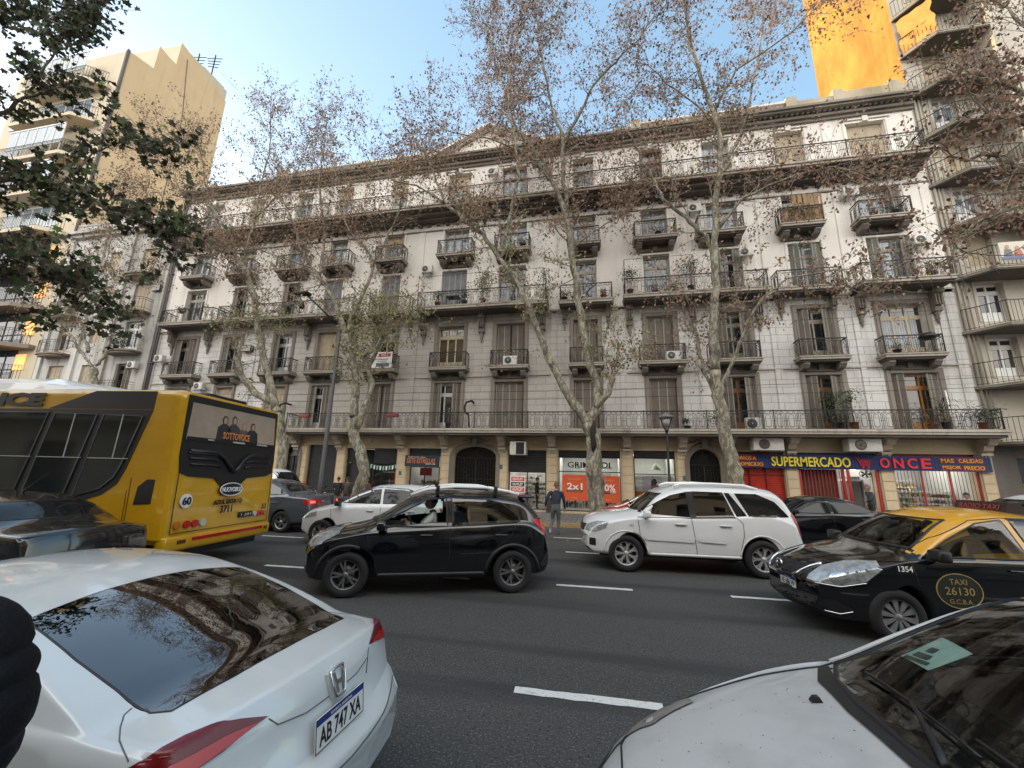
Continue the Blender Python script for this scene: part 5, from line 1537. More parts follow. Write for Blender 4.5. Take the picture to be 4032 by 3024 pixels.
for s_ in (1, -1):
    LP = [(-2.196, .424, .987), (-2.151, .536, 1.026), (-2.11, .617, 1.043), (-2.05, .708, 1.033), (-2.021, .776, 1.022), (-1.986, .814, .999), (-1.93, .838, .97), (-1.80, .85, .935), (-1.86, .85, .90), (-2.025, .838, .89), (-2.112, .768, .90), (-2.133, .697, .929), (-2.157, .617, .943), (-2.172, .544, .966)]
    dv = (.62, -.58 * s_, -.5); c.patch(c.flat([(x, y * s_, z) for x, y, z in LP], dv), dv, M['reddark'], 'tail_light', .007, .035)
    LB = [(-2.185, .46, .982), (-2.14, .60, .99), (-2.10, .70, .975), (-2.04, .80, .955), (-1.92, .85, .935), (-2.04, .84, .91), (-2.11, .77, .918), (-2.14, .69, .94), (-2.165, .58, .958)]
    c.patch(c.flat([(x, y * s_, z) for x, y, z in LB], dv), dv, M['redl'], 'tail_light_bar', .011, .035)
    dv = (.3, -.6 * s_, -.74); c.line(c.flat([(x, y * s_, z) for x, y, z in ((-1.699, .67, 1.069), (-1.707, .704, 1.06), (-1.754, .746, 1.044), (-1.824, .794, 1.03), (-1.891, .819, 1.014), (-1.94, .832, .995))], dv), dv, .0035, mat_cache('seam shade', (.12, .13, .13)), 'seam', .0, .02)
c.line([(-.70, 1.0), (-.42, .925)], 'B', .003, M['black']) if False else None
c.line([(.42, .975), (.38, .935), (.22, .91), (-.22, .91), (-.38, .935), (-.42, .975)], 'B', .003, mat_cache('seam shade', (.12, .13, .13)))
c.line([(-.9, .66), (0, .62), (.9, .66)], 'B', .005, mat_cache('seam shade', (.12, .13, .13)))
c.line([(-.40, .965), (-.34, .86)], 'B', .004, mat_cache('seam shade', (.12, .13, .13)))
q = MB(); p, n = c.hit(0, .75, 'B')
q.rbox(p.x - .004, -.35, .655, p.x + .02, .35, .665, .004)
q.build('plate_recess', mat_cache('seam shade', (.12, .13, .13)), c.root)
plate(c, 'AB 747 XA', 'B', 0, .80, .42, .15, .10)
# chrome H emblem in its rounded frame
p, n = c.hit(0, .955, 'B')
e = empty('emblem_mount', (0, 0, 0)); e.name = 'emblem'
e.parent = c.root
b = MB(); fr = [(-.052, .045), (-.045, .056), (0, .060), (.045, .056), (.052, .045), (.047, 0), (.036, -.046), (.028, -.055), (0, -.058), (-.028, -.055), (-.036, -.046), (-.047, 0)]
b.tube([(x * 1.18, y * 1.18, .014) for x, y in fr], .0075, 6, closed=True)
for sx in (-1, 1):
    b.prism([(sx * .044, .052), (sx * .026, .052), (sx * .016, .008), (sx * .013, -.012), (sx * .010, -.052), (sx * .027, -.050)], .006, .018, 0, 'xy')
b.prism([(-.020, .010), (.020, .010), (.016, -.012), (-.016, -.012)], .006, .017, 0, 'xy')
o = b.build('emblem_letter', M['chrome'], e)
b2 = MB(); b2.prism([(x * 1.34, y * 1.34) for x, y in fr], -.03, .006, 0, 'xy'); b2.build('emblem_base', NW, e)
zt = Vector((-cos(.32), 0, sin(.32))); xx = Vector((0, -1, 0)); yy = zt.cross(xx)
e.matrix_local = Matrix(((xx.x, yy.x, zt.x, p.x - .015), (xx.y, yy.y, zt.y, 0), (xx.z, yy.z, zt.z, .962), (0, 0, 0, 1)))
c.body(NW); c.wheels(.32, .21, M['alloy'], 'five'); c.underbody(); c.cabin(.9, -1.35, .48, M['seat'], .98, hw=.6, rear=False)
b = MB(); b.box(-1.8, -.62, .92, -1.2, .62, .95); b.build('parcel_shelf', M['seat'], c.root)
civic = c

# ---------------------------------------------------------------- near silver car, bonnet and windscreen
SILV = mat('silver car paint', (.58, .585, .585), .36, .15, var=.22, scale=3.2, coat=.35, thr=(.45, .75), detail=9)
S = dict(top=[(-2.1, .6), (-2.05, .9), (-1.7, 1.0), (-1.1, 1.30), (-.6, 1.40), (-.1, 1.42), (.10, 1.38), (.86, .985), (1.0, .95), (1.25, .915), (1.6, .83), (1.85, .73), (1.98, .62), (2.03, .52)],
         belt=[(-2.1, .58), (-1.9, .93), (-1.0, .97), (.2, .93), (.8, .905), (1.2, .85), (1.6, .755), (1.85, .65), (2.03, .50)],
         wid=[(-2.1, .70), (-1.7, .78), (-1, .81), (.6, .82), (1.2, .82), (1.6, .79), (1.85, .72), (2.03, .60)],
         bot=[(-2.1, .4), (-1.9, .28), (-1, .22), (1, .22), (1.7, .21), (1.95, .24), (2.03, .32)],
         wf=1.22, wr=-1.25, ar=.34, wz=.29, wmax=.82, tr=.82, tum=.46, cf=.34, cr=.12, drop=.07, rp=2.2)
S['scale'] = 1.0
GL_LIGHT = glass_mat('light car glass', (.74, .79, .76), -.03)
SX, SY, SA = 1.95, 1.85, 182.0
c = Car('compact_car', (SX, SY, 0), radians(SA), 'near silver car with dusty bonnet, wipers and a pale green sticker inside its windscreen', 'car', S)
ws = [(.90, .50), (.955, .25), (.965, 0), (.955, -.25), (.90, -.50), (.80, -.69), (.45, -.63), (.10, -.56), (.13, -.3), (.14, 0), (.13, .3), (.10, .56), (.45, .63), (.80, .69)]
c.window(ws, 'T', GL_LIGHT, True, .016, 'windscreen')
for sd in 'LR':
    c.window([(.70, .96), (.35, 1.17), (.05, 1.30), (-.22, 1.33), (-.26, .955)], sd, GL_MID, True, .014)
    c.window([(-.34, .955), (-.30, 1.33), (-.75, 1.28), (-1.15, 1.0)], sd, GL_MID, True, .014)
    c.patch([(1.95, .52), (1.93, .63), (1.72, .755), (1.52, .80), (1.50, .72), (1.72, .60)], sd, mat_cache('cloudy headlamp', (.36, .35, .31), rough=.25, var=.4, scale=9), 'headlight')
    c.line([(.84, .93), (.80, .6), (.74, .28)], sd, .005, M['black']); c.line([(-.28, .93), (-.3, .28)], sd, .005, M['black'])
for s_ in (1, -1):
    c.line([(.80, s_ * .71), (.92, s_ * .715), (1.15, s_ * .70), (1.45, s_ * .66), (1.65, s_ * .60), (1.78, s_ * .52)], 'T', .005, M['black'])
    b = MB(); b.prism([(0, 0), (.045, 0), (.03, .018), (.012, .02)], -.012, .012, 0, 'xz')
    p, n = c.hit(1.06, s_ * .30, 'T'); b.build('washer_nozzle', M['black'], c.root, p)
c.line([(1.78, -.52), (1.86, -.3), (1.88, 0), (1.86, .3), (1.78, .52)], 'T', .005, M['black'])
c.patch([(.975, .5), (1.02, .2), (1.02, -.2), (.975, -.5), (.88, -.69), (.83, -.69), (.90, -.5), (.96, 0), (.90, .5), (.83, .69), (.88, .69)], 'T', M['black'], 'cowl', .006)
for (a, b_, c_, d_) in ((.80, -.44, .84, .14), (.80, .08, .80, .64)):
    w = MB(); pts = []
    for k in range(11):
        t = k / 10; p, n = c.hit(a + (c_ - a) * t * (.4 if k < 0 else 1), b_ + (d_ - b_) * t, 'T'); pts.append(p + n * .022)
    w.tube(pts, [.007] * 5 + [.005] * 6, 5); 
    arm = []
    for k in range(6):
        t = k / 5; p, n = c.hit(.95 + ((a + c_) / 2 - .95) * t, d_ + .02 + ((b_ + d_) / 2 - d_ - .02) * t, 'T'); arm.append(p + n * (.03 + .012 * sin(pi * t)))
    w.tube(arm, [.014, .012, .010, .008, .007, .006], 6)
    w.build('wiper', M['black'], c.root)
c.patch([(.62, -.52), (.64, -.34), (.50, -.30), (.46, -.50)], 'T', mat_cache('pale green sticker', (.62, .80, .70), rough=.7), 'sticker', -.008)
for k, (x0_, y0_, x1_, y1_) in enumerate([(.607, -.50, .625, -.37), (.572, -.48, .60, -.40), (.53, -.46, .56, -.42)]):
    c.patch([(x0_, y0_), (x1_, y0_), (x1_, y1_), (x0_, y1_)], 'T', mat_cache('sticker print', (.10, .13, .12)), 'sticker_print', -.005)
c.patch([(-.5, .62), (.5, .62), (.45, .5), (-.45, .5)], 'F', M['black'], 'grille')
for s_ in (1, -1): c.line([(.80, s_ * .735), (.45, s_ * .675), (.10, s_ * .605), (-.4, s_ * .60), (-.9, s_ * .58)], 'T', .013, SILV, 'roof_gutter', .004, n=6)
b = MB(); rr = random.Random(9)
for k in range(70):
    x, y = rr.uniform(1.0, 1.75), rr.uniform(-.45, .6); p, n = c.hit(x, y, 'T'); r_ = rr.uniform(.0012, .0034)
    b.add([p + n * .0015 + Vector((r_ * cos(a) * rr.uniform(.6, 1.5), r_ * sin(a), -r_ * cos(a) * .25)) for a in (0, 1.05, 2.1, 3.14, 4.2, 5.2)], [(0, 1, 2, 3, 4, 5)])
o = b.build('dirt_specks', mat_cache('dirt', (.03, .028, .025)), c.root); o['kind'] = 'stuff'
c.body(SILV); c.wheels(.29, .18, M['hubcap'], 'cap'); c.underbody(); c.cabin(.45, -1.2, .45, M['seat'], .92, hw=.58); c.mirror(.60, .80, .98, SILV, (1,))

# ---------------------------------------------------------------- generic saloon and hatch for the cars farther off
def saloon(name, loc, rz, label, pnt, L=4.3, H=1.46, hatch=False, scale=1, glass=None, lens='redl', rim='alloy', style='five', lit=False, mir=True, see=False, group=None):
    k = L / 4.4; hz = H / 1.46
    if hatch:
        top = [(-1.95, .62), (-1.94, .75), (-1.86, .98), (-1.55, 1.36), (-1.2, 1.43), (-.5, 1.46), (0, 1.44), (.3, 1.36), (1.05, 1.0), (1.2, .95), (1.6, .86), (1.85, .76), (1.95, .64)]
        bl = [(-1.95, .60), (-1.8, .94), (-1, .97), (.5, .93), (1.1, .89), (1.6, .80), (1.88, .68), (1.95, .60)]
        x0, x1 = -1.95, 1.95
    else:
        top = [(-2.2, .66), (-2.19, .80), (-2.14, 1.02), (-2.02, 1.05), (-1.55, 1.08), (-.95, 1.36), (-.5, 1.45), (0, 1.46), (.3, 1.40), (1.08, 1.01), (1.25, .96), (1.7, .87), (2.0, .77), (2.2, .60)]
        bl = [(-2.2, .64), (-2.1, .95), (-1, .99), (.5, .95), (1.1, .91), (1.6, .84), (2.0, .72), (2.2, .58)]
        x0, x1 = -2.2, 2.2
    kk = L / (x1 - x0)
    S = dict(top=[(x * kk, z * hz if z > .9 else z) for x, z in top], belt=[(x * kk, z * (hz if z > .93 else 1)) for x, z in bl],
             wid=[(x0 * kk, .74), (x0 * kk + .15, .79), (-1, .84), (1, .84), (x1 * kk - .4, .80), (x1 * kk, .66)], bot=[(x0 * kk, .42), (x0 * kk + .1, .30), (-1, .22), (1, .22), (x1 * kk - .2, .22), (x1 * kk, .34)],
             wf=1.28 * kk * (1 if not hatch else .98), wr=-1.27 * kk, ar=.35, wz=.30, wmax=.84, tr=.84, tum=.40, cf=.24, cr=.16, n=70)
    S['scale'] = scale
    c = Car(name, loc, rz, label, 'car', S, group)
    g = glass or WH
    def Z(z): return z * hz
    if hatch:
        w1 = [(.98, 1.0), (.6, 1.2), (.25, 1.35), (-.1, 1.38), (-.14, 1.0)]; w2 = [(-.22, 1.0), (-.18, 1.38), (-.75, 1.36), (-1.2, 1.26), (-1.42, 1.05)]
    else:
        w1 = [(1.0, .995), (.62, 1.2), (.22, 1.36), (-.1, 1.39), (-.14, .99)]; w2 = [(-.22, .995), (-.18, 1.39), (-.6, 1.36), (-1.0, 1.22), (-1.3, 1.05)]
    w1 = [(x * kk, Z(z)) for x, z in w1]; w2 = [(x * kk, Z(z)) for x, z in w2]
    for sd in 'LR':
        c.window(w1, sd, g, see, .012); c.window(w2, sd, g, see, .012)
        c.line([(w1[-1][0] - .04, .97), (w1[-1][0] - .05, .28)], sd, .005, M['black']); c.line([(w1[0][0] + .08, .92), (w1[0][0], .28)], sd, .005, M['black'])
        c.line([(w2[-1][0] + .0, .98), (w2[-1][0] + .35, .62), (w2[-1][0] + .4, .28)], sd, .005, M['black'])
        for x in (.08, -.95): c.line([(x - .09, .84), (x + .08, .84)], sd, .014, pnt, 'door_handle', .016)
        c.patch([(x1 * kk - .13, .60), (x1 * kk - .16, .68), (x1 * kk - .55, .80), (x1 * kk - .55, .68)], sd, M['lens'], 'headlight')
        if lens != 'reddark': c.patch([(x0 * kk + .02, .78), (x0 * kk + .06, .96), (x0 * kk + .34, .94), (x0 * kk + .26, .80)], sd, M[lens], 'tail_light')
        c.line([(wx := S['wf'], .0)] * 2, sd, .001, M['black'], 'seam') if False else None
    for s_ in ((1, -1) if lens != 'reddark' else ()): c.patch([(s_ * .48, .80), (s_ * .74, .80), (s_ * .76, .95), (s_ * .52, .93)], 'B', M[lens], 'tail_light')
    if lit:
        for s_ in (1, -1): c.patch([(s_ * .54, .84), (s_ * .70, .84), (s_ * .70, .90), (s_ * .56, .90)], 'B', M['redl_on'], 'brake_lamp', .012)
    c.window([(-.56, Z(1.34)), (.56, Z(1.34)), (.68, Z(1.05)), (-.68, Z(1.05))], 'F', g, see, .016, 'windscreen')
    c.window([(-.54, Z(1.33)), (.54, Z(1.33)), (.62, Z(1.12 if not hatch else 1.04)), (-.62, Z(1.12 if not hatch else 1.04))], 'B', g, see, .014, 'rear_window')
    c.patch([(-.4, .70), (.4, .70), (.36, .56), (-.36, .56)], 'F', M['black'], 'grille')
    c.patch([(-.22, .70), (.22, .70), (.22, .58), (-.22, .58)], 'B', M['white'], 'number_plate')
    if mir: c.mirror(.84 * kk, .83, 1.0, M['black'])
    c.body(pnt); c.wheels(.30, .18, M[rim], style); c.underbody()
    if see: c.cabin(.7, -1.4, .46, M['seat'], .95)
    return c
# dark saloon ahead, between bus and near sedan
DG = paint('dark grey car paint', (.016, .017, .018), 0, .12)
c = saloon('sedan_car', (-8.7, 4.55, 0), radians(181), 'dark grey saloon between bus and near white sedan, with a roof aerial', DG, 4.4, 1.44, lens='reddark', scale=.97)
q = MB(); q.tube([(-.55, 0, 1.42), (-.62, 0, 1.48), (-.95, 0, 1.72)], [.02, .008, .003], 5); q.build('aerial', M['black'], c.root)
# grey saloon with lit brake lamps beyond the bus
GR = paint('slate grey car paint', (.10, .115, .135), .3, .18)
saloon('sedan_car', (-10.3, 11.55, 0), radians(183), 'slate grey saloon braking with lit lamps beside the bus', GR, 4.35, 1.5, lit=True, see=True, glass=GL_CLEAR)
# white hatch behind the black one
saloon('hatchback_car', (-5.6, 10.45, 0), radians(190), 'white hatchback with dark windows half hidden behind the black hatchback', WHITEP, 3.95, 1.48, hatch=True)
# black saloon behind the SUV
saloon('sedan_car', (6.2, 14.2, 0), radians(184), 'black parked saloon behind the white sport utility car, in front of the supermarket', BLACKP, 4.3, 1.42)
# red car parked behind the SUV
saloon('hatchback_car', (1.9, 14.35, 0), radians(182), 'red car parked at the kerb, only bonnet and windscreen edge showing', paint('red car paint', (.42, .012, .018), 0, .2), 3.8, 1.45, hatch=True)
# white car beyond the taxi
saloon('sedan_car', (9.1, 10.7, 0), radians(185), 'white saloon with black windows beyond the taxi roof', WHITEP, 4.4, 1.50, scale=1.13)
# white delivery van far left
c = saloon('delivery_van', (-13.6, 14.2, 0), radians(182), 'small white van parked by the dark roller shutter, beyond the slate grey saloon', WHITEP, 4.2, 1.85, hatch=True)
c.root['category'] = 'van'
q = MB(); q.box(-2.12, -.62, 1.0, -2.1, -.5, 1.35)
q.build('orange_decal', mat_cache('orange paint', (.7, .13, .02)), c.root)

# ---------------------------------------------------------------- city bus, rear seen from the right
BUSY = paint('bus yellow paint', (.64, .345, .010), 0, .30, .2)
bus = empty('city_bus', (-7.2, 7.12, 0), radians(186), 'yellow and black city bus with a poster on its rear window', 'bus')
bus.scale = (1.06, 1.06, 1.06)
BM = M['black']; BG = mat_cache('bus window glass', (.022, .028, .030), rough=.06, spec=1.0, var=.5, scale=1.5)
def bp_(b, name, m, parent=None): return b.build(name, m, parent or bus)
def rr_sec(hw, z0, z1, r, n=5):
    pts = [(-hw + .05, z0), (hw - .05, z0), (hw, z0 + .08)]
    for (cx, a0) in ((hw - r, 0), (-hw + r, pi / 2)):
        for k in range(n + 1):
            a = a0 + pi / 2 * k / n; pts.append((cx + r * cos(a), z1 - r + r * sin(a)))
    pts.append((-hw, z0 + .08)); return pts
def loft(b, secs, mi=0, capends=True):
    n = len(secs[0]); vs = [v for s in secs for v in s]; fs = []
    for i in range(len(secs) - 1):
        for k in range(n): fs.append((i * n + k, i * n + (k + 1) % n, (i + 1) * n + (k + 1) % n, (i + 1) * n + k))
    if capends: fs.append(tuple(range(n))[::-1]); fs.append(tuple((len(secs) - 1) * n + k for k in range(n)))
    b.add(vs, fs, mi, False)
# local: rear face near x=0, front towards +x, left side (+y) faces the camera
b = MB()
secs = []
def bus_x(z): return .0 + max(0, (z - .9)) * .055        # rear leans forward towards the top
for x, hw, dz in ((0, 1.20, .05), (.06, 1.235, .02), (.16, 1.25, 0), (10.5, 1.25, 0), (10.8, 1.2, 0)):
    s_ = []
    for y, z in rr_sec(hw, .48, 2.98 - dz, .14): s_.append((x + (bus_x(z) if x < .2 else 0), y, z))
    secs.append(s_)
loft(b, secs)
bm_ = b.mesh('body'); 
for p_ in bm_.polygons: p_.use_smooth = False
link('body', bm_, BUSY, bus)
# roof fairing in white, black roof edge at the rear
b = MB(); loft(b, [[(x, y * k, 2.955 + (z - 2.955) * k2) for y, z in [(-1.12, 2.96), (1.12, 2.96), (1.05, 3.10), (.8, 3.22), (-.8, 3.22), (-1.05, 3.10)]] for x, k, k2 in ((1.3, .7, .12), (2.1, .9, .6), (3.2, 1, 1.1), (10.4, 1, 1.1))]); bp_(b, 'roof_fairing', WHITEP)
b = MB(); b.rbox(.35, -.5, 2.96, 1.1, .5, 3.06, .04); bp_(b, 'roof_hatch', BM)
for sd in (1, -1):
    def SP(poly, name, m, off=.006, th=.012):
        bb = MB(); y = sd * (1.25 + off)
        bb.prism(poly, y, y - sd * th, 0, 'xz'); return bp_(bb, name, m)
    SP([(.60, 2.62), (.60, 2.93), (1.75, 2.93), (2.6, 2.62)], 'black_roof_panel', BM, .005)
    SP([(.60, 2.61), (10.6, 2.61), (10.6, 1.02), (2.0, 1.02), (1.7, 1.06), (1.2, 1.22), (.96, 1.40), (.86, 1.65)], 'window_band', BM, .008)
    wins = [[(.76, 2.50), (1.48, 2.52), (1.72, 1.16), (1.24, 1.32), (1.04, 1.50), (.96, 1.7)], [(1.62, 2.52), (2.42, 2.54), (2.68, 1.10), (1.90, 1.10)],
            [(2.56, 2.55), (4.75, 2.55), (4.95, 1.10), (2.84, 1.10)], [(5.1, 2.55), (6.9, 2.55), (7.05, 1.12), (5.3, 1.12)], [(7.05, 2.55), (8.9, 2.55), (9.0, 1.12), (7.2, 1.12)]]
    for wn in wins:
        SP(wn, 'side_window', BG, .016, .006)
        bb = MB(); bb.tube([(x, sd * 1.268, z) for x, z in wn], .010, 4, closed=True); bp_(bb, 'window_frame', mat_cache('grey rubber', (.10, .105, .11)))
        xs_ = [p[0] for p in wn]
        bb = MB(); bb.bar((min(xs_) + .1, sd * 1.27, 1.80), (max(xs_) - .12, sd * 1.27, 1.80), .008); bb.bar(((min(xs_) + max(xs_)) / 2 - .1, sd * 1.27, 1.8), ((min(xs_) + max(xs_)) / 2 - .12, sd * 1.27, 2.53), .008); bp_(bb, 'window_bar', M['ac'])
    SP([(.30, 1.10), (.60, 1.08), (.58, 1.36), (.44, 1.48), (.30, 1.48)], 'side_vent', BM, .006)
    bb = MB()
    for x in (.68, .72): bb.bar((x, sd * 1.253, .62), (x + .05, sd * 1.253, 1.5 if x < .7 else 1.3), .004)
    bp_(bb, 'seam', BM)
    bb = MB()
    for wx in (3.0, 8.7):
        bb.lathe([(.2, .0), (.46, .0), (.48, -.05), (.48, -.2)], (wx, sd * 1.22, .50), 28, 0, 'y') if sd > 0 else bb.lathe([(.2, .0), (.46, .0), (.48, .05), (.48, .2)], (wx, sd * 1.22, .50), 28, 0, 'y')
    bp_(bb, 'wheel', M['rubber'])
o = text('ONCE', .34, (3.58, 1.268, 2.77), BM, bus, rot=(pi / 2, 0, pi), ext=.004, bold=.02, width=1.75, tall=.24, shear=.15)
# rear face dressings: the rear plane leans, so parts are placed on a tilted frame
rf = lambda y, z, o=0.012: (bus_x(z) - o, y, z)
def RP(poly, name, m, off=.012, th=.02):
    bb = MB(); n = len(poly)
    tri = tessellate_polygon([[Vector((p[0], p[1], 0)) for p in poly]])
    vs = [rf(y, z, off) for y, z in poly] + [rf(y, z, off - th) for y, z in poly]
    bb.add(vs, [tuple(t) for t in tri] + [(i, (i + 1) % n, n + (i + 1) % n, n + i) for i in range(n)])
    return bp_(bb, name, m)
RP([(-1.14, 2.90), (1.14, 2.90), (1.16, 1.86), (1.12, 1.60), (.95, 1.54), (.40, 1.50), (.25, 1.38), (0, 1.33), (-.25, 1.38), (-.40, 1.50), (-.95, 1.54), (-1.12, 1.60), (-1.16, 1.86)], 'rear_panel', BM, .015)
RP([(-1.06, 2.78), (1.06, 2.78), (1.10, 2.14), (-1.10, 2.14)], 'poster', mat_cache('beige poster', (.42, .33, .25), rough=.4, var=.35, scale=1.2), .024)
RP([(-1.09, 2.20), (1.09, 2.20), (1.10, 2.14), (-1.10, 2.14)], 'poster_strip', BM, .028)
# four figures on the poster (flat print), seen from behind the bus: left is +y
for yy, hgt, col, hc in ((.33, .44, (.03, .03, .035), (.03, .02, .015)), (.10, .47, (.05, .05, .06), (.05, .035, .03)), (-.16, .36, (.12, .09, .07), (.35, .22, .10)), (-.40, .38, (.02, .02, .022), (.02, .012, .01))):
    RP([(yy - .17, 2.2), (yy + .17, 2.2), (yy + .15, 2.2 + hgt * .50), (yy + .06, 2.2 + hgt * .66), (yy - .06, 2.2 + hgt * .66), (yy - .15, 2.2 + hgt * .5)], 'poster_figure', mat_cache('poster coat %d' % int(yy * 100), col), .030)
    RP([(yy + .062 * cos(a), 2.2 + hgt * .82 + .085 * sin(a)) for a in [k * pi / 6 for k in range(12)]], 'poster_hair', mat_cache('poster hair %d' % int(yy * 100), hc), .033)
    RP([(yy + .042 * cos(a), 2.2 + hgt * .80 + .062 * sin(a)) for a in [k * pi / 6 for k in range(12)]], 'poster_face', mat_cache('poster face', (.42, .27, .19)), .036)
def RT(txt, y, z, size, m, off=.045, **k):
    o = text(txt, size, (0, 0, 0), m, bus, **k)
    o.matrix_local = Matrix.Translation(rf(y, z, off)) @ Matrix.Rotation(-pi / 2, 4, 'Z') @ Matrix.Rotation(pi / 2 - .055, 4, 'X')
    return o
RT('SOTTOVOCE', .02, 2.28, .13, mat_cache('orange lettering', (.60, .22, .08)), width=.68, tall=.13, bold=.003)
for yy, t_ in ((.62, 'TEATRO'), (-.05, 'ENTRADAS EN BOLETERIA'), (-.7, 'FUNCIONES')): RT(t_, yy, 2.17, .035, M['white'], width=.3 if len(t_) > 8 else .14)
# louvres and moulded V
bb = MB()
for sy in (1, -1):
    for z, ya in ((1.93, 1.02), (1.84, .98), (1.74, .96)):
        bb.tube([rf(sy * ya, z, .03), rf(sy * .45, z - .01, .03), rf(sy * .30, z - .04, .03)], .022, 5)
    bb.tube([rf(sy * 1.0, 1.96, .035), rf(sy * .45, 1.96, .035), rf(sy * .25, 1.86, .045), rf(sy * .12, 1.72, .06), rf(0, 1.62, .07)], .035, 6)
bp_(bb, 'engine_louvre', mat_cache('satin black', (.022, .022, .024), rough=.35))
el = [(.27 * cos(a), 1.30 + .115 * sin(a)) for a in [k * pi / 16 for k in range(32)]]
RP(el, 'badge', mat_cache('badge black', (.012, .016, .022), rough=.3), .045, .03)
bb = MB(); bb.tube([rf(y, z, .05) for y, z in el], .010, 5, closed=True); bp_(bb, 'badge_ring', M['white'])
RT('NUOVOBUS', 0, 1.30, .11, M['white'], .055, width=.47, tall=.085, shear=.2, bold=.0015)
RP([(.92 + .115 * cos(a), 1.14 + .115 * sin(a)) for a in [k * pi / 12 for k in range(24)]], 'speed_disc', M['white'], .020)
RT('60', .92, 1.14, .17, BM, .030, bold=.004, tall=.13)
RT('AZUL SATA', .08, 1.08, .10, BM, .02, width=.54, tall=.085, shear=.12, bold=.003)
bb = MB()
for k in range(2): bb.tube([rf(-.22 - k * .05, 1.115, .018), rf(-.25 - k * .05, 1.08, .018), rf(-.22 - k * .05, 1.045, .018)], .007, 4)
bb.tube([rf(-.28 - .045 * cos(a), 1.08 + .055 * sin(a), .018) for a in [(-1.3 + k * .26) for k in range(11)]], .006, 4)
bp_(bb, 'logo_mark', BM)
RT('3711', .04, .95, .16, BM, .02, bold=.002, tall=.13); RT('53', -.98, .93, .12, BM, .02, tall=.10, bold=.002)
RP([(-.30, .86), (-.66, .86), (-.66, .76), (-.30, .76)], 'number_plate', BM, .02); RT('1 281', -.48, .81, .07, mat_cache('dull white', (.5, .5, .5)), .03, width=.26)
for y, m_ in ((1.02, M['orange_l']), (.84, M['redl']), (.68, M['redl']), (.52, M['ac']), (-.74, M['ac']), (-.84, M['redl']), (-.94, M['redl']), (-1.04, M['orange_l'])):
    RP([(y + .062 * cos(a), .76 + .062 * sin(a)) for a in [k * pi / 9 for k in range(18)]] if y > 0 else [(y + .045 * cos(a), .80 + .045 * sin(a)) for a in [k * pi / 8 for k in range(16)]], 'tail_lamp', m_, .03, .03)
bb = MB(); bb.rbox(-.05, -1.22, .36, .14, 1.22, .60, .05); bp_(bb, 'bumper', BUSY)
bb = MB(); bb.box(-.056, -.98, .49, -.04, .72, .545); bp_(bb, 'red_reflector_strip', M['redl'])
bb = MB(); bb.box(-.054, .84, .47, -.04, 1.0, .53); bb.box(-.054, -1.12, .47, -.04, -1.02, .53); bp_(bb, 'bumper_lamp', mat_cache('amber dark', (.12, .03, .01)))
bb = MB(); bb.box(.02, -.9, .25, .6, .9, .36); bb.box(.2, -1.1, .3, 10.4, 1.1, .5); bp_(bb, 'chassis', BM)
bb = MB(); bb.bar(rf(1.13, .64, .014), rf(-1.13, .64, .014), .007)
for sy in (1.13, -1.13): bb.bar(rf(sy, .64, .014), rf(sy, 1.62, .014), .006)
bp_(bb, 'engine_door_seam', BM)
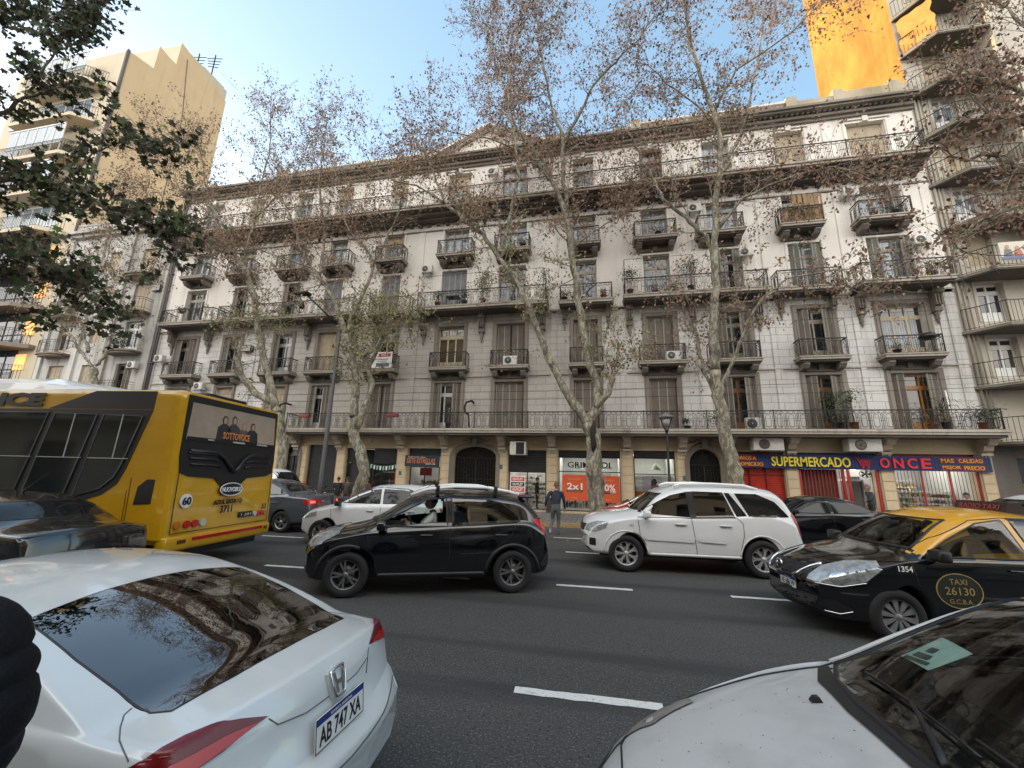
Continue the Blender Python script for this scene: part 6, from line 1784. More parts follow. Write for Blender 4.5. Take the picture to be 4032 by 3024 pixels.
TREES = {'C':[([(-0.01,16.3,0.48),(-0.08,16.3,1.98),(-0.17,16.3,3.22),(-0.34,16.3,3.85)],0.27,0.2),([(-0.34,16.3,3.85),(-0.74,16.18,4.49),(-1.28,16.07,5.23),(-1.83,15.95,6.47),(-2.31,15.84,7.75),(-2.9,15.72,9.19),(-3.3,15.61,10.02),(-3.91,15.49,10.88),(-4.76,15.38,12.12),(-5.62,15.26,12.95),(-6.5,15.15,13.67),(-6.85,15.03,14.59),(-7.21,14.92,15.53),(-7.57,14.8,16.49)],0.15,0.03),([(-0.34,16.3,3.85),(0.02,16.38,4.51),(0.09,16.45,5.38),(-0.35,16.53,6.89),(-0.53,16.6,8.16),(-0.71,16.68,9.92),(-0.97,16.75,11.79),(-1.17,16.82,13.51),(-1.55,16.9,14.97),(-1.89,16.98,15.72),(-2.24,17.05,16.88),(-2.85,17.12,17.85),(-3.59,17.2,18.88),(-4.14,17.28,20.49),(-4.59,17.35,22.47),(-5.34,17.43,24.61),(-5.71,17.5,26.78)],0.16,0.03),([(-1.18,16.9,13.57),(-1.24,16.67,15.13),(-1.35,16.44,16.48),(-1.27,16.21,17.54),(-1.8,15.99,18.99),(-2.11,15.76,20.69),(-2.44,15.53,22.45),(-2.54,15.3,24.19)],0.09,0.025),([(-1.37,16.6,17.14),(-0.5,16.15,18.65),(0.38,15.7,19.83),(1.42,15.25,20.38),(2.39,14.8,20.88)],0.07,0.02),([(0.02,16.3,4.5),(0.48,16.15,5.03),(0.72,16.0,5.64)],0.11,0.08),([(-3.91,15.5,10.88),(-3.71,15.33,12.09),(-3.4,15.16,13.3),(-3.08,14.99,14.51),(-3.3,14.81,16.3),(-3.62,14.64,17.91),(-3.53,14.47,19.75),(-3.11,14.3,21.83)],0.06,0.02),([(-6.48,15.1,13.64),(-7.77,14.83,14.56),(-8.8,14.57,14.73),(-9.38,14.3,15.08)],0.04,0.015),([(-1.98,16.8,15.59),(-2.95,16.43,16.97),(-4.72,16.05,17.7),(-6.02,15.68,17.83),(-6.83,15.3,17.87)],0.05,0.015),([(-0.97,16.8,11.81),(0.03,16.97,12.76),(1.09,17.13,13.47),(1.95,17.3,14.21)],0.04,0.015)],'D':[([(4.82,16.0,1.58),(4.73,16.0,2.65),(4.55,16.0,3.73),(4.45,16.0,4.85),(4.44,16.0,5.82)],0.2,0.15),([(4.44,16.0,5.82),(4.48,15.91,7.26),(4.65,15.82,9.11),(4.7,15.73,10.65),(4.86,15.64,12.42),(5.1,15.55,14.04),(5.23,15.45,15.49),(5.04,15.36,16.81),(4.69,15.27,18.44),(4.34,15.18,20.39),(4.24,15.09,22.11),(4.28,15.0,23.58)],0.14,0.03),([(4.76,16.0,10.39),(4.38,15.75,11.3),(3.68,15.5,12.05),(2.8,15.25,12.82),(2.37,15.0,13.76),(1.93,14.75,14.59),(1.58,14.5,15.42)],0.08,0.02),([(4.89,16.0,11.62),(5.87,15.75,12.81),(6.81,15.5,13.12),(8.02,15.25,13.37),(8.82,15.0,13.25)],0.06,0.015),([(4.42,16.0,4.94),(5.12,15.7,6.43),(5.43,15.4,7.39),(6.03,15.1,8.3),(6.71,14.8,8.82),(7.86,14.5,8.84)],0.06,0.015),([(5.25,16.0,14.39),(6.33,16.25,16.29),(7.0,16.5,18.61),(7.7,16.75,21.09),(8.25,17.0,23.77)],0.06,0.02),([(4.41,16.0,4.76),(4.08,16.17,5.88),(3.95,16.33,7.05),(3.96,16.5,7.88)],0.06,0.03),([(5.42,16.0,15.97),(4.73,15.5,17.01),(3.24,15.0,18.19),(2.45,14.5,18.73)],0.04,0.015),([(5.09,15.5,16.94),(6.02,15.17,18.51),(7.53,14.83,19.19),(8.07,14.5,19.32)],0.04,0.015)],'B':[([(-10.14,16.3,0.49),(-9.89,16.3,1.65),(-10.1,16.3,2.54),(-10.44,16.3,3.1),(-10.65,16.3,3.69),(-10.61,16.3,4.17)],0.19,0.17),([(-10.61,16.3,4.17),(-10.73,16.3,5.1),(-10.72,16.3,5.81)],0.15,0.12),([(-10.62,16.3,5.01),(-10.74,16.2,6.27),(-11.03,16.1,7.24),(-11.35,16.0,8.03),(-11.69,15.9,8.91),(-12.09,15.8,9.71),(-12.66,15.7,10.55),(-13.38,15.6,11.34),(-14.07,15.5,12.46),(-14.71,15.4,14.0),(-15.33,15.3,15.14)],0.13,0.03),([(-10.41,16.3,3.65),(-10.14,16.38,4.81),(-9.99,16.47,5.68),(-10.35,16.55,6.35),(-10.09,16.63,7.24),(-9.87,16.72,8.08),(-9.64,16.8,8.94)],0.12,0.05),([(-11.35,16.0,8.03),(-11.17,16.1,8.98),(-10.73,16.2,10.22),(-10.56,16.3,11.48),(-10.85,16.4,12.23),(-11.45,16.5,12.96),(-12.24,16.6,13.74),(-12.98,16.7,15.05),(-13.57,16.8,16.9)],0.08,0.02),([(-10.56,16.3,11.48),(-10.22,16.63,13.1),(-9.79,16.97,14.87),(-9.87,17.3,16.79)],0.05,0.02),([(-13.29,15.5,11.28),(-14.29,15.1,11.58),(-15.54,14.7,11.95),(-16.2,14.3,12.02)],0.04,0.015),([(-12.95,15.8,10.87),(-13.15,16.0,13.01),(-13.9,16.2,15.36),(-14.37,16.4,17.55),(-14.55,16.6,19.85),(-14.76,16.8,21.33)],0.06,0.02)],'A':[([(-13.82,16.0,2.88),(-14.28,16.0,4.14),(-14.46,16.0,4.46)],0.17,0.15),([(-14.46,16.0,4.46),(-15.0,16.0,5.77),(-15.69,16.0,7.15),(-16.22,16.0,8.57),(-16.87,16.0,10.44),(-17.52,16.0,11.64),(-17.98,16.0,12.23)],0.13,0.1),([(-17.98,16.0,12.23),(-18.38,15.8,12.63),(-19.79,15.6,13.05),(-20.86,15.4,12.95),(-22.11,15.2,12.73)],0.05,0.015),([(-17.98,16.0,12.23),(-19.18,15.9,13.49),(-19.71,15.8,14.79),(-20.38,15.7,15.82),(-20.96,15.6,17.24),(-21.65,15.5,19.37)],0.07,0.02),([(-17.98,16.0,12.23),(-17.96,16.2,13.61),(-18.01,16.4,15.15),(-18.32,16.6,17.38),(-18.32,16.8,19.71),(-18.79,17.0,22.25)],0.06,0.02),([(-14.65,16.0,4.79),(-15.55,15.83,5.21),(-16.4,15.67,6.05),(-16.63,15.5,6.97)],0.12,0.09),([(-18.94,15.7,13.35),(-21.18,15.3,14.47),(-22.85,14.9,14.67),(-23.73,14.5,15.32)],0.05,0.015),([(-19.59,15.7,14.71),(-21.84,15.47,16.38),(-24.28,15.23,18.31),(-25.47,15.0,20.15)],0.04,0.015),([(-17.57,16.0,14.82),(-16.71,16.33,16.37),(-16.09,16.67,18.02),(-16.04,17.0,19.84)],0.04,0.015)],'Z':[([(-25.29,16.3,4.22),(-25.77,16.3,5.06),(-26.45,16.3,6.28),(-26.58,16.3,6.87)],0.16,0.13),([(-26.58,16.3,6.87),(-27.44,16.18,7.6),(-28.16,16.05,8.46),(-28.81,15.93,9.18),(-29.64,15.8,9.61)],0.06,0.03),([(-27.25,16.3,7.81),(-28.05,16.35,8.8),(-28.66,16.4,9.68),(-29.52,16.45,10.54),(-30.5,16.5,11.29),(-32.16,16.55,12.75),(-33.51,16.6,14.14)],0.07,0.02),([(-26.49,16.3,7.0),(-26.23,16.38,7.51),(-26.35,16.47,8.44),(-26.54,16.55,9.19),(-26.74,16.63,9.97),(-27.6,16.72,11.25),(-28.44,16.8,12.89)],0.06,0.02),([(-29.61,16.5,10.57),(-28.99,16.77,12.02),(-28.94,17.03,13.97),(-29.63,17.3,16.11)],0.04,0.015)],'R':[([(9.26,9.5,2.28),(9.74,9.5,4.92),(9.98,9.5,6.88),(10.12,9.5,8.49)],0.2,0.14),([(9.98,9.5,6.88),(9.38,9.38,7.72),(8.78,9.25,8.37),(8.19,9.12,8.69),(7.66,9.0,8.49)],0.07,0.02),([(10.12,9.5,8.49),(9.55,9.33,9.83),(8.96,9.17,10.38),(8.26,9.0,10.46)],0.06,0.02),([(10.12,9.5,8.49),(10.37,9.67,10.41),(10.38,9.83,12.19),(10.2,10.0,13.32)],0.06,0.02),([(9.96,9.5,6.47),(9.28,9.25,7.1),(8.45,9.0,7.34),(7.51,8.75,6.96),(6.77,8.5,6.38)],0.05,0.015),([(10.03,9.5,7.09),(9.51,9.23,8.58),(8.86,8.97,9.12),(8.05,8.7,9.22)],0.05,0.015)],'N':[([(-11.27,3.6,-1.12),(-13.54,3.6,2.36),(-15.92,3.6,6.29)],0.17,0.13),([(-15.92,3.6,6.29),(-12.57,3.66,7.04),(-10.52,3.72,7.33),(-9.63,3.78,7.51),(-9.26,3.84,7.88),(-8.76,3.9,7.94)],0.07,0.012),([(-15.07,3.6,4.81),(-11.57,3.67,5.23),(-9.56,3.74,6.05),(-8.75,3.81,6.16),(-7.93,3.89,5.94),(-7.2,3.96,5.58),(-6.5,4.03,5.24),(-5.89,4.1,5.07)],0.07,0.008),([(-15.92,3.6,6.29),(-14.27,3.7,9.85),(-12.09,3.8,10.38),(-10.14,3.9,9.9),(-8.91,4.0,9.4)],0.06,0.01),([(-15.07,3.6,4.81),(-10.25,3.68,4.78),(-8.47,3.75,4.82),(-7.35,3.83,4.32),(-6.7,3.9,4.04)],0.05,0.01),([(-9.16,3.8,7.81),(-8.91,3.8,8.53),(-8.69,3.8,9.07),(-8.42,3.8,9.51)],0.02,0.008),([(-7.96,3.9,5.95),(-7.68,4.0,6.58),(-7.25,4.1,6.86),(-6.81,4.2,6.8)],0.015,0.006)]}
# ================================================================ plane trees
def bark_mat():
    m = mat('plane tree bark', (.30, .285, .22), .85)
    t = m.node_tree; b = t.nodes['Principled BSDF']; L = t.links.new
    tcn = t.nodes.new('ShaderNodeTexCoord')
    def noi(sc, lo, hi, st=(1, 1, .45)):
        mp = t.nodes.new('ShaderNodeMapping'); mp.inputs['Scale'].default_value = st; L(tcn.outputs['Object'], mp.inputs[0])
        n = t.nodes.new('ShaderNodeTexNoise'); n.inputs['Scale'].default_value = sc; n.inputs['Detail'].default_value = 5; L(mp.outputs[0], n.inputs['Vector'])
        r = t.nodes.new('ShaderNodeMapRange'); r.inputs['From Min'].default_value = lo; r.inputs['From Max'].default_value = hi
        L(n.outputs['Fac'], r.inputs['Value']); return r.outputs[0], n.outputs['Fac']
    c = None
    for f, col in ((noi(10, .47, .52), (.15, .14, .10)), (noi(16, .56, .60), (.21, .18, .13)), (noi(22, .60, .65), (.06, .05, .04)), (noi(4, .54, .66), (.085, .07, .055))):
        x = t.nodes.new('ShaderNodeMix'); x.data_type = 'RGBA'; L(f[0], x.inputs['Factor'])
        if c is None: x.inputs['A'].default_value = (.30, .285, .22, 1)
        else: L(c, x.inputs['A'])
        x.inputs['B'].default_value = (*col, 1); c = x.outputs['Result']
    L(c, b.inputs['Base Color'])
    _, raw = noi(10, 0, 1)
    bp = t.nodes.new('ShaderNodeBump'); bp.inputs['Strength'].default_value = .6; bp.inputs['Distance'].default_value = .03
    L(raw, bp.inputs['Height']); L(bp.outputs[0], b.inputs['Normal'])
    return m
BARK = bark_mat()
TWIG = mat('twig bark', (.26, .22, .17), .9)
def leafm(name, c, c2):
    m = mat(name, c, .75, var=.5, scale=1.3, col2=c2)
    return m
LEAF = [leafm('dry brown leaves', (.25, .135, .085), (.13, .07, .048)), leafm('russet leaves', (.29, .19, .13), (.17, .11, .075)), leafm('olive leaves', (.17, .19, .07), (.10, .12, .045)), leafm('yellowing leaves', (.42, .33, .12), (.28, .21, .08))]
NEARL = [leafm('dark green leaves', (.07, .092, .034), (.04, .055, .022)), leafm('brownish green leaves', (.075, .06, .03), (.05, .04, .022)), leafm('bright green leaf', (.15, .21, .04), (.11, .16, .03))]
LOBE = [(0, 0), (.28, -.05), (.62, .10), (.42, .28), (.72, .62), (.34, .62), (.10, 1.05), (-.08, .66), (-.52, .74), (-.36, .34), (-.66, .16), (-.26, -.04)]
SIMPLE = [(0, 0), (.42, .22), (.22, .55), (.05, 1.0), (-.30, .55), (-.40, .25)]
def tree(key, label, seed, leaf=.11, dens=1., greenish=None, twig_l=1.0, lod=SIMPLE, mats=None, small=3, minr=0, lowleaf=None, leaves_from=5., root_loc=None, skip=0, clumps=()):
    rnd = random.Random(seed)
    limbs = TREES[key]
    base = limbs[0][0][0]
    loc = root_loc or (base[0], base[1], .15)
    t = wroot('plane_tree', loc, label, 'tree')
    tb = MB()
    tips = []
    for li, (pts, r0, r1) in enumerate(limbs):
        if key != 'N': r0 *= 1.3; r1 *= 1.3
        P = [Vector(p) for p in pts]
        if li == 0 and P[0].z > .2: P.insert(0, Vector((P[0].x + .05, P[0].y, .10)))
        # add natural wobble
        Q = []
        for i in range(len(P) - 1):
            k = 4
            for j in range(k):
                q = P[i].lerp(P[i + 1], j / k)
                if not (i == 0 and j == 0): q += Vector((rnd.uniform(-1, 5), rnd.uniform(-1, 5), rnd.uniform(-.5, .5))) * r0 * (.22 if r0 < .12 else .07)
                Q.append(q)
        Q.append(P[-1])
        n = len(Q)
        rs = [(r0 + (r1 - r0) * (i / (n - 1)) ** .8) * (1 + rnd.uniform(-.07, .10)) for i in range(n)]
        if li == 0: rs[0] *= 1.45; rs[1] *= 1.15
        tb.tube(Q, rs, 12 if r0 > .1 else 7)
        tips.append((Q, rs, li))
    tr = tb.build('trunk', BARK); wpart(tr, t)
    if key == 'C':
        sb = MB(); qs = [(-.05, 15.99, 3.9), (-.10, 15.97, 3.6), (-.12, 15.97, 3.3), (-.08, 16.0, 3.0), (-.12, 16.02, 2.75)]
        sb.tube(qs, [.05, .12, .10, .12, .04], 9); wpart(sb.build('scar', mat_cache('charred bark', (.018, .013, .010), rough=.9)), t)
    tw = MB(); lv = MB()
    def leafat(p, sz, mi):
        u = Vector((rnd.gauss(0, 5), rnd.gauss(0, 5), rnd.gauss(0, .7))).normalized()
        v = u.cross(Vector((rnd.gauss(0, 5), rnd.gauss(0, 5), rnd.gauss(0, 1)))).normalized()
        w = u.cross(v)
        c = rnd.uniform(.1, .45)
        vs = [p + (u * a + v * b_ + w * (abs(a) * c)) * sz for a, b_ in lod]
        if len(lod) > 7: lv.add(vs, [(0, 1, 2, 3), (0, 3, 4, 5), (0, 5, 6, 7), (0, 7, 8, 9), (0, 9, 10, 11)], mi)
        else: lv.add(vs, [(0, 1, 2, 3), (0, 3, 4, 5)], mi)
    def pick(z, x):
        r = rnd.random()
        if mats: return 0 if r < .62 else (1 if r < .96 else 2)
        g = (greenish(x, z) if greenish else .06)
        if r < g: return 2 if r < g * .8 else 3
        return 0 if rnd.random() < .62 else 1
    def spray(p, d, L, depth, r):
        """a wandering twig with side twigs and leaves"""
        n = max(3, int(L / .16)); q = p.copy(); dd = d.copy(); pts = [q.copy()]
        for i in range(n):
            dd = (dd + Vector((rnd.gauss(0, .22), rnd.gauss(0, .22), rnd.gauss(.02, .20)))).normalized()
            q = q + dd * (L / n); pts.append(q.copy())
            if depth > 0 and rnd.random() < .62:
                sd = (dd + Vector((rnd.gauss(0, .8), rnd.gauss(0, .8), rnd.gauss(.1, .7)))).normalized()
                spray(q, sd, L * rnd.uniform(.35, .62), depth - 1, r * .55)
            if depth <= 1:
                k = dens * (1.0 if depth == 0 else .45)
                while rnd.random() < k:
                    k -= 1 if k > 1 else .45
                    if q.z > leaves_from or (lowleaf and rnd.random() < lowleaf):
                        leafat(q + Vector((rnd.gauss(0, .05), rnd.gauss(0, .05), rnd.gauss(-.02, .05))), leaf * rnd.uniform(.6, 1.2), pick(q.z, q.x))
        tw.tube(pts, [r * (1 - .7 * i / n) for i in range(n + 1)], 3, cap=False)
    for cx, cy, cz, rad, cnt in clumps:
        for k in range(cnt):
            st = Vector((cx, cy, cz)) + Vector((rnd.gauss(0, .55), rnd.gauss(0, .45), rnd.gauss(0, .40))) * rad
            spray(st, Vector((rnd.gauss(0, 5), rnd.gauss(0, .8), rnd.gauss(.1, .6))).normalized(), .75 * rnd.uniform(.5, 1.2), 1, .009)
    for Q, rs, li in tips:
        if li == 0: continue
        n = len(Q); start = int(n * (.12 if rs[0] < .12 else .30))
        for i in range(start, n):
            seg = (Q[i] - Q[i - 1]).length
            d0 = (Q[i] - Q[i - 1]).normalized() if seg > 0 else Vector((0, 0, 1))
            t_ = i / n
            cnt = seg * (1.0 + 2.2 * t_) * small / 2.2
            while rnd.random() < cnt:
                cnt -= 1
                sd = (d0 * .5 + Vector((rnd.gauss(0, .75), rnd.gauss(0, .6), rnd.gauss(.18, .55)))).normalized()
                L = twig_l * rnd.uniform(.6, 1.6) * (.55 + .45 * t_)
                if Q[i].z < leaves_from: L *= .55
                spray(Q[i], sd, L, 2, max(.008, min(.028, rs[i] * .35)))
        for k in range(3):
            sd = (d0 + Vector((rnd.gauss(0, .5), rnd.gauss(0, .5), rnd.gauss(.1, .4)))).normalized()
            spray(Q[-1], sd, twig_l * 1.3, 2, min(.02, rs[-1]))
    wpart(tw.build('twigs', TWIG), t)
    lv.m = lv.m
    wpart(lv.build('crown', mats or LEAF), t)
    return t, len(lv.f)
tree_stats = []
tree_stats.append(tree('C', 'tall forked plane tree in the middle, dark scar on its trunk, before the orange posters', 11, .11, 1.15, lambda x, z: .7 if z < 11.8 else (.12 if z < 13 else .03), 1.9, small=2.8, leaves_from=5.2, lowleaf=.35, clumps=[(-2.2, 15.8, 11.8, 1.0, 11), (-1.8, 15.8, 10.8, .8, 6), (-.6, 15.8, 14.8, 1.5, 30), (.3, 16, 15.6, 1.3, 20), (-1.2, 16, 16.5, 1.3, 15), (1.2, 16, 6.3, 1.1, 7), (-3.2, 15.8, 6.2, .9, 5)])[1])
tree_stats.append(tree('D', 'tall plane tree leaning left, rising behind the white sport utility car', 12, .11, 1.1, lambda x, z: .15 if z < 9 else .03, 1.85, small=2.9, leaves_from=7, lowleaf=.45, clumps=[(6.3, 15.8, 14.8, 1.6, 30), (3.2, 15.8, 16.6, 1.4, 20), (5.2, 15.8, 17.4, 1.5, 20), (7.2, 15.6, 9.9, 1.2, 11)])[1])
tree_stats.append(tree('B', 'plane tree with leafy green middle, in front of the shop with dark shutters', 13, .105, 1.2, lambda x, z: .88 if z < 10.2 else .10, 1.6, small=3.5, leaves_from=4.5, lowleaf=.5, clumps=[(-9.7, 16, 8.9, 1.5, 75), (-8.6, 16, 8.7, 1.2, 45), (-10.6, 16, 7.9, 1.2, 32), (-9.3, 16, 7.5, 1.0, 16), (-9.8, 16, 3.6, 1.2, 7), (-11.2, 16, 14.6, 1.7, 22), (-9.2, 16, 15.6, 1.6, 20)])[1])
tree_stats.append(tree('A', 'plane tree rising behind the rear of the bus', 14, .105, 1.1, lambda x, z: .8 if z < 9.6 else .08, 1.75, small=3.4, leaves_from=8.5, lowleaf=.3, clumps=[(-15.8, 15.8, 8.6, 1.3, 40), (-14.5, 15.8, 8.9, 1.0, 26), (-17.2, 15.8, 8.5, 1.0, 9), (-16.5, 15.8, 14.2, 2.0, 30), (-19.5, 15.8, 13.5, 1.8, 22), (-22, 15.8, 15.5, 1.8, 20)])[1])
tree_stats.append(tree('Z', 'smaller bare plane tree before the old white building, behind the bus', 15, .10, 1.0, lambda x, z: .4, 1.3, small=3.2, leaves_from=8.5, lowleaf=.2)[1])
tree_stats.append(tree('R', 'plane tree outside the right edge, its brown branches hanging into the top right corner', 16, .085, 1.5, lambda x, z: .03, .95, small=5.0, leaves_from=3, root_loc=(TREES['R'][0][0][0][0], TREES['R'][0][0][0][1], .15))[1])
tree_stats.append(tree('N', 'near plane tree at the left, its large dark green leaves filling the top left corner', 17, .085, 1.3, None, .42, lod=LOBE, mats=NEARL, small=15, leaves_from=1.5, root_loc=(TREES['N'][0][0][0][0], TREES['N'][0][0][0][1], .15))[1])
print('leaves', tree_stats)
# ================================================================ shops
M['shopwall'] = mat('white shop wall', (.52, .52, .50), .8, var=.1)
M['shopfloor'] = mat('shop floor', (.30, .28, .26), .4)
M['darkshop'] = mat('dim shop wall', (.10, .105, .095), .8, var=.4)
M['glass_shop'] = glass_mat('shop window glass', (.88, .92, .92), .015)
def goods_mat(name, cols):
    m = mat(name, cols[0], .6); t = m.node_tree; b = t.nodes['Principled BSDF']
    tcn = t.nodes.new('ShaderNodeTexCoord'); v = t.nodes.new('ShaderNodeTexVoronoi'); v.inputs['Scale'].default_value = 9
    t.links.new(tcn.outputs['Object'], v.inputs['Vector'])
    r = t.nodes.new('ShaderNodeValToRGB'); r.color_ramp.interpolation = 'CONSTANT'
    sp = t.nodes.new('ShaderNodeSeparateColor'); t.links.new(v.outputs['Color'], sp.inputs[0]); t.links.new(sp.outputs[0], r.inputs[0])
    e = r.color_ramp.elements
    for i, c in enumerate(cols):
        if i < 2: e[i].position = i / len(cols); e[i].color = (*c, 1)
        else: n = e.new(i / len(cols)); n.color = (*c, 1)
    t.links.new(r.outputs[0], b.inputs['Base Color']); return m
M['goods'] = goods_mat('shelf goods', [(.45, .08, .05), (.55, .45, .1), (.1, .15, .3), (.5, .5, .45), (.12, .25, .1), (.3, .18, .08)])
M['shoes'] = goods_mat('shoes', [(.02, .02, .02), (.12, .07, .04), (.3, .22, .15), (.04, .04, .05), (.4, .38, .35)])
def interior(x0, x1, z0=.2, z1=2.95, d=3.2, wallm='shopwall', lamps=2, lm='lamp_on'):
    w = MB(); y0, y1 = FY + .5, FY + d
    w.quad((x0, y1, z0), (x1, y1, z0), (x1, y1, z1), (x0, y1, z1), 0); w.quad((x0, y0, z0), (x0, y1, z0), (x0, y1, z1), (x0, y0, z1), 0)
    w.quad((x1, y0, z0), (x1, y1, z0), (x1, y1, z1), (x1, y0, z1), 0); w.quad((x0, y0, z0), (x1, y0, z0), (x1, y1, z0), (x0, y1, z0), 1); w.quad((x0, y0, z1), (x1, y0, z1), (x1, y1, z1), (x0, y1, z1), 0)
    o = w.build('shop_interior', [M[wallm], M['shopfloor']]); wpart(o, mb)
    for k in range(lamps):
        b = MB(); xx = x0 + (x1 - x0) * (k + .5) / lamps
        b.box(xx - .3, FY + 1.0, z1 - .06, xx + .3, FY + 2.3, z1 - .02); wpart(b.build('ceiling_lamp', M[lm]), mb)
def shelves(x0, x1, y, z0, z1, n, goods='goods', seed=0, h=.2):
    r = random.Random(seed); b = MB(); 
    for k in range(n + 1):
        z = z0 + (z1 - z0) * k / n; b.box(x0, y, z - .02, x1, y + .35, z, 0)
    for x in (x0, (x0 + x1) / 2, x1): b.box(x - .015, y + .3, z0 - .1, x + .015, y + .34, z1 + .1, 0)
    wpart(b.build('shelf', M['white_frame']), mb)
    g = MB()
    for k in range(n):
        z = z0 + (z1 - z0) * k / n; x = x0 + .03
        while x < x1 - .1:
            w_ = r.uniform(.07, .16); hh = r.uniform(.4, .9) * min(h, (z1 - z0) / n * .85)
            g.box(x, y + r.uniform(.02, .1), z, x + w_, y + .28, z + hh); x += w_ + r.uniform(.01, .06)
    wpart(g.build('goods', M[goods]), mb)
def shutter(x0, x1, z0, z1, m='roller', y=FY + .16, nm='roller_shutter'):
    b = MB(); b.box(x0, y, z0, x1, y + .03, z1, 0); b.box(x0, y - .03, z0 - .05, x1, y + .05, z0, 1)
    wpart(b.build(nm, [M[m], M['iron'] if 'red' not in m else M[m]]), mb)
def frame(x0, x1, z0, z1, xs=(), zs=(), m=None, y=FY + .22, t=.04, nm='shop_frame'):
    b = MB()
    for x in (x0 + t / 2, x1 - t / 2) + tuple(xs): b.box(x - t / 2, y - .03, z0, x + t / 2, y + .03, z1)
    for z in (z0 + t / 2, z1 - t / 2) + tuple(zs): b.box(x0 + t, y - .025, z - t / 2, x1 - t, y + .025, z + t / 2)
    wpart(b.build(nm, m or M['black']), mb)
def pane(x0, x1, z0, z1, y=FY + .22):
    wpart(MB().quad((x0, y, z0), (x1, y, z0), (x1, y, z1), (x0, y, z1)).build('shop_window', M['glass_shop']), mb)
for x0, x1 in ((-19.6, -17.6), (-22.6, -20.4), (-25.9, -23.4)): shutter(x0, x1, .25, 3.0)
shutter(-15.18, -13.45, .25, 3.12)
# shop with half lowered shutter and bunting
interior(-12.9, -10.0, wallm='darkshop', lamps=1, lm='lamp_soft'); shutter(-12.9, -12.0, 2.28, 2.98); shutter(-11.35, -10.0, 2.25, 2.98); frame(-12.9, -10, .25, 2.98, (-12.0, -11.35, -10.9), (2.0,)); pane(-11.35, -10.0, .3, 2.25)
wpart(MB().box(-12.85, FY + .25, .3, -12.05, FY + .28, 2.2).build('shop_door', M['black']), mb)
wpart(MB().box(-10.75, FY + 1.2, .9, -10.05, FY + 1.25, 2.2).build('red_panel', mat_cache('shop red', (.35, .02, .02))), mb)
shelves(-11.3, -10.2, FY + 1.6, .4, 1.3, 3, 'goods', 3)
b = MB()
for k in range(9):
    x = -11.4 + k * .17; z = 2.06 + .10 * ((k - 4) / 4) ** 2
    b.add([(x, FY - .04, z), (x + .1, FY - .04, z + .0), (x + .09, FY - .05, z - .2), (x + .01, FY - .045, z - .19)], [(0, 1, 2, 3)], k % 2)
b.tube([(-11.5 + k * .2, FY - .04, 2.07 + .1 * ((k - 4) / 4) ** 2) for k in range(9)], .006, 3, 0)
tag(b.build('bunting', [mat_cache('pale green flag', (.25, .5, .42)), M['white']]), 'string of small white and green flags above the shop window', 'bunting')
# siete estrellas
interior(-9.38, -7.64, lamps=2, lm='lamp_soft'); shutter(-9.38, -7.64, 2.66, 3.0); frame(-9.3, -7.7, .25, 2.1, (-8.5,)); pane(-9.3, -7.7, .3, 2.1)
shelves(-9.2, -7.8, FY + 1.3, .4, 1.5, 4, 'goods', 4)
wpart(MB().box(-9.2, FY + 1.2, 1.65, -8.55, FY + 1.24, 2.05).build('red_panel', mat_cache('shop red', (.35, .02, .02))), mb)
b = MB(); b.box(-9.48, FY - .10, 2.10, -7.66, FY - .02, 2.64); so = b.build('shop_sign', mat_cache('charcoal sign', (.022, .028, .036)))
tag(so, 'dark shop sign reading SIETE ESTRELLAS in orange letters', 'sign')
OR_ = mat_cache('orange sign letters', (.75, .24, .09))
text('SIETE ESTRELLAS', .25, (-8.62, FY - .105, 2.37), OR_, so, bold=0, width=1.5, tall=.24, shear=.05)
text('FIAMBRES QUESOS Y BEBIDAS', .1, (-8.85, FY - .105, 2.55), M['white'], so, width=.95, tall=.05); text('DESDE EL 2000', .08, (-8.1, FY - .105, 2.22), M['white'], so, width=.5, tall=.05)
# outlet shoe shop
interior(-4.17, -2.34, lamps=2); shutter(-4.17, -2.34, 1.98, 2.98); frame(-4.15, -2.35, .25, 1.98, (-3.25,)); shelves(-3.15, -2.4, FY + 1.0, .45, 1.55, 5, 'shoes', 5, .14); shelves(-4.1, -3.2, FY + 2.4, 1.0, 1.9, 3, 'shoes', 6, .16)
b = MB(); b.box(-4.02, FY - .09, .98, -3.30, FY - .06, 1.78); so = b.build('hanging_sign', M['white']); tag(so, 'white hanging sign repeating the word OUTLET three times', 'sign')
for k, c_ in enumerate((mat_cache('outlet orange', (.60, .09, .035)), M['black'], mat_cache('outlet orange', (.6, .09, .035)))):
    b = MB(); b.box(-3.98, FY - .094, 1.52 - k * .245, -3.34, FY - .091, 1.72 - k * .245); b.build('sign_band', c_, so)
    text('OUTLET', .14, (-3.66, FY - .098, 1.62 - k * .245), M['white'], so, bold=.004, width=.5, tall=.12)
text('apin', .16, (-2.75, FY + .95, 1.78), M['black'], None, bold=.002).name = 'wall_lettering'
tag(bpy.data.objects['wall_lettering'], 'small black lettering on the white wall inside the shoe shop', 'lettering')
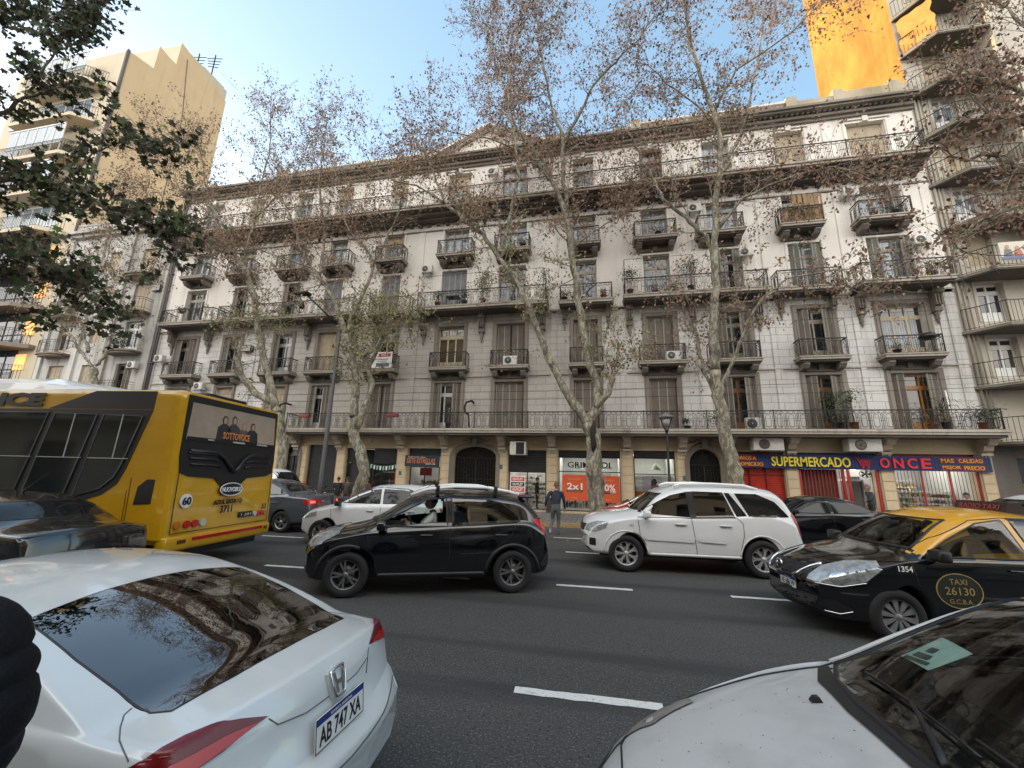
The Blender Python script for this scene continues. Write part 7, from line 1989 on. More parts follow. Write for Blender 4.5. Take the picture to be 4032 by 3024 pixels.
# big shop window with orange posters
interior(-1.76, 1.08, lamps=3); shutter(-1.76, 1.08, 2.70, 3.0); frame(-1.76, 1.08, .25, 2.70, (), (2.02,)); pane(-1.72, 1.04, .3, 2.66)
shelves(-1.5, .9, FY + .9, .35, .95, 1, 'shoes', 8, .42)
wpart(MB().box(-1.6, FY + 2.2, 1.0, -.3, FY + 2.26, 2.2).box(.1, FY + 2.0, .9, .7, FY + 2.06, 2.0).build('display_panel', mat_cache('grey display', (.25, .26, .26))), mb)
gl = text('GRIMALDI', .36, (-.36, FY + .17, 2.34), M['black'], None, bold=.006, width=1.95, tall=.28); gl.name = 'shop_lettering'
tag(gl, 'black shop name GRIMALDI with pale outline across the top of the window', 'lettering')
g2 = text('GRIMALDI', .36, (-.36, FY + .185, 2.34), M['white'], gl, bold=.022, width=2.0, tall=.32, name='letter_outline'); g2.parent = gl; g2.matrix_parent_inverse = gl.matrix_basis.inverted()
def poster(x0, x1, z0, z1, big, lab, extra=None):
    b = MB(); b.box(x0, FY + .12, z0, x1, FY + .13, z1); o = b.build('poster', mat_cache('orange poster', (.66, .10, .028), var=.08)); tag(o, lab, 'poster')
    cx = (x0 + x1) / 2; y = FY + .115; w = x1 - x0
    text('PROMO OUTLET', .1, (cx, y, z1 - .2), mat_cache('pale orange letters', (.75, .42, .3)), o, width=w * .5, tall=.06)
    text(big, .5, (cx, y, z0 + (z1 - z0) * .55), M['white'], o, bold=.008, width=w * .62, tall=.30)
    MB().box(x0 + w * .18, FY + .112, z0 + (z1 - z0) * .33, x1 - w * .18, FY + .117, z0 + (z1 - z0) * .42).build('poster_band', M['black'], o)
    text('SELECCIONADOS', .1, (cx, FY + .108, z0 + (z1 - z0) * .375), mat_cache('pale orange letters', (.75, .42, .3)), o, width=w * .56, tall=.06)
    text('GRIMALDI', .08, (cx, y, z0 + .12), mat_cache('pale orange letters', (.75, .42, .3)), o, width=w * .25, tall=.045)
poster(-1.58, -.44, .72, 1.88, '2x1', 'orange poster reading 2x1 in the shop window left of the forked tree')
poster(-.05, 1.02, .68, 1.86, '50%', 'orange poster reading 50% OFF partly hidden by the forked tree')
text('OFF', .14, (.72, FY + .114, 1.13), M['white'], None, bold=.004).name = 'poster_lettering'
tag(bpy.data.objects['poster_lettering'], 'small word OFF under the percent figure on the orange poster', 'lettering')
# shop window with standing poster
interior(1.67, 3.45, lamps=2); shutter(1.67, 3.45, 2.72, 3.02); frame(1.67, 3.45, .25, 2.72, (), (1.98,)); pane(1.7, 3.42, .3, 2.68)
b = MB(); b.box(1.72, FY + .5, .6, 3.42, FY + .53, 1.92, 0); b.box(1.72, FY + .49, .6, 3.42, FY + .50, 1.20, 1); b.box(2.05, FY + .48, 1.2, 2.9, FY + .49, 1.92, 2)
so = b.build('poster', [M['white'], mat_cache('bright orange', (.80, .16, .015)), mat_cache('lilac white', (.62, .58, .66))]); tag(so, 'white and orange 2X1 poster with a seated figure, in the window beside the street lamp', 'poster')
b = MB(); yy = FY + .47
for poly, m_ in (([(2.45, 1.75), (2.62, 1.80), (2.70, 1.62), (2.60, 1.50), (2.42, 1.52)], 0), ([(2.40, 1.52), (2.62, 1.52), (2.95, 1.42), (3.0, 1.2), (2.85, 1.12), (2.6, 1.3), (2.55, 1.10), (2.42, 1.12)], 1), ([(2.47, 1.80), (2.56, 1.81), (2.57, 1.92), (2.47, 1.92)], 2)):
    b.prism(poly, yy, yy + .01, m_)
b.build('poster_figure', [mat_cache('print black', (.03, .03, .03)), mat_cache('print tan', (.30, .17, .08)), mat_cache('poster face', (.42, .27, .19))], so)
text('2X1', .4, (2.58, FY + .46, 1.0), M['white'], so, bold=.012, width=.72, tall=.26); MB().box(2.25, FY + .47, .78, 2.95, FY + .475, .84).build('poster_band', M['black'], so)
for k, x in enumerate((2.75, -.9, .55)):
    b = MB(); b.tube([(x, FY + 1.0, 2.92), (x, FY + 1.0, 2.50)], .01, 4); b.lathe([(.04, 2.50), (.10, 2.42), (.22, 2.25), (.25, 2.16)], (x, FY + 1.0, 0), 14); b.lathe([(.001, 2.18), (.2, 2.18)], (x, FY + 1.0, 0), 14, 1)
    tag(b.build('pendant_lamp', [mat_cache('pale green lamp shade', (.5, .6, .45)), M['lamp_on']]), ['pale green pendant lamp above the 2X1 poster with the figure', 'pale pendant lamp behind the left orange poster', 'pale pendant lamp behind the right orange poster'][k], 'lamp')
# supermarket
shutter(5.95, 7.78, .25, 2.55, 'roller_red'); shutter(5.93, 7.8, 2.56, 3.03, 'roller_dred', FY + .1, 'shutter_box')
b = MB()
for x in (6.45, 7.1): b.box(x - .02, FY + .12, .25, x + .02, FY + .16, 2.55)
b.box(5.95, FY + .12, 2.05, 7.78, FY + .155, 2.09)
wpart(b.build('shutter_guide', M['roller_dred']), mb)
interior(8.33, 11.21, d=4.5, lamps=3); interior(11.77, 14.6, d=3.4, lamps=3)
shutter(8.33, 11.21, 2.60, 3.03, 'corrug_blue', FY + .1, 'shutter_box'); shutter(11.77, 14.6, 2.58, 3.04, 'roller_dred', FY + .1, 'shutter_box')
shelves(11.9, 14.5, FY + 1.3, .35, 1.55, 5, 'goods', 21, .2); shelves(12.4, 14.2, FY + 2.8, 1.4, 2.0, 2, 'goods', 22, .3); shelves(10.1, 10.6, FY + 1.8, .35, 1.6, 6, 'goods', 23, .17)
red = mat_cache('red painted iron', (.36, .015, .010), rough=.45)
b = MB()
for k in range(24): b.bar((11.80 + k * .12, FY + .10, .75), (11.80 + k * .12, FY + .10, 2.6), .008, 0)
for x in (11.78, 12.72, 13.66, 14.58): b.box(x - .02, FY + .06, .3, x + .02, FY + .12, 2.6, 1)
b.box(11.78, FY + .06, .7, 14.6, FY + .12, .76, 1)
wpart(b.build('window_bars', [M['iron'], red]), mb)
b = MB()
for k in range(12): b.bar((8.42 + k * .13, FY + .08, .3), (8.42 + k * .13, FY + .08, 2.42), .014)
for z in (.75, 1.05, 2.42): b.bar((8.36, FY + .08, z), (9.95, FY + .08, z), .018)
b.box(9.92, FY + .03, .25, 10.0, FY + .12, 2.55); b.box(10.12, FY + .03, .25, 10.2, FY + .12, 2.55); b.box(8.33, FY + .03, .25, 8.41, FY + .12, 2.55); b.box(11.14, FY + .03, .25, 11.21, FY + .12, 2.55)
wpart(b.build('security_grille', red), mb)
wpart(MB().box(8.42, FY + .3, .3, 9.85, FY + .33, 2.35).build('brown_curtain', stripes_mat('brown slats', (.12, .05, .035), (.05, .02, .015), .14, 'x', .3)), mb)
b = MB(); b.box(8.75, FY - .0, 1.02, 9.5, FY + .05, 1.14, 0); b.box(9.1, FY - .005, 1.02, 9.5, FY - .001, 1.14, 1)
tag(b.build('sign_strip', [M['white'], mat_cache('sign yellow', (.7, .5, .05))]), 'small white and yellow sign strip on the red grille', 'sign')
b = MB(); b.box(10.75, FY + 1.2, .25, 11.15, FY + 1.9, 2.1, 0); b.box(10.6, FY + 1.1, 1.9, 11.2, FY + 2.0, 1.98, 1); wpart(b.build('fridge', [mat_cache('fridge grey', (.2, .21, .22)), M['white_frame']]), mb)
b = MB(); b.lathe([(.001, -.07), (.06, -.05), (.08, 0), (.06, .05), (.001, .07)], (10.28, FY - .05, 2.36), 10); tag(b.build('bulb', M['lamp_on']), 'bare bright bulb under the supermarket sign', 'lamp')
b = MB(); b.tube([(10.9 + .22 * cos(a), FY + .3, 2.2 + .16 * sin(a)) for a in [k * pi / 8 for k in range(16)]], .012, 4, closed=True)
for k in range(5): b.prism(_bar2((10.9, 2.2), (10.9 + .18 * cos(k * 1.256), 2.2 + .13 * sin(k * 1.256)), .01, .05), FY + .28, FY + .29)
tag(b.build('fan', M['iron']), 'wall fan hanging inside the supermarket door', 'fan')
b = MB(); b.box(5.72, FY - .14, 2.36, 14.95, FY - .06, 2.92); so = b.build('shop_sign', M['corrug_blue'])
tag(so, 'long blue corrugated sign reading SUPERMERCADO ONCE', 'sign')
yel = mat_cache('yellow sign letters', (.78, .62, .03)); red2 = mat_cache('red sign letters', (.70, .02, .03)); org = mat_cache('orange red letters', (.75, .36, .04))
yy = FY - .165
text('SUPERMERCADO', .5, (8.72, yy, 2.64), yel, so, ext=.02, bold=.008, width=2.92, tall=.40)
for i, ch in enumerate('ONCE'): text(ch, .5, (11.38 + i * .47, yy, 2.64), red2, so, ext=.02, bold=.012, width=.34, tall=.40)
for t_, x, z, w_ in (('ENVIOS A', 6.28, 2.76, .78), ('DOMICILIO', 6.42, 2.51, 1.0), ('MAS', 13.52, 2.77, .42), ('CALIDAD', 14.28, 2.77, .78), ('MEJOR', 13.62, 2.50, .60), ('PRECIO', 14.36, 2.50, .66)):
    MB().box(x - w_ / 2 - .04, FY - .150, z - .10, x + w_ / 2 + .04, FY - .142, z + .10).build('sign_glow', mat_cache('dark red sign glow', (.22, .012, .03)), so)
    text(t_, .2, (x, yy, z), org, so, ext=.01, bold=.002, width=w_, tall=.15)
b = MB(); cx, cz = 10.66, 2.62
b.tube([(cx - .30, yy, cz + .20), (cx - .22, yy, cz + .18), (cx - .12, yy, cz - .10), (cx + .18, yy, cz - .10)], .018, 4)
for k in range(4): b.bar((cx - .20 + k * .03, yy, cz + .13 - k * .06), (cx + .24 - k * .015, yy, cz + .13 - k * .06), .012)
for k in range(5): b.bar((cx - .19 + k * .105, yy, cz + .14), (cx - .11 + k * .075, yy, cz - .05), .010)
for x in (-.06, .13): b.lathe([(.035, -.015), (.035, .015)], (cx + x, yy, cz - .17), 10, 0, 'y'); b.lathe([(.001, -.016), (.035, -.016)], (cx + x, yy, cz - .17), 10, 0, 'y')
b.build('cart_symbol', red2, so)
# street number plates, small plaques
for k, (x, z, lab) in enumerate([(-4.50, 2.16, 'small blue street number plaque by the big arched door'), (3.78, 1.85, 'small grey plaque by the arched door near the supermarket'), (-9.72, 1.75, 'small dark plaque on the pier beside the orange lettered sign')]):
    b = MB(); b.box(x - .07, FY - .06, z - .1, x + .07, FY - .04, z + .1); tag(b.build('plaque', mat_cache('plaque blue', (.06, .12, .16))), lab, 'plaque')
# ================================================================ air conditioners, plants, banners
def ac_unit(x, y, z, lab, w=.62, h=.42, d=.26, big=False, brk=True, rz=0, face='y'):
    t = empty('air_conditioner', (x, y, z), rz, lab, 'air conditioner', 'air conditioners on the facades')
    b = MB(); b.rbox(-w / 2, -d, 0, w / 2, 0, h, .02); b.build('casing', M['ac'], t)
    r = h * .40; cx = -w * .14
    b = MB(); b.lathe([(.001, -d - .004), (r, -d - .004), (r + .012, -d + .01)], (cx, 0, h / 2), 20, 0, 'y'); b.build('fan_recess', M['ac_dark'], t)
    b = MB()
    for k in range(3 if not big else 5):
        rr = r * (k + 1) / (3.2 if not big else 5.2); b.tube([(cx + rr * cos(a), -d - .010, h / 2 + rr * sin(a)) for a in [j * pi / 8 for j in range(16)]], .003, 3, closed=True)
    if big:
        for k in range(5): b.prism(_bar2((cx, h / 2), (cx + r * .85 * cos(k * 1.256), h / 2 + r * .85 * sin(k * 1.256)), .02, .10), -d - .008, -d - .006)
    b.lathe([(.001, -d - .014), (.03, -d - .012), (.03, -d)], (cx, 0, h / 2), 8, 0, 'y')
    b.build('fan_grille', M['disc'] if big else M['ac'], t)
    if brk:
        b = MB()
        for s in (-1, 1): b.bar((s * w * .35, -d, -.02), (s * w * .35, .05, -.02), .014); b.bar((s * w * .35, -d + .02, -.02), (s * w * .35, .05, -.26), .010)
        b.build('bracket', M['iron'], t)
    return t
for x, y, z, lab in [(-26.1, 19.3, 8.0, 'air conditioner left of the first column, second floor, beside the corner pipes'), (-22.75, 19.3, 6.2, 'air conditioner between the first two shutters just above the bus roof'),
    (-8.95, 19.3, 12.55, 'air conditioner above the ladder at the left end of the third floor balcony'), (-5.4, 19.25, 18.25, 'air conditioner under the left half of the pediment'), (-2.8, 19.25, 18.45, 'air conditioner under the right end of the pediment'),
    (5.0, 19.3, 14.7, 'air conditioner beside the fourth floor balcony behind the leaning tree'), (7.1, 19.3, 12.1, 'air conditioner on the third floor wall right of the leaning tree'), (11.75, 19.3, 14.75, 'air conditioner left of the last fourth floor window, white pipe above it'),
    (14.1, 19.3, 12.05, 'air conditioner at the right end above the last long balcony'), (-28.1, 19.3, 7.65, 'air conditioner on the old white building, beside its lower curved balcony')]:
    ac_unit(x, y, z, lab)
ac_unit(-4.1, 19.2, 7.12, 'air conditioner standing on a second floor balcony behind its railing, centre', .7, .45, brk=False)
ac_unit(3.55, 19.2, 7.12, 'white air conditioner standing behind a second floor railing, before a slatted shutter', .6, .42, brk=False)
ac_unit(6.5, 18.85, 3.9, 'air conditioner standing on the first floor ledge beside the leaning tree', .6, .5, brk=False)
ac_unit(17.35, 19.3, 14.7, 'air conditioner under an angled balcony at the right edge', .55, .4)
for x, lab in ((7.05, 'large weathered condenser unit above the red shutter'), (10.55, 'large weathered condenser unit above the supermarket door')): ac_unit(x, 19.35, 3.06, lab, 1.15, .52, .5, True)
# wall box units with grilles
for x, z, lab in ((-20.0, 8.45, 'window air conditioner box with vertical grille beside the second column'), (-27.75, 12.85, 'small window air conditioner on the old white building beside a cream blind')):
    t = empty('window_air_conditioner', (x, 19.5, z), 0, lab, 'air conditioner', 'air conditioners on the facades')
    MB().rbox(-.3, -.3, 0, .3, 0, .4, .02).build('casing', M['ac_dark'], t)
    b = MB()
    for k in range(6): b.box(-.27 + k * .1, -.32, .03, -.22 + k * .1, -.29, .37)
    b.build('grille', M['ac'], t)
# boxed unit over the shoe shop
t = empty('boxed_air_conditioner', (-3.6, 19.45, 2.72), 0, 'white framed air conditioner box over the shoe shop shutter', 'air conditioner')
MB().rbox(-.38, -.55, 0, .38, 0, .62, .02).build('casing', M['ac'], t); MB().box(-.08, -.57, .04, .30, -.552, .58).build('grille', M['black'], t)
# goose-neck pipes on the first floor
for x, lab in ((-16.6, 'curved flue pipe on the first floor wall behind the bus'), (-6.0, 'curved flue pipe between two first floor shutters in the centre')):
    b = MB(); b.tube([(x - .02, 19.45, 5.0 + .3), (x + .02, 19.0, 5.32), (x - .25, 18.95, 5.25), (x - .33, 18.95, 5.0), (x - .28, 18.95, 4.75), (x - .1, 18.95, 4.62)], .055, 7)
    b.tube([(x - .1, 18.95, 4.62), (x - .05, 18.95, 4.0)], .04, 6)
    tag(b.build('flue_pipe', M['iron']), lab, 'pipe')
# white conduit
b = MB(); b.tube([(11.55, 19.42, 15.1), (11.5, 19.4, 15.5), (11.75, 19.4, 15.72), (12.6, 19.4, 15.78), (13.9, 19.4, 15.74), (13.98, 19.42, 15.4), (14.0, 19.42, 14.4)], .022, 5); tag(b.build('conduit', M['white']), 'white pipe looping over the last fourth floor window', 'pipe')
b = MB(); b.tube([(4.25, 19.42, 9.55), (4.1, 19.42, 9.2), (4.3, 19.42, 8.6), (4.25, 19.40, 7.7)], .02, 5); tag(b.build('conduit', M['white']), 'white pipe wavering down beside a second floor shutter', 'pipe')
b = MB(); b.tube([(14.0, 19.42, 5.6), (14.02, 19.4, 3.9)], .03, 5); tag(b.build('conduit', M['white']), 'short white vertical pipe on the first floor at the far right', 'pipe')

def plant(x, y, z, h, w, lab, kind='bush', pot=True, seed=0, m=None, group='potted plants on the balconies'):
    r = random.Random(seed + int(x * 10)); t = empty('potted_plant', (x, y, z), 0, lab, 'plant', group)
    ph = min(.32, h * .3) if pot else 0
    if pot:
        b = MB(); b.lathe([(.001, 0), (.11, 0), (.15, ph), (.165, ph), (.165, ph + .02), (.14, ph + .02), (.13, ph - .02), (.001, ph - .03)], (0, 0, 0), 12)
        b.build('pot', M['potd'] if r.random() < .5 else M['pot'], t)
    b = MB(); st = MB()
    n = int({'bush': 260, 'palm': 60, 'bamboo': 220, 'hang': 200, 'tree': 260}[kind] * max(.4, w * h * 1.6))
    if kind == 'palm':
        for k in range(26):
            a = r.uniform(0, 2 * pi); l = w * r.uniform(.5, 1); zz = ph + (h - ph) * r.uniform(.35, .9)
            p = [Vector((0, 0, zz * .85)), Vector((cos(a) * l * .35, sin(a) * l * .35, zz * .85 + l * .35)), Vector((cos(a) * l * .75, sin(a) * l * .75, zz * .85 + l * .3)), Vector((cos(a) * l, sin(a) * l, zz * .85 - l * .1))]
            s = Vector((-sin(a), cos(a), 0)) * .022
            b.add([p[0] - s * .5, p[0] + s * .5, p[1] + s, p[1] - s, p[2] + s * .8, p[2] - s * .8, p[3]], [(0, 1, 2, 3), (3, 2, 4, 5), (5, 4, 6)])
        st.tube([(0, 0, ph * .5), (.01, .01, h * .9)], .02, 5)
    else:
        for k in range(n):
            if kind == 'bush': p = Vector((r.gauss(0, .30) * w, r.gauss(0, .28) * w * .7, ph + (h - ph) * (.5 + r.gauss(0, .24))))
            elif kind == 'tree': p = Vector((r.gauss(0, .30) * w, r.gauss(0, .28) * w * .7, ph + (h - ph) * (.68 + r.gauss(0, .16))))
            elif kind == 'bamboo': p = Vector((r.gauss(0, .25) * w, r.gauss(0, .25) * w, ph + (h - ph) * r.uniform(.25, 1.0)))
            else: p = Vector((r.gauss(0, .33) * w, r.gauss(0, .1), -h * r.random() ** 1.3))
            s = r.uniform(.03, .065); u = Vector((r.gauss(0, 1), r.gauss(0, 1), r.gauss(0, 1))).normalized(); v = u.orthogonal().normalized()
            b.add([p, p + u * s + v * s * .5, p + u * s * 2, p + u * s - v * s * .5], [(0, 1, 2, 3)])
        for k in range(6):
            a = r.uniform(0, 6.28); st.tube([(0, 0, ph * .5 if kind != 'hang' else 0), (cos(a) * w * .12, sin(a) * w * .1, (h if kind != 'hang' else -h) * .5), (cos(a) * w * .25, sin(a) * w * .2, (h if kind != 'hang' else -h) * .85)], .009, 4)
    b.build('leaves', m or M['leafg'], t); st.build('stem', TWIG, t)
for a in [(-8.1, 18.9, 10.30, 1.05, .45, 'round dark potted bush on the third floor balcony near the ladder', 'bush'), (-6.6, 18.85, 10.3, 1.0, .4, 'dark potted bush before the blue grey shutter', 'bush'), (-5.6, 18.85, 10.3, 1.9, .75, 'tall feathery bamboo in a black pot on the long third floor balcony', 'bamboo'),
          (1.75, 18.85, 10.3, 1.5, .8, 'potted tree at the left end of a third floor balcony, right of the forked tree', 'tree'), (4.5, 18.85, 10.3, 1.8, .9, 'larger potted tree in a black pot beside the leaning tree', 'tree'), (2.9, 18.85, 10.3, .6, .7, 'low broad potted bush behind the third floor railing', 'bush'), (3.8, 18.85, 10.3, .6, .6, 'low dark red leaved plant behind the third floor railing', 'bush'),
          (-1.4, 18.9, 10.3, .5, .3, 'small potted plant on the short third floor balcony', 'bush'), (.5, 18.9, 10.3, .5, .3, 'small potted plant at the right of the short third floor balcony', 'bush'),
          (9.75, 18.8, 3.9, 1.7, 1.0, 'tall wild shrub filling the first floor balcony above the supermarket letters', 'tree'), (9.6, 18.75, 3.9, .9, .9, 'thick green bush spilling through the first floor railing', 'bush'), (10.3, 18.9, 3.9, 2.1, .55, 'spiky tall dracaena beside the wild shrub', 'palm'),
          (12.9, 18.75, 3.9, .75, .9, 'dark red leaved bush before the orange door', 'bush'), (13.35, 18.8, 3.9, 1.45, .75, 'spiky palm before the orange door on the first floor balcony', 'palm'), (14.5, 18.75, 3.9, .95, 1.0, 'broad leafy bush at the far right end of the first floor balcony', 'bush'),
          (-7.15, 19.0, 3.9, 1.2, .45, 'slender palm in the open white door of the first floor', 'palm'), (5.2, 18.75, 3.9, .8, .9, 'dry reddish plant on the ledge behind the leaning tree', 'bush'), (3.9, 18.8, 3.9, .5, .4, 'small spiky plant on the ledge above the arched door', 'palm'),
          (13.9, 18.75, 10.3, .8, .9, 'leafy plants at the right end of the last third floor balcony', 'bush'), (12.4, 18.95, 13.5, .55, .9, 'flowering plants on the last fourth floor balcony', 'bush'), (13.2, 18.95, 13.5, .5, .6, 'low plants at the right of the last fourth floor balcony', 'bush'),
          (-24.6, 18.7, 10.9, .4, .9, 'row of small hanging flower pots on the first third floor balcony', 'bush'), (-3.6, 18.95, 13.5, .5, .6, 'small plants behind a fourth floor railing under the pediment', 'bush'), (3.2, 18.95, 13.5, .45, 1.0, 'trailing plants behind the fourth floor railing right of the forked tree', 'bush'),
          (12.3, 18.95, 7.12, .4, .4, 'small pot at the left of the last second floor balcony', 'bush'), (-29.4, 18.9, 8.9, .7, 1.2, 'dense green plants on a curved balcony of the old building', 'bush'), (-35.0, 18.8, 6.0, .8, 1.3, 'dense plants on the left curved balcony of the old building', 'bush'), (16.4, 18.6, 17.6, 1.3, 1.5, 'dry climbing plant on an angled balcony at the right', 'bush'), (16.6, 18.5, 20.0, 1.3, 1.5, 'dry brown creeper hanging over an upper angled balcony', 'bush')]:
    plant(*a[:6], kind=a[6], m=M['leafd'] if 'dry' in a[5] or 'red' in a[5] else None)
plant(-2.3, 18.6, 11.9, 2.6, .7, 'yellow green creeper hanging over the right end of the long third floor balcony', 'hang', False)
plant(11.7, 18.5, 10.2, .8, .7, 'brown creeper hanging under the left end of the last third floor balcony', 'hang', False, m=M['leafd'])
plant(-9.0, 18.5, 10.2, 1.0, .8, 'leafy creeper hanging under the left end of the long third floor balcony', 'hang', False)
plant(9.4, 18.76, 14.3, .7, 1.2, 'ivy hanging over the bamboo screened fourth floor balcony', 'hang', False)
b = MB()
for k in range(38): b.box(8.68 + k * .046, 18.86, 13.5, 8.715 + k * .046, 18.88, 14.25 + .65 * (k % 5 != 0) * (k > 8))
tag(b.build('bamboo_screen', stripes_mat('bamboo reed', (.42, .27, .14), (.20, .12, .06), .05, 'x', .3)), 'bamboo reed screen behind a fourth floor railing', 'screen')
# window boxes
for x, z, y, m_, lab in ((-14.9, 4.45, 18.42, 'pot', 'small red planter hooked on the first floor railing at the left'), (-9.9, 4.45, 18.42, 'pot', 'small red box on the first floor railing right of the leafy tree'), (-17.0, 10.8, 18.42, 'potd', 'dark green planter hooked on the long third floor railing')):
    b = MB(); b.rbox(x - .3, y, z, x + .3, y + .16, z + .17, .02); tag(b.build('planter', mat_cache('red planter', (.25, .03, .03)) if m_ == 'pot' else mat_cache('green planter', (.02, .07, .06))), lab, 'planter')
# table and ladder on the third floor
b = MB(); b.box(-7.6, 18.7, 10.85, -6.9, 19.15, 10.9)
for x in (-7.55, -6.95):
    for y in (18.75, 19.1): b.bar((x, y, 10.3), (x, y, 10.86), .02)
tag(b.build('table', M['iron']), 'small black table on the long third floor balcony', 'table')
b = MB()
for s in (0, .32): b.bar((-8.95 + s, 18.9, 10.3), (-8.85 + s, 19.2, 12.3), .02)
for k in range(7): b.bar((-8.93 + k * .012, 18.93 + k * .04, 10.55 + k * .27), (-8.61 + k * .012, 18.93 + k * .04, 10.55 + k * .27), .014)
tag(b.build('ladder', M['ac']), 'step ladder at the left end of the third floor balcony', 'ladder')
# wire frames over balconies
def wire(x0, x1, z0, z1, y0, y1, lab):
    b = MB()
    for x in (x0, x1): b.bar((x, y0, z0), (x, y0, z1), .012); b.bar((x, y0, z1), (x, y1, z1), .012)
    b.bar((x0, y0, z1), (x1, y0, z1), .010); b.bar(((x0 + x1) / 2, y0, z0), ((x0 + x1) / 2, y0, z1), .005)
    tag(b.build('balcony_frame', M['iron']), lab, 'frame')
wire(-9.1, -2.4, 10.3, 12.0, 18.55, 19.5, 'thin iron frame over the long third floor balcony in the centre'); wire(1.5, 4.6, 10.3, 12.1, 18.55, 19.5, 'thin iron frame over the balcony right of the forked tree')
wire(-16.2, -12.9, 10.3, 11.7, 18.55, 19.5, 'thin iron frame over the third floor balcony above the leafy tree'); wire(8.72, 10.55, 7.1, 8.75, 18.95, 19.5, 'thin iron frame over the second floor balcony next to the last one'); wire(11.87, 13.98, 7.1, 8.9, 18.95, 19.5, 'thin iron frame over the last second floor balcony'); wire(5.1, 7.2, 7.1, 8.7, 18.95, 19.5, 'thin iron frame over the second floor balcony behind the leaning tree')
b = MB(); b.lathe([(.001, .20), (.18, .17), (.29, .06), (.30, 0), (.22, -.08), (.001, -.12)], (13.45, 18.95, 7.75), 16)
for s in (-1, 1): b.bar((13.45 + s * .2, 18.95, 7.1), (13.45 + s * .1, 18.95, 7.7), .015)
tag(b.build('barbecue', M['black']), 'round black covered barbecue on the last second floor balcony', 'barbecue')
# for-sale boards
b = MB(); b.box(-11.72, 18.84, 7.12, -10.42, 18.87, 7.98); so = b.build('sale_board', M['white']); tag(so, 'white board with red band reading VENDE tied to a second floor railing', 'sign')
MB().box(-11.2, 18.83, 7.72, -10.5, 18.838, 7.90).build('board_band', mat_cache('board red', (.5, .03, .05)), so); MB().box(-11.3, 18.83, 7.18, -10.55, 18.838, 7.38).build('board_band', mat_cache('board slate', (.10, .11, .14)), so)
text('VENDE', .12, (-10.85, 18.826, 7.81), M['white'], so, width=.4, tall=.1); text('PROPIEDADES', .1, (-11.0, 18.832, 7.58), mat_cache('board slate', (.1, .11, .14)), so, width=.75, tall=.07); text('DUEÑO DIRECTO', .1, (-11.0, 18.832, 7.47), mat_cache('board slate', (.1, .11, .14)), so, width=.55, tall=.05)
b = MB(); b.box(15.95, 18.22, 10.62, 17.75, 18.25, 11.38, 0); b.box(15.95, 18.214, 10.62, 17.75, 18.219, 10.74, 1); so = b.build('sale_banner', [mat_cache('cream banner', (.60, .55, .46)), mat_cache('banner blue', (.12, .15, .26))]); tag(so, 'wide cream VENTA banner with two people tied to an angled balcony', 'sign')
text('VENTA', .2, (17.15, 18.21, 10.86), mat_cache('board red', (.5, .03, .05)), so, bold=.004, width=.75, tall=.16); text('4342-6180', .2, (17.1, 18.21, 11.06), mat_cache('board slate', (.1, .11, .14)), so, width=.85, tall=.13); text('4710', .2, (17.2, 18.21, 11.27), mat_cache('board slate', (.1, .11, .14)), so, width=.5, tall=.12)
b = MB()
for x, h_, m_ in ((16.2, .5, 0), (16.52, .42, 1)): 
    b.prism([(x - .15, 10.76), (x + .15, 10.76), (x + .10, 10.76 + h_ * .6), (x - .10, 10.76 + h_ * .6)], 18.205, 18.213, m_); b.prism([(x + .07 * cos(a), 10.76 + h_ * .8 + .09 * sin(a)) for a in [k * pi / 5 for k in range(10)]], 18.205, 18.213, 2)
b.build('banner_figure', [mat_cache('banner coat grey', (.15, .16, .18)), mat_cache('banner coat pink', (.45, .15, .12)), mat_cache('poster face', (.42, .27, .19))], so)

# ================================================================ street furniture
t = empty('street_lamp', (2.62, 16.2, .15), 0, 'slim dark street lamp with a V shaped head before the 2X1 shop window', 'street lamp')
b = MB(); b.tube([(0, 0, 0), (0, 0, .6), (0, 0, .62), (0, 0, 3.35)], [.085, .085, .05, .042], 10); b.build('pole', M['iron'], t)
b = MB()
for s in (-1, 1): b.tube([(0, 0, 3.3), (s * .1, 0, 3.6), (s * .20, 0, 3.88)], [.03, .022, .02], 6)
b.tube([(0, 0, 3.3), (0, 0, 3.62)], .02, 6); b.build('arm', M['iron'], t)
b = MB(); b.lathe([(.001, 3.60), (.10, 3.62), (.17, 3.88), (.001, 3.88)], (0, 0, 0), 16, 0); b.build('lamp_glass', mat_cache('frosted lamp glass', (.35, .36, .36), rough=.3), t)
b = MB(); b.lathe([(.17, 3.88), (.27, 3.90), (.26, 3.98), (.10, 4.05), (.03, 4.12), (.001, 4.13)], (0, 0, 0), 20); b.build('lamp_shade', mat_cache('lamp grey', (.12, .125, .13)), t)
t = empty('street_lamp', (-11.78, 16.2, .15), 0, 'tall grey street lamp pole with a long arm, beside the leafy tree', 'street lamp')
b = MB(); b.tube([(0, 0, 0), (0, 0, 1.2), (0, 0, 4.5), (.02, 0, 8.3), (-.1, -.05, 8.55)], [.12, .105, .085, .06, .05], 10); b.build('pole', mat_cache('pole grey', (.085, .09, .095)), t)
b = MB(); b.tube([(-.05, 0, 8.3), (-.7, -.3, 8.95), (-1.55, -.65, 9.75)], [.045, .04, .035], 6); b.build('arm', M['iron'], t)
b = MB(); b.rbox(-2.1, -.9, 9.72, -1.35, -.52, 9.84, .03); b.build('lamp_head', M['iron'], t)
b = MB(); b.lathe([(.001, 0), (.20, .01), (.22, .04), (.001, .05)], (-1.72, -.7, 9.22), 14, 0, 'x'); b.build('disc', M['rust'], t)
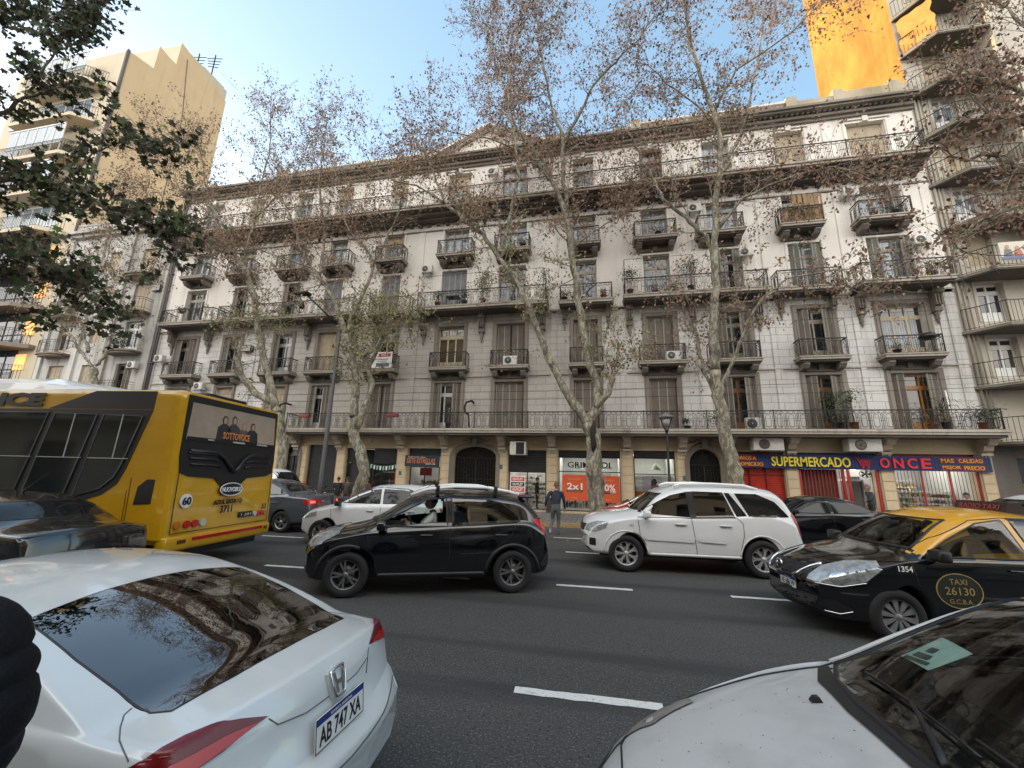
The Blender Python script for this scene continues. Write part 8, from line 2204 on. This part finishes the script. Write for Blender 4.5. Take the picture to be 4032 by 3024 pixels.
# cables across the front
for k, (y, z, lab) in enumerate([(17.0, 5.35, 'thin overhead cable crossing the whole facade at first floor height'), (17.3, 5.05, 'second thin overhead cable just below the first')]):
    b = MB(); b.tube([(-30 + 48 * i / 24, y + .05 * sin(i), z + .35 * ((i - 12) / 12) ** 2) for i in range(25)], .010, 4); tag(b.build('cable', M['black']), lab, 'cable')
# red A-board
b = MB()
for s in (-1, 1): b.prism([(s * .02, .75), (s * .10, .75), (s * .26, 0), (s * .18, 0)], -.02, .02)
b.box(-.16, -.02, .25, .16, .02, .32)
o = b.build('trestle', mat_cache('red plastic', (.5, .04, .03))); o.location = (-12.6, 16.3, .15); tag(o, 'small red A shaped trestle at the foot of the lamp pole', 'trestle')
# utility cabinet and drain
o = MB().rbox(-.45, -.2, 0, .45, .2, 1.1, .02).build('cabinet', M['iron'], None, (-11.4, 18.2, .15)); tag(o, 'dark metal cabinet on the pavement before the roller shutter', 'cabinet')
o = MB().box(-.3, -.2, 0, .3, .2, .006).build('drain_cover', M['iron'], None, (.0, 15.9, .152)); tag(o, 'dark square drain cover by the kerb, near the white car bonnet', 'drain cover')
# motorcycle
t = empty('motorcycle', (-10.0, 14.9, 0), radians(178), 'black motorcycle parked in front of the two standing men', 'motorcycle')
b = MB()
for x in (.68, -.66):
    b2 = MB(); b2.lathe([(.22, -.05), (.29, -.055), (.31, 0), (.29, .055), (.22, .05)], (x, 0, .31), 24, 0, 'y')
    for k in range(6): b2.bar((x, 0, .31), (x + .22 * cos(k), 0, .31 + .22 * sin(k)), .012)
    b2.build('wheel', M['rubber'], t)
b.rbox(-.25, -.14, .28, .28, .14, .58, .05); b.tube([(-.66, .1, .31), (-.1, .12, .36), (.1, .1, .55), (.5, .05, .85)], .03, 6); b.tube([(-.66, -.1, .31), (-.1, -.12, .36), (.1, -.1, .55), (.5, -.05, .85)], .03, 6)
b.tube([(.68, .08, .31), (.50, .07, .92)], .03, 6); b.tube([(.68, -.08, .31), (.50, -.07, .92)], .03, 6); b.build('frame', M['black'], t)
MB().rbox(.0, -.13, .62, .42, .13, .86, .08).build('fuel_tank', BLACKP, t); MB().rbox(-.72, -.13, .66, .05, .13, .80, .05).build('saddle', M['seat'], t)
MB().tube([(-.1, .16, .30), (-.75, .2, .38)], .05, 8).build('exhaust', M['chrome'], t)
b = MB(); b.tube([(.36, .36, 1.02), (.47, .18, 1.0), (.50, 0, .97), (.47, -.18, 1.0), (.36, -.36, 1.02)], .014, 6)
for s in (-1, 1): b.bar((.44, s * .25, 1.0), (.40, s * .3, 1.16), .008); b.rbox(.37, s * .3 - .06, 1.14, .41, s * .3 + .06, 1.2, .01)
b.build('handlebar', M['black'], t); MB().lathe([(.001, 0), (.08, .02), (.09, .08), (.001, .12)], (.54, 0, .86), 12, 0, 'x').build('headlight', M['lens'], t)

# ================================================================ people
def person(loc, rz, H, J, cols, label, hair=True, cap=None, puffer=False, group=None, nm='person'):
    """J: joints in units of the height, local x forward, y left; built as one skinned surface"""
    D = dict(pel=(0, 0, .52), wai=(0, 0, .60), che=(.0, 0, .72), nec=(0, 0, .83), nk2=(.005, 0, .865),
             shL=(0, .105, .80), elL=(-.01, .125, .63), wrL=(.03, .13, .49), haL=(.045, .13, .445), shR=(0, -.105, .80), elR=(-.01, -.125, .63), wrR=(.03, -.13, .49), haR=(.045, -.13, .445),
             hiL=(0, .05, .50), knL=(.01, .055, .28), anL=(-.01, .055, .045), toL=(.075, .06, .018), hiR=(0, -.05, .50), knR=(.01, -.055, .28), anR=(-.01, -.055, .045), toR=(.075, -.06, .018), head=(.01, 0, .94))
    D.update(J)
    R = dict(pel=.088, wai=.080, che=.092, nec=.045, nk2=.033, shL=.048, elL=.031, wrL=.020, haL=.022, shR=.048, elR=.031, wrR=.020, haR=.022, hiL=.062, knL=.038, anL=.026, toL=.020, hiR=.062, knR=.038, anR=.026, toR=.020)
    names = list(R); idx = {n: i for i, n in enumerate(names)}
    E = [('pel', 'wai'), ('wai', 'che'), ('che', 'nec'), ('nec', 'nk2'), ('che', 'shL'), ('shL', 'elL'), ('elL', 'wrL'), ('wrL', 'haL'), ('che', 'shR'), ('shR', 'elR'), ('elR', 'wrR'), ('wrR', 'haR'), ('pel', 'hiL'), ('hiL', 'knL'), ('knL', 'anL'), ('anL', 'toL'), ('pel', 'hiR'), ('hiR', 'knR'), ('knR', 'anR'), ('anR', 'toR')]
    me = bpy.data.meshes.new('body'); me.from_pydata([tuple(c * H for c in D[n]) for n in names], [(idx[a], idx[b_]) for a, b_ in E], [])
    o = bpy.data.objects.new('tmp', me); COL.objects.link(o)
    sk = o.modifiers.new('s', 'SKIN'); sk.use_smooth_shade = True
    bulk = 1.12 if puffer else 1
    for n in names:
        v = me.skin_vertices[0].data[idx[n]]; r = R[n] * H * (bulk if n in ('wai', 'che', 'shL', 'shR', 'elL', 'elR') else 1); v.radius = (r, r * (1.18 if n in ('che', 'wai', 'pel') else 1)) if False else (r, r)
        v.use_root = n == 'pel'
    sb = o.modifiers.new('u', 'SUBSURF'); sb.levels = 2; sb.render_levels = 2
    dg = bpy.context.evaluated_depsgraph_get(); me2 = bpy.data.meshes.new_from_object(o.evaluated_get(dg))
    bpy.data.objects.remove(o)
    V = [v.co.copy() for v in me2.vertices]; Fs = [list(p.vertices) for p in me2.polygons]
    P = {n: Vector(D[n]) * H for n in names}
    grp = {'leg': [('pel', 'hiL'), ('hiL', 'knL'), ('knL', 'anL'), ('pel', 'hiR'), ('hiR', 'knR'), ('knR', 'anR')], 'top': [('wai', 'che'), ('che', 'nec'), ('che', 'shL'), ('che', 'shR'), ('shL', 'elL'), ('elL', 'wrL'), ('shR', 'elR'), ('elR', 'wrR')],
           'skin': [('nec', 'nk2'), ('wrL', 'haL'), ('wrR', 'haR')], 'shoe': [('anL', 'toL'), ('anR', 'toR')]}
    order = ['top', 'leg', 'skin', 'shoe']
    def dist(p, a, b_):
        ab = b_ - a; t_ = max(0, min(1, (p - a).dot(ab) / max(ab.length_squared, 1e-9))); return (p - a - ab * t_).length
    mb_ = MB(); mb_.v = [tuple(v) for v in V]
    for f in Fs:
        c = sum((V[i] for i in f), Vector()) / len(f)
        best = min((dist(c, P[a], P[b_]), g) for g in order for a, b_ in grp[g])
        mb_.f.append(f); mb_.m.append(order.index(best[1])); mb_.sm.append(True)
    # hands with five fingers
    for s, w, h_, e in ((1, 'wrL', 'haL', 'elL'), (-1, 'wrR', 'haR', 'elR')):
        d = (P[h_] - P[w]).normalized(); up = d.orthogonal().normalized() if abs(d.z) < .9 else Vector((1, 0, 0)); sdv = d.cross(up).normalized()
        for k in range(4):
            l = H * (.042, .048, .045, .036)[k]; base = P[h_] + up * (k - 1.5) * H * .0095
            mb_.tube([base, base + d * l * .5 + sdv * .004, base + d * l * .85 + sdv * H * .008 * s], [H * .0055, H * .005, H * .004], 5, 2)
        mb_.tube([P[w] + d * H * .012 + up * H * .014, P[w] + d * H * .035 + up * H * .03, P[w] + d * H * .055 + up * H * .032], [H * .0065, H * .006, H * .0045], 5, 2)
    # head with nose, ears, eyes, mouth
    hc = Vector(D['head']) * H; s = H * .068
    ring = []; nlat, nlon = 10, 14; base = len(mb_.v); vs = []; fs = []
    for i in range(nlat + 1):
        th = pi * i / nlat
        for k in range(nlon):
            ph = 2 * pi * k / nlon
            x, y, z = sin(th) * cos(ph), sin(th) * sin(ph), cos(th)
            fx = x * .92 + (.05 if z < 0 and x > 0 else 0); fy = y * (.76 - .16 * max(0, -z)); fz = z * 1.12
            if abs(ph) < .01 and -.25 < z < .2: fx += .16 * (1 - abs(z + .1) / .35)
            vs.append(hc + Vector((fx, fy, fz)) * s)
    for i in range(nlat):
        for k in range(nlon): fs.append((i * nlon + k, (i + 1) * nlon + k, (i + 1) * nlon + (k + 1) % nlon, i * nlon + (k + 1) % nlon))
    mb_.add(vs, fs, 2, True)
    for sy in (1, -1):
        mb_.tube([hc + Vector((-.05, sy * .74, .1)) * s, hc + Vector((-.1, sy * .86, .05)) * s, hc + Vector((-.05, sy * .76, -.22)) * s], [.10 * s, .14 * s, .08 * s], 5, 2)
        mb_.tube([hc + Vector((.84, sy * .28, .12)) * s, hc + Vector((.80, sy * .42, .12)) * s], .06 * s, 4, 4)
    mb_.tube([hc + Vector((.90, .18, -.52)) * s, hc + Vector((.93, 0, -.53)) * s, hc + Vector((.90, -.18, -.52)) * s], .035 * s, 4, 4)
    root = mb_.build(nm, [cols[0], cols[1], M['skin'], cols[2], M['hair']], None, loc, (0, 0, rz))
    tag(root, label, 'person', group)
    if hair or cap:
        hb = MB(); vs = []; fs = []
        for i in range(7):
            th = pi * .56 * i / 6
            for k in range(nlon):
                ph = 2 * pi * k / nlon; x, y, z = sin(th) * cos(ph), sin(th) * sin(ph), cos(th)
                low = (-.30 if x < .1 else .25)
                zz = z if z > low else low
                vs.append(hc + Vector((x * 1.0 - .04, y * .86, zz * 1.22 + .02)) * s)
        for i in range(6):
            for k in range(nlon): fs.append((i * nlon + k, (i + 1) * nlon + k, (i + 1) * nlon + (k + 1) % nlon, i * nlon + (k + 1) % nlon))
        hb.add(vs, fs, 0, True)
        if cap and cap != 'beanie': hb.tube([hc + Vector((.8, 0, .42)) * s, hc + Vector((1.45, 0, .34)) * s], [.55 * s, .40 * s], 8)
        hb.build('cap' if cap else 'hair', (cap if not isinstance(cap, str) else mat_cache('grey wool', (.14, .14, .15))) if cap else M['hair'], root)
    return root
navy = mat_cache('navy jacket', (.012, .014, .03), rough=.8); greyt = mat_cache('grey trousers', (.10, .105, .11), rough=.9, var=.3, scale=9); wshoe = mat_cache('white black shoes', (.55, .55, .55), var=.8, scale=14, col2=(.02, .02, .02))
dk = mat_cache('dark clothes', (.014, .018, .022), rough=.8); brn = mat_cache('brown jacket', (.07, .052, .045), rough=.9, var=.3); bshoe = mat_cache('dark shoes', (.02, .02, .02))
# running man seen from behind, moving away towards the shops
person((-1.30, 13.50, 0), radians(88), 1.64, dict(pel=(0, 0, .50), wai=(.03, 0, .58), che=(.07, 0, .70), nec=(.12, 0, .81), nk2=(.14, 0, .845), head=(.165, 0, .915), shL=(.07, .115, .785), elL=(-.03, .175, .64), wrL=(.02, .205, .53), haL=(.04, .205, .49),
    shR=(.09, -.115, .785), elR=(.07, -.155, .62), wrR=(.12, -.165, .49), haR=(.135, -.165, .45), hiL=(.0, .05, .48), knL=(.05, .065, .27), anL=(-.16, .075, .12), toL=(-.18, .08, .045), hiR=(0, -.05, .48), knR=(.05, -.05, .26), anR=(.0, -.06, .045), toR=(.075, -.065, .018)),
    (navy, greyt, wshoe), 'man in a navy jacket, grey trousers and brown cap running across the road', cap=mat_cache('brown cap', (.10, .06, .045)))
person((-11.0, 16.3, .15), radians(-60), 1.36, {}, (dk, dk, bshoe), 'person in a dark hooded coat, left of the two talking by the motorcycle', cap=mat_cache('olive hood', (.03, .035, .025)))
person((-10.5, 16.2, .15), radians(95), 1.38, dict(elL=(.02, .14, .64), wrL=(.09, .10, .56), haL=(.12, .08, .55)), (brn, mat_cache('brown trousers', (.05, .04, .035)), bshoe), 'man in a brown jacket seen from behind by the motorcycle')
person((-9.98, 16.9, .15), radians(-100), 1.34, {}, (mat_cache('pink coat', (.20, .07, .09)), dk, bshoe), 'person in a pink top half hidden behind the leafy tree trunk')
person((10.45, 18.9, .15), radians(170), 1.62, dict(elL=(.05, .12, .65), wrL=(.12, .07, .60), haL=(.14, .05, .60), head=(.03, 0, .93)), (mat_cache('charcoal jacket', (.045, .05, .055), rough=.9), dk, bshoe), 'man in a dark jacket and grey woollen hat at the supermarket door', cap='beanie')
person((3.4, 17.5, .15), radians(0), 1.52, {}, (dk, dk, bshoe), 'dark haired pedestrian whose head shows above the white sport utility car')
person((12.6, 17.5, .15), radians(180), 1.42, {}, (dk, dk, bshoe), 'dark haired pedestrian whose head shows above the white saloon')
person((-2.9, 20.6, .2), radians(0), 1.5, {}, (dk, dk, bshoe), 'customer in black standing inside the shoe shop')
# driver of the black hatchback, seated
dr = person((0, 0, 0), 0, 1.66, dict(pel=(-.02, 0, .06), wai=(-.03, 0, .14), che=(-.05, 0, .27), nec=(-.04, 0, .375), nk2=(-.03, 0, .41), head=(-.015, 0, .485), shL=(-.04, .105, .35), elL=(.08, .12, .22), wrL=(.20, .08, .27), haL=(.23, .07, .29), shR=(-.04, -.105, .35), elR=(.08, -.12, .22), wrR=(.20, -.05, .27), haR=(.23, -.04, .29),
    hiL=(.02, .05, .05), knL=(.25, .07, .12), anL=(.42, .07, -.06), toL=(.48, .07, -.05), hiR=(.02, -.05, .05), knR=(.25, -.07, .12), anR=(.42, -.07, -.06), toR=(.48, -.07, -.05)), (mat_cache('pale top', (.42, .46, .45), rough=.9), dk, bshoe), 'dark haired driver in a pale top at the wheel of the black hatchback')
_a = radians(203); _p = Vector((.10, .36, .53))
dr.location = (-2.80 + cos(_a) * _p.x - sin(_a) * _p.y, 7.03 + sin(_a) * _p.x + cos(_a) * _p.y, _p.z); dr.rotation_euler = (0, 0, _a)
# person in a quilted black jacket standing right beside the photographer
puf = mat('black quilted nylon', (.004, .0045, .007), .7, bump=.25, bscale=90, spec=.25)
pr = person((-2.15, .50, .15), radians(20), 1.72, dict(elR=(-.02, -.16, .63), wrR=(.10, -.15, .56), haR=(.13, -.15, .545)), (puf, dk, bshoe), 'person in a black quilted jacket at the left edge, sleeve in view', puffer=True)
b = MB()
arm = [(-1.95, .50, 1.54), (-1.55, .56, 1.54), (-1.34, .61, 1.50), (-1.235, .655, 1.42), (-1.21, .67, 1.33), (-1.25, .68, 1.23), (-1.42, .66, 1.13)]
Q = []
for i in range(len(arm) - 1):
    for j in range(14): Q.append(Vector(arm[i]).lerp(Vector(arm[i + 1]), j / 14))
Q.append(Vector(arm[-1]))
rs = [.100 + .010 * abs(sin(pi * i / 9)) for i in range(len(Q))]
b.tube(Q, rs, 26)
o = b.build('sleeve', puf); o.parent = pr; o.matrix_parent_inverse = (Matrix.Translation((-2.15, .50, .15)) @ Matrix.Rotation(radians(20), 4, 'Z')).inverted()
